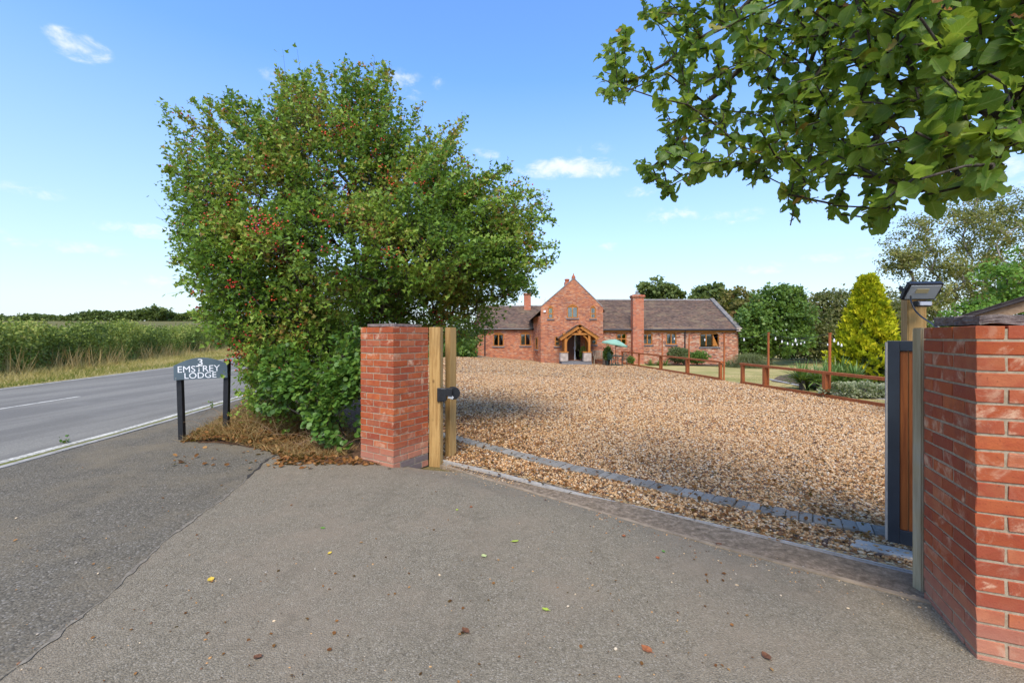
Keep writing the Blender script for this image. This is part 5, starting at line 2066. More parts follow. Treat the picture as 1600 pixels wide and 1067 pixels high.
# ---- the big berry bush between the sign and the left pillar
hb = (-2.15, 7.3, 0.0)
root = thing('hawthorn_bush', hb, 'large spreading hawthorn bush with red berries behind the house sign and brick pillar', 'bush')
YB = 7.3
HB = [pxb(420, 330, 105, 105, 7.2, 1.1), pxb(525, 275, 115, 105, 7.4, 1.2), pxb(640, 325, 108, 88, 7.5, 1.2), pxb(730, 375, 85, 72, 7.6, 1.0),
      pxb(405, 430, 88, 90, 7.0, 1.0), pxb(540, 400, 140, 95, 6.7, 1.0), pxb(790, 385, 42, 42, 7.5, .6), pxb(745, 440, 78, 36, 7.7, .8), pxb(655, 405, 95, 55, 6.6, .7),
      pxb(430, 520, 75, 75, 7.0, .9), pxb(480, 590, 85, 70, 6.9, .8), pxb(400, 560, 36, 55, 7.05, .5), pxb(335, 300, 28, 60, 7.3, .5), pxb(325, 370, 30, 50, 7.3, .5),
      pxb(480, 190, 34, 45, 7.4, .45), pxb(568, 190, 34, 45, 7.5, .45), pxb(440, 215, 26, 40, 7.3, .4), pxb(640, 470, 90, 35, 7.9, .9), pxb(560, 500, 80, 70, 7.8, .9), pxb(700, 500, 60, 35, 8.4, .8)]
HB = [(c_, tuple(v * (.76 if c_[2] > 3.4 else .86 if c_[2] > 2.4 else .95) for v in r_)) for c_, r_ in HB]
tg, _d = sample_blobs(HB, 1500, .5)
SH = [((300, 260), (254, 166), 7.2), ((330, 250), (322, 160), 7.3), ((380, 240), (358, 150), 7.3), ((270, 270), (264, 262), 7.2), ((450, 180), (440, 115), 7.3), ((478, 170), (482, 108), 7.4),
      ((530, 170), (537, 98), 7.4), ((575, 160), (603, 98), 7.5), ((600, 170), (572, 112), 7.5), ((690, 250), (728, 186), 7.5), ((690, 240), (705, 215), 7.4), ((740, 290), (797, 263), 7.5),
      ((800, 340), (866, 346), 7.4), ((810, 360), (850, 305), 7.5), ((810, 400), (862, 412), 7.4), ((800, 430), (840, 462), 7.6), ((290, 400), (268, 415), 7.1), ((300, 300), (262, 300), 7.2),
      ((350, 480), (305, 492), 7.0), ((640, 220), (655, 170), 7.6), ((410, 210), (402, 160), 7.3), ((340, 330), (275, 345), 7.1), ((560, 150), (548, 120), 7.3), ((760, 450), (760, 500), 7.6)]
sh = []
for a, b, y_ in SH:
    for i in range(7):
        f = (i + 1) / 7
        sh.append(P(a[0] + (b[0] - a[0]) * f + random.uniform(-4, 4), a[1] + (b[1] - a[1]) * f + random.uniform(-4, 4), y_))
OUTL = [(300, 500), (290, 440), (278, 390), (272, 345), (266, 262), (256, 172), (322, 162), (358, 150), (402, 165), (440, 118), (482, 110), (537, 100), (572, 114), (603, 100), (645, 178), (690, 214), (728, 190), (765, 262), (797, 266), (838, 302), (866, 346), (862, 412), (842, 460)]
for (a, b) in zip(OUTL, OUTL[1:]):
    for k in range(8):
        f0 = (k + random.random() * .6) / 8
        tip = (a[0] + (b[0] - a[0]) * f0, a[1] + (b[1] - a[1]) * f0)
        ins_ = random.choice((0, 0, .02, .05, .08, .12, .16, .22))
        y_ = 7.3 + random.gauss(0, .5)
        tip = (tip[0] + (540 - tip[0]) * ins_ + random.uniform(-8, 8), tip[1] + (430 - tip[1]) * ins_ + random.uniform(-8, 8))
        sta = (tip[0] + (545 - tip[0]) * .42, tip[1] + (420 - tip[1]) * .42)
        bow = random.uniform(-9, 9)
        for i in range(9):
            f = (i + 1) / 9
            sh.append(P(sta[0] + (tip[0] - sta[0]) * f + bow * math.sin(math.pi * f), sta[1] + (tip[1] - sta[1]) * f - abs(bow) * math.sin(math.pi * f), y_))
tg = np.concatenate([tg, np.array([tuple(q) for q in sh])])
po, pa, tips = skeleton(hb, tg, .22, .22, .035, first=[(-2.2, 7.3, .5), (-2.2, 7.3, 1.0)])
rd, cn = branch_radii(pa, .0042, .085, .47)
branch_object('branches', MATS['bark'], po, pa, rd, root, 5)
def pocket(p, s=2.4, thr=-.25):
    v = np.sin(p[:, 0] * s * 1.3 + 1.7 * np.sin(p[:, 2] * s * .9)) + np.sin(p[:, 2] * s * 1.7 + 1.3 * np.sin(p[:, 1] * s * 1.1)) + np.sin(p[:, 1] * s * 1.5 + p[:, 0] * s)
    return v / 3 > thr


sign_at = np.array([(lb.x + rb.x) / 2, lb.y])
NS, PER = 11500, 10
sc_, sdir = sample_blobs(HB, NS, .72)
keep = pocket(sc_, 3.8, -.20) | ((sc_[:, 2] < 3.3) & pocket(sc_, 3.8, -.55))
hollow = (sc_[:, 2] < CAM_H + .50) & (sc_[:, 0] > -1.95)          # the open twiggy hollow over the pillar
keep &= ~(hollow & (rng.random(NS) < .50))
keep &= ~((np.linalg.norm(sc_[:, :2] - sign_at, axis=1) < .75) & (sc_[:, 2] < 1.35))
sc_, sdir = sc_[keep], sdir[keep]
NS = len(sc_)
sdir = unit(sdir * np.array([.7, .8, .7]) + rand_unit(NS) * .55 + np.array([0, 0, .50]))
slen = rng.uniform(.16, .44, NS)
long_ = (rng.random(NS) < .30) & (sdir[:, 2] > .0)
long_ &= (sc_[:, 2] > 3.2) | (rng.random(NS) < .25)
slen[long_] *= rng.uniform(1.4, 2.4, long_.sum())
sdir[long_] = unit(sdir[long_] * .6 + np.array([0, 0, .8]))
twv, twf = [], []
perp = unit(np.cross(sdir, rand_unit(NS)))
perp2 = np.cross(sdir, perp)
for k in range(3):
    a_ = 2 * math.pi * k / 3
    off_ = (perp * math.cos(a_) + perp2 * math.sin(a_))
    twv += [sc_ - sdir * .08 + off_ * .0035, sc_ + sdir * slen[:, None] + off_ * .0012]
TW = np.stack(twv, 1)
tf_ = np.array([(0, 2, 3, 1), (2, 4, 5, 3), (4, 0, 1, 5)])
o = link(bpy.data.objects.new('twigs', np_mesh('twigs', TW.reshape(-1, 3) - np.array(hb), (tf_[None] + (np.arange(NS) * 6)[:, None, None]).reshape(-1, 4), MATS['bark'])), root)
o['kind'] = 'stuff'
tt = rng.random((NS, PER)) ** .8
q1 = (sc_[:, None] + sdir[:, None] * (tt * slen[:, None])[..., None] + rng.normal(0, .030, (NS, PER, 3))).reshape(-1, 3)
d1 = np.repeat(sdir, PER, axis=0)
N2 = 26000
q2, bd = along(pa, po, rd, 0, .008, N2)
q2 = q2 + rng.normal(0, .03, q2.shape)
gap2 = (q2[:, 2] < CAM_H + .50) & (q2[:, 0] > -1.95) & (rng.random(N2) < .6)
gap2 |= (np.linalg.norm(q2[:, :2] - sign_at, axis=1) < .7) & (q2[:, 2] < 1.35)
q2, bd = q2[~gap2], bd[~gap2]
shp = np.array([tuple(q) for q in sh])
q3 = np.repeat(shp, 10, axis=0) + rng.normal(0, .045, (len(shp) * 10, 3))
d3 = rand_unit(len(q3)) + np.array([0, 0, .6])
pos = np.concatenate([q1, q2, q3])
out = np.concatenate([d1, bd, d3])
n = len(pos)
ax = unit(out * .6 + rand_unit(n) * .8 + np.array([0, -.1, .05]))
nr = unit(rand_unit(n) * .75 + np.array([-.1, -.35, .75]))
clump = .5 + .22 * np.sin(pos[:, 0] * 3.1 + 2 * np.sin(pos[:, 2] * 2.3)) + .12 * np.sin(pos[:, 2] * 5 + pos[:, 1] * 4)
leaf_object('crown', MATS['leaf_hawthorn'], SPRIG, pos, ax, nr, rng.uniform(.040, .082, n), np.where((pos[:, 2] > 3.6) & (rng.random(n) < .10), .99, clump + .05 + rng.normal(0, .20, n)), root, kind='stuff')
# berries in clusters
cl = [P(410, 350, 5.75), P(430, 345, 5.75), P(395, 352, 5.78), P(420, 352, 5.75), P(402, 345, 5.8), P(480, 160, 7.3), (P(470, 150, 7.3)), P(455, 175, 7.2), P(430, 213, 7.1), P(440, 220, 7.1), P(320, 350, 6.6), P(385, 385, 6.4),
      P(385, 545, 6.35), P(380, 550, 6.4), P(372, 560, 6.4), P(390, 570, 6.3), P(375, 580, 6.4)]
for _ in range(620):
    k = random.random()
    src = tg[random.randrange(1500)]
    if src[0] > -1.2 and random.random() < .62:
        continue
    if src[2] < 1.2 and random.random() < .7:
        continue
    cl.append(Vector(src) + Vector((random.gauss(0, .07), -.22 * random.random(), random.gauss(0, .07))))
top_t = [q_ for q_ in tg[:1500] if q_[2] > 3.3 and q_[0] < -1.0]
for _ in range(190):
    cl.append(Vector(random.choice(top_t)) + Vector((random.gauss(0, .08), -.3 * random.random(), random.gauss(0, .08))))
for _ in range(90):
    cl.append(Vector(sh[random.randrange(len(sh))]))
bp, bt = [], []
for i, c_ in enumerate(cl):
    k_ = random.randint(12, 24) if i < 15 else random.randint(2, 8)
    s_ = .07 if i < 15 else .045
    tn_ = random.random()
    for _ in range(k_):
        bp.append([c_[j] + random.gauss(0, s_) for j in range(3)])
        bt.append(min(1, max(0, tn_ * .7 + random.uniform(0, .4))))
bp = np.array(bp)
tv, tf = ICO
V = (bp[:, None] + tv[None] * rng.uniform(.019, .032, (len(bp), 1, 1))).reshape(-1, 3) - np.array(hb)
Fc = (tf[None] + (np.arange(len(bp)) * len(tv))[:, None, None]).reshape(-1, 3)
o = link(bpy.data.objects.new('berries', np_mesh('berries', V, Fc, MATS['berry'], {'tint': np.repeat(bt, len(tv))}, True)), root)
o['kind'] = 'stuff'

# ---- bramble growing out of the foot of the bush against the pillar
bb = gp(520, 700)
bb = (bb.x + .1, 6.15, 0)
root = thing('bramble_bush', bb, 'bright green round-leaved bramble against the left side of the brick pillar', 'bush')
BB = [pxb(525, 660, 38, 36, 5.75, .25), pxb(490, 600, 55, 40, 6.0, .35), pxb(535, 585, 30, 55, 6.1, .3), pxb(450, 575, 45, 40, 6.15, .35), pxb(520, 635, 42, 40, 5.85, .3), pxb(545, 690, 18, 20, 5.75, .2), pxb(430, 620, 40, 22, 6.1, .3), pxb(548, 640, 22, 40, 5.75, .2), pxb(540, 600, 26, 40, 5.85, .25), pxb(552, 560, 22, 50, 6.0, .3)]
n = 5600
pos, d = sample_blobs(BB, n, .7)
kp = pocket(pos, 5.5, -.15)
pos, d = pos[kp], d[kp]
n = len(pos)
po, pa, _t = skeleton(bb, pos[::24], .15, .2, .03)
rd, cn = branch_radii(pa, .003, .014, .4)
branch_object('stem', MATS['bark'], po, pa, rd, root, 4)
leaf_object('foliage', MATS['leaf_bramble'], LEAF_ROUND, pos, unit(d + rand_unit(n) * .8 + np.array([0, -.3, -.2])), unit(np.array([-.1, -.6, .7]) + rand_unit(n) * .45), rng.uniform(.045, .085, n), rng.beta(2.3, 2.2, n), root, kind='stuff')

# ---- dead grass, stalks and leaf litter at the foot of the bush
BED = [(282, 690), (330, 662), (380, 632), (440, 622), (520, 650), (566, 690), (570, 712), (520, 716), (450, 716), (400, 700), (340, 692)]
def in_poly(px, py, poly):
    c_ = False
    for i in range(len(poly)):
        x0, y0 = poly[i - 1]
        x1, y1 = poly[i]
        if (y0 > py) != (y1 > py) and px < (x1 - x0) * (py - y0) / (y1 - y0) + x0:
            c_ = not c_
    return c_


def bed_points(n, poly):
    out_ = []
    x0, x1 = min(p_[0] for p_ in poly), max(p_[0] for p_ in poly)
    y0, y1 = min(p_[1] for p_ in poly), max(p_[1] for p_ in poly)
    while len(out_) < n:
        a, b = random.uniform(x0, x1), random.uniform(y0, y1)
        if in_poly(a, b, poly):
            q = gp(a, b)
            out_.append(tuple(q))
    return np.array(out_)


m, t = new_mat('leaf_mould')
n1 = t.n('TexNoise', {'Vector': gcoord(t), 'Scale': 24.0, 'Detail': 7.0, 'Roughness': .75})
finish(t, bsdf(t, t.ramp(n1, [(.3, (.06, .034, .02)), (.55, (.15, .08, .042)), (.72, (.27, .16, .085))]), .95, bump(t, n1, 1.0, .03), .1))
bedc = [gp(*p_) for p_ in BED]
ctr_ = sum(bedc, Vector()) / len(bedc)
mb = MB()
rings = []
for f, h_ in ((1.0, .006), (.86, .018), (.6, .04), (.25, .07)):
    rings.append([ctr_ + (p_ - ctr_) * f + ZA * h_ for p_ in [bedc[i].lerp(bedc[(i + 1) % len(bedc)], k / 5) + Vector((random.uniform(-.04, .04), random.uniform(-.04, .04), 0)) * f for i in range(len(bedc)) for k in range(5)]])
nb_ = len(rings[0])
vs = [p_ for r_ in rings for p_ in r_] + [ctr_ + ZA * .075]
fs = [(r_ * nb_ + k, r_ * nb_ + (k + 1) % nb_, (r_ + 1) * nb_ + (k + 1) % nb_, (r_ + 1) * nb_ + k) for r_ in range(3) for k in range(nb_)] + [(3 * nb_ + k, 3 * nb_ + (k + 1) % nb_, 4 * nb_) for k in range(nb_)]
mb.add(vs, fs)
struct(mb.build('soil_bed', MATS['leaf_mould'], smooth=True))
yb_ = frange(6.05, 18, 40)
sheet('bed_under_bush', MATS['leaf_mould'], yb_, lambda y: interp(BACK, y) - .02, lambda y: min(gravel_left(y), 2) - .0 if y > 5.9 else -1.3, .0, 12)
mb = MB()
struct(mb.prism([(p_.x, p_.y) for p_ in (gp(440, 716), gp(520, 724), gp(572, 727), gp(604, 722), gp(600, 700), gp(440, 690))], [], (0, 0, .010), XA, YA, -ZA, .03).build('bare_soil', MATS['leaf_mould']))

pts = bed_points(9500, BED)
n = len(pts)
cd = np.array([ctr_.x, ctr_.y + .3, 0])
hill = np.clip(1 - np.linalg.norm((pts - np.array(ctr_))[:, :2], axis=1) / 1.1, 0, 1)
pts[:, 2] += np.minimum(.17, hill * .30) + .005
ax = unit(rand_unit(n) * np.array([1, 1, .5]) * .85 + np.array([0, -.05, .55]))
leaf_object('dry_grass', MATS['straw'], BLADE, pts, ax, unit(rand_unit(n) + np.array([0, -.8, .2])), rng.uniform(.10, .38, n) * (.45 + hill), rng.beta(2, 2, n), None, rng.uniform(.004, .009, n), kind='stuff')
pts = bed_points(6500, BED)
extra = np.array([tuple(gp(random.uniform(270, 620), random.uniform(690, 735))) for _ in range(110)] + [tuple(gp(random.uniform(430, 606), random.uniform(676, 727))) for _ in range(2200)])
pts = np.concatenate([pts, extra])
n = len(pts)
hill = np.clip(1 - np.linalg.norm((pts - np.array(ctr_))[:, :2], axis=1) / 1.2, 0, 1)
pts[:, 2] += np.minimum(.17, hill * .30) + .012
leaf_object('leaf_litter', MATS['leaf_dead'], LEAF, pts, unit(rand_unit(n) * np.array([1, 1, .35])), unit(rand_unit(n) * .5 + np.array([0, 0, 1])), rng.uniform(.03, .075, n), rng.beta(2, 2, n), None, kind='stuff')
# long dead stalks lying over the bed
mb = MB()
for k in range(110):
    a, b = bed_points(1, BED)[0], None
    dr_ = Vector((random.uniform(-1, 1), random.uniform(-.7, .7), random.uniform(.0, .45))).normalized()
    L = random.uniform(.25, .8)
    a = Vector(a) + ZA * random.uniform(.03, .16)
    mb.tube(curve_pts([a, a + dr_ * L * .5 + ZA * random.uniform(0, .08), a + dr_ * L - ZA * random.uniform(0, .15)], 6), random.uniform(.0012, .0026), 4)
o = mb.build('dead_stalks', MATS['straw_stalk'] if 'straw_stalk' in MATS else plain('straw_stalk', (.26, .16, .085), .9))
o['kind'] = 'stuff'

# brown leaves blown over the gravel in the shelter of the bush and along the border
lp = []
for _ in range(4400):
    k = random.random()
    if k < .45:
        q = gp(random.gauss(760, 70), random.gauss(660, 42))
    else:
        q = gp(random.uniform(720, 1385), random.uniform(640, 850))
    s_ = (q.x + 1.354) * .54 + (q.y - 5.04) * .84
    if s_ > .42 and q.x > gravel_left(q.y) and q.x < fence_x(q.y) - .1:
        lp.append(tuple(q + ZA * .022))
lp = np.array(lp)
n = len(lp)
leaf_object('leaf_litter', MATS['leaf_dead'], LEAF, lp, unit(rand_unit(n) * np.array([1, 1, .3])), unit(rand_unit(n) * .45 + np.array([0, 0, 1])), rng.uniform(.025, .06, n), rng.beta(1.8, 1.6, n), None, kind='stuff')
# crumbs, bits of leaf and twig on the tarmac
lp = np.array([tuple(gp(random.uniform(20, 1240), random.uniform(700, 1066))) for _ in range(380)])
lp = lp[[p_[0] < tar_right(p_[1]) - .03 and p_[1] < 6.2 for p_ in lp]]
lp[:, 2] += .010
n = len(lp)
leaf_object('tarmac_litter', MATS['leaf_dead'], LEAF, lp, unit(rand_unit(n) * np.array([1, 1, .2])), unit(rand_unit(n) * .4 + np.array([0, 0, 1])), rng.gamma(2.4, .005, n).clip(.005, .028), rng.beta(1.4, 1.4, n), None, kind='stuff')

# single fallen leaves on the tarmac
plain('leaf_yellow', (.62, .42, .05), .6, var=.2, scale=60)
plain('leaf_lime', (.40, .48, .05), .5, var=.2, scale=60)
plain('leaf_pale', (.48, .52, .20), .6, var=.2, scale=60)
plain('leaf_green', (.12, .26, .03), .5, var=.2, scale=60)
plain('leaf_brown', (.13, .055, .025), .8, var=.3, scale=60)
plain('leaf_rust', (.30, .10, .035), .8, var=.3, scale=60)
FALL = [(329, 908, .050, 'leaf_yellow', 'yellow fallen leaf on the tarmac near the sandy joint'),
        (805, 847, .055, 'leaf_lime', 'curled lime green fallen leaf, brightest on the tarmac'),
        (756, 870, .052, 'leaf_pale', 'pale green fallen leaf next to the curled lime green one'),
        (852, 954, .045, 'leaf_lime', 'small torn lime green leaf at the middle of the tarmac foreground'),
        (727, 988, .05, 'leaf_brown', 'dark brown crumpled leaf in the middle tarmac foreground'),
        (1010, 1016, .060, 'leaf_rust', 'long rust brown twig-like leaf at the bottom of the tarmac'),
        (1197, 1028, .055, 'leaf_brown', 'curled reddish brown leaf at the right end of the tarmac'),
        (402, 1029, .045, 'leaf_brown', 'dark reddish leaf on the tarmac below the yellow leaf'),
        (515, 866, .035, 'leaf_yellow', 'small orange yellow leaf on the middle left tarmac'),
        (504, 826, .035, 'leaf_green', 'small dark green leaf on the tarmac in front of the bush'),
        (736, 793, .040, 'leaf_rust', 'round brown leaf lying on the tarmac below the catch post'),
        (1123, 853, .06, 'leaf_brown', 'brown leaf lying on the timber edging of the tarmac'),
        (714, 798, .030, 'leaf_lime', 'small yellowish leaf beside the round brown leaf'),
        (975, 839, .04, 'leaf_rust', 'thin pale brown leaf on the tarmac near the gate track'),
        (1037, 863, .030, 'leaf_green', 'tiny green leaf on the tarmac near the timber edging'),
        (1028, 873, .035, 'leaf_rust', 'small orange leaf just below the tiny green leaf')]
for (px, py, L, mt, lab) in FALL:
    q = gp(px, py)
    mb = MB()
    pr_ = [(0, 0), (.22, .12), (.34, .32), (.33, .58), (.18, .82), (0, 1.0)]
    cur = random.uniform(.10, .35)
    vs, fs = [], []
    for i, (w_, l_) in enumerate(pr_):
        zc = cur * (2 * l_ - 1) ** 2 * .5
        for s_ in (-1, -.5, 0, .5, 1):
            vs.append((s_ * w_ * random.uniform(.88, 1.12), l_ - .5, zc + abs(s_) * cur * .55 * w_ * 2 + random.uniform(-.02, .02)))
    for i in range(5):
        for k in range(4):
            a = i * 5 + k
            fs.append((a, a + 1, a + 6, a + 5))
    mb.add([tuple(x * L for x in v_) for v_ in vs], fs)
    b0 = Vector(mb.v[2])
    mb.tube([b0, b0 + Vector((.05, -.22, .03)) * L], .012 * L + .0004, 4)
    o = mb.build('fallen_leaf', MATS[mt])
    o.location = (q.x, q.y, q.z + .008)
    o.rotation_euler = (random.uniform(-.15, .15), random.uniform(-.15, .15), random.uniform(0, 6.28))
    tag(o, lab, 'leaf', 'single fallen leaves on the tarmac')

# little weeds in the kerb
for (px, py, h_, lab) in ((103, 692, .09, 'small green weed growing in the kerb at the near road edge'), (330, 640, .16, 'lanky green weed on the pavement beside the sign post')):
    q = gp(px, py)
    root = thing('weed', tuple(q), lab, 'weed', 'weeds by the road')
    n = 26
    f = rng.random(n)
    pos = np.array(tuple(q)) + np.stack([rng.normal(0, .02, n), rng.normal(0, .02, n), f * h_], 1)
    leaf_object('foliage', MATS['leaf_bramble'], LEAF, pos, unit(rand_unit(n) + np.array([0, 0, .5])), unit(rand_unit(n) + np.array([0, 0, 1.0])), rng.uniform(.02, .05, n), rng.random(n), root)
    mb = MB(); mb.tube([q, q + ZA * h_ + XA * .02], .002, 4); mb.build('stem', MATS['bark'], root)

# ================================================================== left side of the road: verge, hedge, far hedge
HEDGE = [(8, -17.2), (17, -20.0), (25, -22.6), (33, -25.6), (43, -29.6), (60, -38.5), (80, -50)]
hedge_x = lambda y: interp(HEDGE, y)
m, t = new_mat('verge_ground')
n1 = t.n('TexNoise', {'Vector': gcoord(t), 'Scale': 2.2, 'Detail': 8.0, 'Roughness': .75})
finish(t, bsdf(t, t.ramp(n1, [(.34, (.15, .17, .04)), (.5, (.34, .27, .10)), (.66, (.50, .38, .17))]), .95, bump(t, n1, 1.0, .05), .1))
sheet('verge', MATS['verge_ground'], frange(2, 80, 70), lambda y: hedge_x(y) - 3.0, lambda y: far_x(y) + .05, .003, 8)
n = 26000
yv = 6 + 50 * rng.random(n) ** 1.5
f = rng.random(n)
xl_v = np.array([hedge_x(a) - .2 for a in yv])
xr_v = np.array([far_x(a) for a in yv])
xv = xl_v + (xr_v - xl_v) * f
pts = np.stack([xv, yv, np.array([g(a, b) for a, b in zip(xv, yv)])], 1)
tall = np.clip((.55 - f) / .4, 0, 1)
patch = .5 + .5 * np.sin(yv * .9 + 2 * np.sin(xv * .7)) * np.sin(xv * 1.3 + yv * .31)
hgt = (.10 + .10 * patch + tall * (.16 + .55 * rng.random(n) * patch)) * rng.uniform(.6, 1.3, n)
tn = np.clip(.30 + .5 * patch + .25 * tall + rng.normal(0, .16, n), 0, 1)
tn[f > .8] *= .65
leaf_object('verge_grass', MATS['grass_verge_leaf'], BLADE, pts, unit(rand_unit(n) * np.array([.6, .6, .1]) + np.array([.1, 0, .8])), unit(rand_unit(n) + np.array([.5, -1, 0])), hgt, tn, None, rng.uniform(.012, .03, n), kind='stuff')


n = 2600
yv = 12 + 34 * rng.random(n) ** 1.4
xv = np.array([hedge_x(a) for a in yv]) + rng.uniform(.5, 1.7, n)
thick_ = np.sin(yv * .7) + np.sin(yv * 1.9 + 2) > -.2
xv, yv = xv[thick_], yv[thick_]
n = len(xv)
pts = np.stack([xv, yv, np.array([g(a, b) for a, b in zip(xv, yv)])], 1)
leaf_object('dry_stalks', MATS['straw'], BLADE, pts, unit(rand_unit(n) * .45 + np.array([0, 0, 1])), unit(rand_unit(n) + np.array([.5, -1, 0])), rng.uniform(.4, 1.25, n), rng.uniform(.45, 1, n), None, rng.uniform(.012, .028, n), kind='stuff')


def hedge(name, ys, half, h, nl, leaf, mat, label, zf=None, xf=None, cat='hedge', lumps=.25):
    y0, y1 = ys
    root = thing(name, (xf((y0 + y1) / 2), (y0 + y1) / 2, g(xf((y0 + y1) / 2), (y0 + y1) / 2)), label, cat)
    yv = y0 + (y1 - y0) * rng.random(nl) ** 1.35
    th = rng.uniform(-.15, math.pi + .15, nl)
    hgt_ = rng.random(nl) ** .8
    hh = h * (1 + lumps * .6 * np.sin(yv * .55) + lumps * .5 * np.sin(yv * 1.7 + 1) + .06 * np.sin(yv * 5))
    rr_ = (.70 + .38 * rng.random(nl) ** .6) * (1 + .10 * np.sin(yv * 2.9 + th * 3))
    xc = np.array([xf(a) for a in yv])
    prof_ = np.interp(hgt_, [0, .25, .7, .9, 1.0], [1.0, 1.08, 1.0, .75, .35])
    x_ = xc + half * np.cos(th) * rr_ * prof_
    z_ = np.maximum(.03, hh * hgt_ * (.92 + .16 * rng.random(nl)))
    # ragged shoots out of the top
    s_ = rng.random(nl) < .05
    z_[s_] += rng.random(s_.sum()) * .35 * h / 2
    gz = np.array([g(a, b) for a, b in zip(x_, yv)])
    pos = np.stack([x_, yv, z_ + gz], 1)
    out_ = np.stack([np.cos(th), np.zeros(nl), np.sin(th)], 1)
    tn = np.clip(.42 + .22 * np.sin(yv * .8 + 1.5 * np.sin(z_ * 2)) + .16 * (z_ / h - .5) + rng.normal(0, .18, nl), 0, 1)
    ax = unit(out_ * .5 + rand_unit(nl) * .8 + np.array([0, 0, .35]))
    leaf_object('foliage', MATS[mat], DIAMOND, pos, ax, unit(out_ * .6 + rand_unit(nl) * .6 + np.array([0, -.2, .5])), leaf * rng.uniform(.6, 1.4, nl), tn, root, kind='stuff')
    # woody core of stems
    bs = []
    mb = MB()
    y = y0
    while y < y1:
        xx = xf(y) + random.uniform(-.4, .4) * half
        a = Vector((xx, y, g(xx, y) - .05))
        for _ in range(2):
            b = a + Vector((random.uniform(-.7, .7) * half, random.uniform(-.4, .4), h * random.uniform(.6, .95)))
            mb.tube([a, a.lerp(b, .5) + Vector((random.uniform(-.1, .1), 0, 0)), b], [.03, .02, .008], 4, cap=False)
        y += .35 if y < 40 else 1.2
    mb.build('stems', MATS['bark'], root)['kind'] = 'stuff'
    return root


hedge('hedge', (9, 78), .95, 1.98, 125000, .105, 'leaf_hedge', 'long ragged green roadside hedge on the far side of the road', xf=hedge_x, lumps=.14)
# the inside of a hedge is dense: a rough dark thicket of leaves inside it
far_hx = lambda y: -60 - (y - 140) * .0
root = thing('field_hedge', (-110, 142, g(-110, 142)), 'distant dark hedge along the top of the field', 'hedge')
nl = 26000
x_ = rng.uniform(-215, -42, nl)
yv = 142 + rng.normal(0, 1.0, nl) + (x_ + 110) * -.08
top = 2.1 + .8 * np.sin(x_ * .09) + .5 * np.sin(x_ * .31)
z_ = rng.random(nl) ** .7 * (top + 2.5) - 2.5
pos = np.stack([x_, yv, z_ + np.array([g(a, b) for a, b in zip(x_, yv)])], 1)
leaf_object('foliage', MATS['leaf_far'], DIAMOND, pos, unit(rand_unit(nl) + np.array([0, -.2, .4])), rand_unit(nl), rng.uniform(.5, 1.1, nl), rng.beta(2, 3, nl), root, kind='stuff')


# ================================================================== trees
def tree(name, base, blobs, nl, leaf, mat, label, cat='tree', group=None, trunk_r=.18, tmpl=DIAMOND, bark='bark', clump=.16, nclump=None, ntgt=90, shell=.6, hang=0.0, fork=None, thr=None):
    root = thing(name, tuple(base), label, cat, group)
    nclump = nclump or max(40, nl // 26)
    cc, cd_ = sample_blobs(blobs, nclump, shell)
    if thr is not None:
        k_ = pocket(cc, *thr)
        cc, cd_ = cc[k_], cd_[k_]
    w_ = rng.choice(len(cc), nl)
    sz = np.array([b[1] for b in blobs]).mean()
    pos = cc[w_] + rng.normal(0, clump * sz, (nl, 3)) * np.array([1, 1, .75])
    pos[:, 2] = np.maximum(pos[:, 2], base[2] + .05)
    d_ = cd_[w_]
    ax = unit(d_ * .5 + rand_unit(nl) * .8 + np.array([0, 0, .15 - hang]))
    nr = unit(d_ * .5 + rand_unit(nl) * .55 + np.array([0, -.15, .55]))
    ct = rng.normal(0, .16, len(cc))
    tn = np.clip(.48 + ct[w_] + rng.normal(0, .15, nl), 0, 1)
    leaf_object('crown', MATS[mat], tmpl, pos, ax, nr, leaf * rng.uniform(.6, 1.4, nl), tn, root, kind='stuff')
    tg_ = cc[rng.choice(len(cc), min(ntgt, len(cc)), replace=False)]
    b = np.array(base, float)
    first = fork or [tuple(b + np.array([0, 0, (tg_[:, 2].mean() - b[2]) * .35]))]
    po_, pa_, _ = skeleton(tuple(b - np.array([0, 0, .1])), tg_, .5, .25, .06, first=first)
    rd_, c_ = branch_radii(pa_, trunk_r * .10, trunk_r, .5)
    thick = rd_ >= trunk_r * .55
    branch_object('trunk', MATS[bark], po_, pa_, rd_, root, 7, keep=thick)
    lo_ = branch_object('limbs', MATS[bark], po_, pa_, rd_, root, 5, keep=~thick)
    if lo_:
        lo_['kind'] = 'stuff'
    return root


def base_at(px, y):
    x = (px - CX) * y / F
    return (x, y, g(x, y))


BG = 'trees beyond the house'
tree('round_tree', base_at(1033, 62), [pxb(1020, 457, 22, 18, 62, 1.8), pxb(1045, 462, 20, 14, 62, 1.6), pxb(1030, 470, 36, 16, 62, 2.4)], 3800, .50, 'leaf_far', 'dark round tree rising behind the roof right of the big chimney', group=BG, trunk_r=.3)
tree('round_tree', base_at(1110, 58), [pxb(1105, 462, 22, 16, 58, 1.8), pxb(1125, 470, 22, 18, 58, 2), pxb(1092, 470, 12, 12, 58, 1.4)], 3400, .46, 'leaf_far', 'dark tree rising behind the right end of the long roof', group=BG, trunk_r=.3)
tree('round_tree', base_at(1160, 50), [pxb(1155, 480, 32, 22, 50, 2), pxb(1178, 492, 30, 25, 50, 2), pxb(1150, 505, 34, 30, 50, 2)], 4600, .36, 'leaf_russet', 'russet tinged tree just behind the right corner of the house', group=BG, trunk_r=.25)
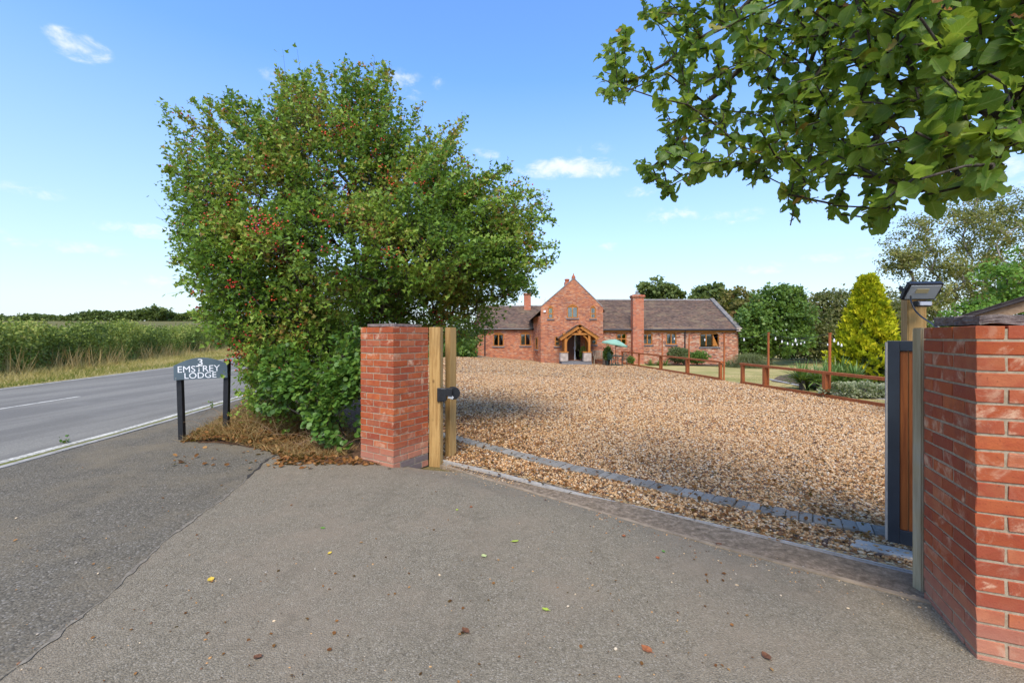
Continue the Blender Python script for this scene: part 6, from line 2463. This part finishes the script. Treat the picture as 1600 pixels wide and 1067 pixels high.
tree('laurel', base_at(1205, 36), [pxb(1205, 500, 46, 42, 36, 1.8), pxb(1222, 475, 26, 30, 36, 1.5), pxb(1238, 500, 30, 44, 36, 1.6), pxb(1180, 520, 30, 38, 35, 1.5), pxb(1225, 535, 40, 26, 35, 1.5), pxb(1240, 462, 10, 20, 36, .6), pxb(1195, 465, 8, 16, 36, .5)], 15000, .23, 'leaf_laurel', 'tall dense green evergreen right of the house end', group='tall shrubs and trees behind the lawn', trunk_r=.16, clump=.12)
tree('olive_tree', base_at(1285, 40), [pxb(1280, 500, 45, 35, 40, 2), pxb(1310, 480, 40, 26, 41, 2), pxb(1260, 510, 26, 34, 38, 1.5), pxb(1290, 530, 50, 25, 38, 1.8)], 11500, .24, 'leaf_olive', 'grey olive spreading tree between the tall evergreen and the golden conifer', group='tall shrubs and trees behind the lawn', trunk_r=.2, clump=.14)
tree('olive_tree', base_at(1400, 42), [pxb(1385, 490, 36, 32, 42, 2), pxb(1415, 505, 36, 34, 42, 2), pxb(1370, 515, 40, 30, 41, 2)], 8500, .25, 'leaf_olive', 'grey olive tree half hidden behind the golden conifer', group='tall shrubs and trees behind the lawn', trunk_r=.2, clump=.14)
tree('round_tree', base_at(880, 75), [pxb(880, 500, 60, 22, 75, 4)], 1500, .6, 'leaf_far', 'dark tree hidden behind the middle of the house', group=BG)
tree('round_tree', (-111, 138, g(-111, 138)), [((-111, 138, g(-111, 138) + 2.6), (2.6, 2.4, 1.5)), ((-109.3, 138, g(-111, 138) + 2.1), (2.0, 2.0, 1.2))], 900, .7, 'leaf_far', 'small lone tree standing up from the distant field hedge', trunk_r=.2)
# hedge closing the garden behind the lawn
gh = lambda y: 20
root = thing('garden_hedge', tuple(base_at(1330, 44)), 'dark mixed hedge closing the garden behind the lawn', 'hedge')
nl = 14000
x_ = rng.uniform(20, 60, nl)
yv = 44 + rng.normal(0, .8, nl) - (x_ - 30) * .25
z_ = rng.random(nl) ** .8 * (3.1 + .7 * np.sin(x_ * .6) + .4 * np.sin(x_ * 1.7))
pos = np.stack([x_, yv, z_ + np.array([g(a, b) for a, b in zip(x_, yv)])], 1)
leaf_object('foliage', MATS['leaf_olive'], DIAMOND, pos, unit(rand_unit(nl) + np.array([0, -.3, .4])), unit(rand_unit(nl) + np.array([0, -.5, .5])), rng.uniform(.2, .42, nl), rng.beta(2, 3, nl), root, kind='stuff')

# golden conifer: upswept flame-shaped sprays on a cone
cy = 17.5
cb = base_at(1356, cy)
root = thing('golden_conifer', cb, 'bright golden yellow conical conifer standing at the edge of the lawn', 'conifer')
ch_ = hz(431, cy) - cb[2]
NSP, PER = 2300, 9
f = rng.random(NSP) ** .72
prof = np.interp(1 - f, [0, .08, .2, .45, .7, .88, 1.0], [.03, .14, .27, .53, .83, 1.0, .86])
R0 = 46 * cy / F
ang = rng.uniform(0, 2 * math.pi, NSP)
lump = 1 + .13 * np.sin(ang * 4 + f * 17) + .10 * np.sin(ang * 9 - f * 31) + .07 * rng.normal(size=NSP)
rr_ = R0 * prof * lump * (.80 + .2 * rng.random(NSP))
spc = np.stack([cb[0] + rr_ * np.cos(ang), cb[1] + rr_ * np.sin(ang), cb[2] + .02 * ch_ + f * ch_ * .94], 1)
kp = ~((np.sin(ang * 7 + f * 23) + np.sin(ang * 4 - f * 37) > 1.15) & (rng.random(NSP) < .8))
spc, ang, f = spc[kp], ang[kp], f[kp]
NSP = len(spc)
out_ = np.stack([np.cos(ang), np.sin(ang), np.zeros(NSP)], 1)
sd_ = unit(out_ * .75 + rand_unit(NSP) * .4 + np.array([0, 0, .7]))
st_ = .55 + .20 * np.sin(ang * 6 + f * 27) + rng.normal(0, .14, NSP)
pos = (spc[:, None] + sd_[:, None] * (rng.random((NSP, PER)) * .22)[..., None] + rng.normal(0, .035, (NSP, PER, 3))).reshape(-1, 3)
n = len(pos)
ax = unit(np.repeat(sd_, PER, 0) + rand_unit(n) * .55)
tn = np.clip(np.repeat(st_, PER) + rng.normal(0, .13, n), 0, 1)
leaf_object('crown', MATS['leaf_gold'], SPRIG, pos, ax, unit(np.repeat(out_, PER, 0) + rand_unit(n) * .6), rng.uniform(.09, .20, n), tn, root, kind='stuff')
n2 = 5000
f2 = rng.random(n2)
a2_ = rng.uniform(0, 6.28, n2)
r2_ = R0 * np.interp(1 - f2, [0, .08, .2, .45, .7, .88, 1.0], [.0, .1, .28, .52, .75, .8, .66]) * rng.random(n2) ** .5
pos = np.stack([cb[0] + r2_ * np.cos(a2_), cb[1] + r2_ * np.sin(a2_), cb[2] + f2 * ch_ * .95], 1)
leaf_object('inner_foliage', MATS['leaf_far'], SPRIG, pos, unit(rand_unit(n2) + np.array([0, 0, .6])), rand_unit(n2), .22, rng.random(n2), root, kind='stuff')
mb = MB(); mb.tube([(cb[0], cb[1], cb[2] - .1), (cb[0], cb[1], cb[2] + ch_ * .9)], [.12, .02], 7); mb.build('trunk', MATS['bark'], root)


# spiky yuccas and a variegated mound in the island bed
def rosette(center, n, L, wdt, mat, root, name='leaf_rosette', up=.55, droop=.35, stalk=0.0):
    """long arching sword leaves from one heart, each a three-section blade"""
    vs, fs, tn = [], [], []
    c_ = np.array(center, float)
    for i in range(n):
        a = random.uniform(0, 2 * math.pi)
        el = random.uniform(.05, 1.35)
        l_ = L * random.uniform(.65, 1.1)
        w_ = wdt * random.uniform(.7, 1.2)
        d_ = np.array([math.cos(a) * math.cos(el), math.sin(a) * math.cos(el), math.sin(el)])
        s_ = np.array([-math.sin(a), math.cos(a), 0])
        b = len(vs)
        tv_ = random.betavariate(2, 2)
        for k in range(5):
            f_ = k / 4
            p_ = c_ + d_ * l_ * f_ + np.array([0, 0, -droop * l_ * f_ ** 2 * math.cos(el)])
            ww = w_ * (1 - f_ ** 2.2) * (.6 + .8 * min(1, f_ * 3)) * .5
            vs += [tuple(p_ - s_ * ww), tuple(p_ + np.array([0, 0, -ww * .5])), tuple(p_ + s_ * ww)]
            tn += [tv_] * 3
        for k in range(4):
            q_ = b + 3 * k
            fs += [(q_, q_ + 1, q_ + 4, q_ + 3), (q_ + 1, q_ + 2, q_ + 5, q_ + 4)]
    V_ = np.array(vs) - np.array(root.location)
    o_ = bpy.data.objects.new(name, np_mesh(name, V_, np.array(fs), MATS[mat], {'tint': np.array(tn)}))
    link(o_, root)
    return o_


YU = [(1275, 590, 15.2, .95, 'yucca with upright sword leaves, left one in the island bed'), (1330, 596, 15.0, .85, 'yucca with grey green sword leaves in front of the golden conifer'),
      (1300, 585, 16.2, 1.0, 'tallest yucca with fresh green leaves at the middle of the island bed')]
for (px, py, y_, L, lab) in YU:
    b = base_at(px, y_)
    root = thing('yucca', b, lab, 'yucca', 'yuccas in the island bed')
    for k in range(4):
        c_ = (b[0] + random.uniform(-.45, .45), b[1] + random.uniform(-.3, .3), b[2] + random.uniform(.12, .38))
        mb = MB(); mb.tube([(c_[0], c_[1], b[2] - .05), c_], [.07, .06], 7); mb.build('stem', MATS['bark'], root)
        rosette(c_, 55, L, .055, 'leaf_yucca', root)
b = base_at(1262, 15.6)
root = thing('phormium', b, 'low arching green tufted plant at the left front of the island bed', 'plant')
rosette((b[0], b[1], b[2] + .05), 110, .85, .035, 'leaf_yucca', root, droop=.6)
b = base_at(1337, 13.2)
root = thing('variegated_shrub', b, 'pale cream and green variegated mound at the front of the island bed', 'shrub')
VB = [((b[0] - .5, b[1], b[2] + .16), (.50, .4, .24)), ((b[0] + .35, b[1] + .1, b[2] + .18), (.55, .45, .26)), ((b[0] + .95, b[1] + .1, b[2] + .14), (.4, .35, .20))]
n = 4200
pos, d = sample_blobs(VB, n, .7)
pos[:, 2] = np.maximum(pos[:, 2], b[2] + .02)
leaf_object('foliage', MATS['leaf_variegated'], LEAF, pos, unit(d + rand_unit(n) * .7 + np.array([0, 0, .1])), unit(rand_unit(n) * .5 + np.array([0, -.3, .8])), rng.uniform(.05, .11, n), rng.beta(1.6, 1.6, n), root, kind='stuff')
mb = MB()
for q_ in VB:
    mb.tube([(q_[0][0], q_[0][1], b[2] - .03), q_[0]], .012, 4)
mb.build('stem', MATS['bark'], root)
# island bed of bark mulch with a pale stone edge
isl = [(gp(1205, 596)), (gp(1260, 604)), (gp(1320, 617)), (gp(1382, 622)), (gp(1470, 618)), (gp(1450, 592)), (gp(1380, 582)), (gp(1290, 580)), (gp(1225, 586))]
mb = MB()
cl_ = curve_pts(isl + [isl[0]], 60)
mb.prism([(p_.x, p_.y) for p_ in cl_[:-1]], [], (0, 0, 0), XA, YA, -ZA, .1)
for i, v_ in enumerate(mb.v):
    mb.v[i] = (v_[0], v_[1], g(v_[0], v_[1]) + (.012 if i < len(mb.v) / 2 else -.1))
plain('mulch', (.115, .075, .045), .95, var=.4, scale=8, bmp=.8)
struct(mb.build('island_bed', MATS['mulch']))
edge = curve_pts([gp(1198, 592), gp(1240, 601), gp(1300, 614), gp(1345, 621), gp(1390, 625), gp(1440, 628)], 40)
plain('pale_edging', (.40, .37, .32), .9, var=.2, scale=8)
ribbon('bed_edging', edge, -.07, .07, .03, MATS['pale_edging'], .1)

# pampas grass by the house corner
b = base_at(1170, 31)
root = thing('pampas_grass', b, 'large arching pampas grass clump beside the right end of the house', 'ornamental grass')
n = 2600
a = rng.uniform(0, 2 * math.pi, n)
el = rng.uniform(.25, 1.45, n)
vs, fs, tn = [], [], []
for i in range(n):
    d_ = np.array([math.cos(a[i]) * math.cos(el[i]), math.sin(a[i]) * math.cos(el[i]), math.sin(el[i])])
    s_ = np.array([-math.sin(a[i]), math.cos(a[i]), 0])
    L = random.uniform(1.3, 2.35)
    c_ = np.array([b[0] + random.gauss(0, .22), b[1] + random.gauss(0, .2), b[2]])
    q_ = len(vs)
    tv_ = random.betavariate(2, 2)
    for k in range(5):
        f_ = k / 4
        p_ = c_ + d_ * L * f_ + np.array([math.cos(a[i]) * .25 * L * f_ ** 3, math.sin(a[i]) * .25 * L * f_ ** 3, -.62 * L * f_ ** 2.6])
        p_[2] = max(p_[2], b[2] + .03)
        ww = .013 * (1 - f_ * .85)
        vs += [tuple(p_ - s_ * ww), tuple(p_ + s_ * ww)]
        tn += [tv_] * 2
    for k in range(4):
        fs.append((q_ + 2 * k, q_ + 2 * k + 1, q_ + 2 * k + 3, q_ + 2 * k + 2))
o = bpy.data.objects.new('foliage', np_mesh('foliage', np.array(vs) - np.array(b), np.array(fs), MATS['leaf_pampas'], {'tint': np.array(tn)}))
link(o, root)
o['kind'] = 'stuff'

# border under the right wing
plain('soil', (.07, .048, .032), .95, var=.35, scale=6, bmp=.8)
mb = MB()
pz = -.60
bd = [(hx(1008, 33.6), 32.4), (hx(1150, 33.0), 31.8), (hx(1160, 34.4), YR - .01), (hx(1008, 34.5), YR - .01)]
mb.prism(bd, [], (0, 0, 0), XA, YA, -ZA, .1)
for i, v_ in enumerate(mb.v):
    mb.v[i] = (v_[0], v_[1], g(v_[0], v_[1]) + (.03 if i < 4 else -.1))
struct(mb.build('flower_bed', MATS['soil']))
leaf_mat('leaf_lavender', [(0, (.06, .085, .035)), (.5, (.11, .14, .05)), (1, (.22, .21, .10))], .3, .6, .2)
GP = 'shrubs along the house wall'
small_plant('wall_shrub', base_at(1060, 33.0), 1.25, .95, 3000, .11, MATS['leaf_lavender'], 'rounded green shrub below the third window of the long wing', 'shrub', group=GP)
small_plant('wall_shrub', base_at(1091, 32.8), .95, .70, 2000, .11, MATS['leaf_laurel'], 'small rounded green shrub left of the wide three-light window', 'shrub', group=GP)
for k, (px, lab) in enumerate(((1016, 'tuft of strappy leaves at the right foot of the big chimney'), (1030, 'strappy leaved tuft below the second window of the long wing'), (1040, 'strappy leaved tuft at the left side of the rounded shrub'),
                               (1137, 'bright yellow green tuft left of the pampas grass'), (1146, 'yellow green tuft right against the pampas grass'))):
    b = base_at(px, 32.3)
    root = thing('strappy_plant', b, lab, 'plant', 'strappy plants in the border')
    rosette((b[0], b[1], b[2]), 60, .62, .05, 'leaf_fresh' if px > 1100 else 'leaf_yucca', root, droop=.45)
small_plant('climber', base_at(951, 33.7), 1.4, .30, 700, .09, MATS['leaf_bush'], 'thin climbing shrub on the wall behind the parasol', 'shrub')
small_plant('pot_shrub', base_at(985, 33.2), .55, .32, 500, .09, MATS['leaf_laurel'], 'low dark shrub at the left foot of the big chimney', 'shrub')

# rough shrubs left of the house end, seen under the bush
tree('wild_shrub', base_at(715, 33), [pxb(715, 530, 30, 34, 33, 1.4), pxb(690, 520, 30, 40, 33, 1.4), pxb(735, 548, 12, 16, 33, .6)], 4200, .20, 'leaf_laurel', 'green shrub left of the house seen past the catch post', cat='shrub', trunk_r=.1)

# birch and a green tree on the right
by = 24
bb_ = base_at(1500, by)
BI = [pxb(1430, 385, 40, 45, by, 1.3), pxb(1480, 350, 48, 48, by, 1.5), pxb(1535, 345, 55, 45, by, 1.6), pxb(1590, 370, 50, 60, by, 1.6), pxb(1450, 430, 45, 50, by, 1.4), pxb(1510, 415, 55, 55, by, 1.6), pxb(1570, 440, 55, 55, by, 1.6),
      pxb(1430, 480, 34, 40, by, 1.1), pxb(1495, 490, 45, 40, by, 1.3), pxb(1545, 310, 28, 24, by, .9), pxb(1640, 400, 60, 80, by, 1.6), pxb(1405, 400, 16, 30, by, .6), pxb(1580, 315, 20, 18, by, .7)]
tree('birch_tree', bb_, BI, 34000, .105, 'leaf_birch', 'tall airy birch with hanging twigs and pale limbs behind the floodlight', trunk_r=.15, tmpl=DIAMOND, bark='bark_birch', clump=.15, nclump=620, ntgt=420, shell=.3, hang=.9, thr=(1.6, -.22))
fy = 16
fb = base_at(1660, fy)
FB_ = [pxb(1590, 440, 55, 40, fy, .9), pxb(1555, 480, 40, 28, fy, .8), pxb(1510, 495, 30, 20, fy, .6), pxb(1640, 420, 50, 40, fy, 1), pxb(1600, 480, 60, 30, fy, 1.0), pxb(1690, 440, 60, 60, fy, 1.2)]
tree('green_tree', fb, FB_, 8000, .12, 'leaf_fresh', 'fresh green spreading tree over the timber shed', trunk_r=.12, tmpl=LEAF, clump=.16, nclump=260, ntgt=160, shell=.4, thr=(2.2, -.2))

# ================================================================== the tree overhanging from the right
def big_leaf(seed):
    """a nibbled, cupped rounded leaf of 6 x 4 faces"""
    r_ = random.Random(seed)
    prof = [(0, 0), (.24, .10), (.36, .28), (.39, .50), (.33, .72), (.19, .90), (.02, 1.0)]
    vs, fs = [], []
    fold = r_.uniform(.08, .55)
    curl = r_.uniform(-.50, .22)
    twist = r_.uniform(-.35, .35)
    for i, (w_, l_) in enumerate(prof):
        for s_ in (-1, -.5, 0, .5, 1):
            e_ = r_.uniform(.80, 1.10) if abs(s_) == 1 else 1
            vs.append((s_ * w_ * e_, l_ + r_.uniform(-.012, .012), abs(s_) * w_ * fold + curl * (l_ - .4) ** 2 * 1.6 + s_ * w_ * twist * l_ + r_.uniform(-.016, .016)))
    holes = set(r_.sample(range(24), r_.choice([0, 0, 1, 1, 2, 3])))
    edge_bites = set(r_.sample([0, 3, 4, 7, 8, 11, 12, 15, 16, 19, 20, 23], r_.choice([0, 0, 1, 2, 3])))
    for i in range(6):
        for k in range(4):
            if i * 4 + k in holes and r_.random() < .6 or i * 4 + k in edge_bites:
                continue
            a_ = i * 5 + k
            fs.append((a_, a_ + 1, a_ + 6, a_ + 5))
    # stalk
    vs += [(-.012, -.28, .03), (.012, -.28, .03)]
    fs.append((35, 36, 2 + 0, 2))
    fs[-1] = (35, 36, 3, 1)
    return np.array(vs), np.array(fs)


BL = [big_leaf(s) for s in range(14)]
BL_ME = []
for vs_, fs_ in BL:
    me = np_mesh('leaf', vs_, fs_, MATS['leaf_apple'], {'tint': np.full(len(vs_), .5), 'leaf_x': vs_[:, 0], 'leaf_y': vs_[:, 1]}, smooth=True)
    BL_ME.append(me)


def crown_depth(px, py):
    return float(np.interp(px, [900, 1000, 1150, 1300, 1450, 1620, 1800], [3.5, 3.3, 2.9, 2.35, 1.75, 1.45, 1.5]))


CR = [(1000, -200), (1005, 0), (955, 60), (935, 85), (935, 150), (985, 175), (1000, 110), (1035, 170), (1035, 215), (995, 262), (995, 282), (1030, 290), (1052, 312), (1068, 280), (1110, 270), (1150, 300), (1200, 290), (1215, 262), (1240, 350), (1262, 310), (1300, 345),
      (1318, 330), (1312, 290), (1355, 275), (1350, 350), (1385, 362), (1405, 300), (1420, 262), (1440, 320), (1480, 335), (1500, 290), (1540, 290), (1600, 225), (1760, 200), (1760, -260)]
tb_ = Vector((4.7, .9, 0))
root = thing('apple_tree', tuple(tb_), 'broad-leaved tree whose nibbled leafy branches overhang the drive from the top right', 'tree')
tg_, tpx = [], []
while len(tg_) < 1250:
    a, b = random.uniform(925, 1760), random.uniform(-240, 352)
    if in_poly(a, b, CR):
        d_ = crown_depth(a, b) + random.gauss(0, .33)
        d_ = max(1.15, d_)
        tg_.append(tuple(P(a, b, d_)))
tail = [(935, 85), (940, 145), (1000, 262), (1052, 308), (1235, 352), (1300, 340), (1372, 352), (1400, 330), (1500, 300)]
for (a, b) in tail:
    tg_.append(tuple(P(a, b, crown_depth(a, b))))
LIMBS = [[(1720, -330, 2.7), (1560, -150, 2.75), (1420, -60, 2.8), (1340, 40, 2.8), (1270, 130, 2.8), (1205, 225, 2.75), (1175, 285, 2.75)],
         [(1620, -200, 2.5), (1560, -80, 2.4), (1500, 60, 2.3), (1420, 160, 2.25), (1350, 240, 2.25), (1300, 315, 2.2)],
         [(1420, -60, 2.8), (1300, -50, 3.0), (1220, 30, 3.1), (1150, 110, 3.1), (1080, 190, 3.15), (1015, 262, 3.2)],
         [(1720, -100, 2.0), (1680, 40, 1.9), (1590, 150, 1.85), (1510, 230, 1.8), (1440, 300, 1.75)],
         [(1300, -50, 3.0), (1210, -20, 3.2), (1110, 50, 3.3), (1020, 110, 3.4), (950, 140, 3.45)],
         [(1340, 40, 2.8), (1290, 150, 2.6), (1265, 240, 2.5), (1240, 330, 2.45)], [(1560, -150, 2.75), (1450, 20, 2.9), (1370, 110, 2.95), (1290, 190, 3.0), (1190, 270, 3.0)],
         [(1680, 40, 1.9), (1640, 120, 1.6), (1570, 210, 1.5), (1500, 275, 1.5)], [(1500, 60, 2.3), (1480, 160, 2.0), (1430, 250, 1.95), (1385, 330, 1.95)]]
def limb_pts(l):
    c_ = curve_pts([P(a_, b_, d_) for a_, b_, d_ in l], 5 * (len(l) - 1))
    return [tuple(p_ + Vector((random.gauss(0, .012), random.gauss(0, .012), random.gauss(0, .012)))) for p_ in c_]
po, pa, tips = skeleton(tuple(tb_), tg_, .16, .34, .022, droop=.10, first=[(4.7, .95, 1.2), (4.6, 1.05, 2.4), (4.3, 1.25, 3.1), (3.9, 1.7, 3.7), (3.75, 2.2, 4.1)], chains=[limb_pts(l) for l in LIMBS])
rd, cn = branch_radii(pa, .0034, .13, .50)
thick = rd > .055
branch_object('trunk', MATS['bark'], po, pa, rd, root, 9, keep=thick)
branch_object('branches', MATS['bark'], po, pa, rd, root, 6, keep=~thick)
NL = 9600
q, bd = along(pa, po, rd, 0, .0105, NL)
n = NL
pos = q + rand_unit(n) * rng.uniform(.005, .03, (n, 1))
u = pos[:, 0] / pos[:, 1] * F + CX
v = HOR - (pos[:, 2] - CAM_H) / pos[:, 1] * F
ins = np.array([in_poly(a, b + 14, CR) or in_poly(a, b, CR) for a, b in zip(u, v)]) | (u > 1640)
ins &= pos[:, 1] > 1.0
pos, bd, u, v = pos[ins], bd[ins], u[ins], v[ins]
n = len(pos)
ax = unit(bd * .5 + rand_unit(n) * .75 + np.array([-.1, 0, -.35]))
nr = unit(rand_unit(n) * .75 + np.array([0, -.35, .75]))
size = rng.uniform(.034, .076, n)
tn = np.clip(rng.beta(2, 2.4, n) + (rng.random(n) < .03) * .5, 0, 1)
inframe = (u > 900) & (u < 1600) & (v > 0) & (v < 400)
score = np.where(inframe, size / pos[:, 1], 0)
order = np.argsort(-score)
# tint variants share meshes: 14 shapes in 4 tints
var = {}
for si in range(14):
    for k, tt in enumerate((.15, .38, .58, .80, .96)):
        me = BL_ME[si].copy()
        me.name = 'leaf'
        vals = np.full(len(me.vertices), tt, dtype=np.float32)
        me.attributes['tint'].data.foreach_set('value', vals)
        var[(si, k)] = me
for i in order[:300]:
    a_ = Vector(ax[i]).normalized()
    s_ = a_.cross(Vector(nr[i])).normalized()
    z_ = s_.cross(a_)
    k = 4 if tn[i] > .93 else min(3, int(np.digitize(tn[i], (.27, .48, .70))))
    o = bpy.data.objects.new('leaf', var[(random.randrange(14), k)])
    o.parent = root
    L = float(size[i]) * 1.08
    M_ = Matrix.Identity(3)
    M_.col[0], M_.col[1], M_.col[2] = s_, a_, z_
    o.location = Vector(pos[i]) - root.location
    o.rotation_euler = M_.to_euler()
    o.scale = (L, L, L)
    COL.objects.link(o)
rest = order[300:]
w_ = rng.integers(0, 14, len(rest))
Vs, Fs, Ts, Xs, Ys = [], [], [], [], []
off = 0
for si in range(14):
    r_ = rest[w_ == si]
    V_, F_ = leaf_arrays(BL[si], pos[r_], ax[r_], nr[r_], size[r_] * 1.08, size[r_] * 1.08)
    Vs.append(V_ - np.array(tb_)); Fs.append(F_ + off); Ts.append(np.repeat(tn[r_], len(BL[si][0])))
    Xs.append(np.tile(BL[si][0][:, 0], len(r_))); Ys.append(np.tile(BL[si][0][:, 1], len(r_)))
    off += len(V_)
o = bpy.data.objects.new('foliage', np_mesh('foliage', np.concatenate(Vs), np.concatenate(Fs), MATS['leaf_apple'], {'tint': np.concatenate(Ts), 'leaf_x': np.concatenate(Xs), 'leaf_y': np.concatenate(Ys)}, True))
link(o, root)
o['kind'] = 'stuff'

# short dry turf on the near lawn
n = 9000
yv = 9 + 14 * rng.random(n) ** 1.3
xa = np.array([fence_x(a) + .1 for a in yv])
xv = xa + rng.random(n) * 7
pts = np.stack([xv, yv, np.array([g(a, b) for a, b in zip(xv, yv)])], 1)
leaf_object('lawn_grass', MATS['grass_verge_leaf'], BLADE, pts, unit(rand_unit(n) * np.array([.8, .8, .1]) + np.array([0, 0, .6])), unit(rand_unit(n) + np.array([0, -1, 0])), rng.uniform(.02, .055, n), np.clip(rng.normal(.62, .2, n), 0, 1), None, rng.uniform(.006, .012, n), kind='stuff')
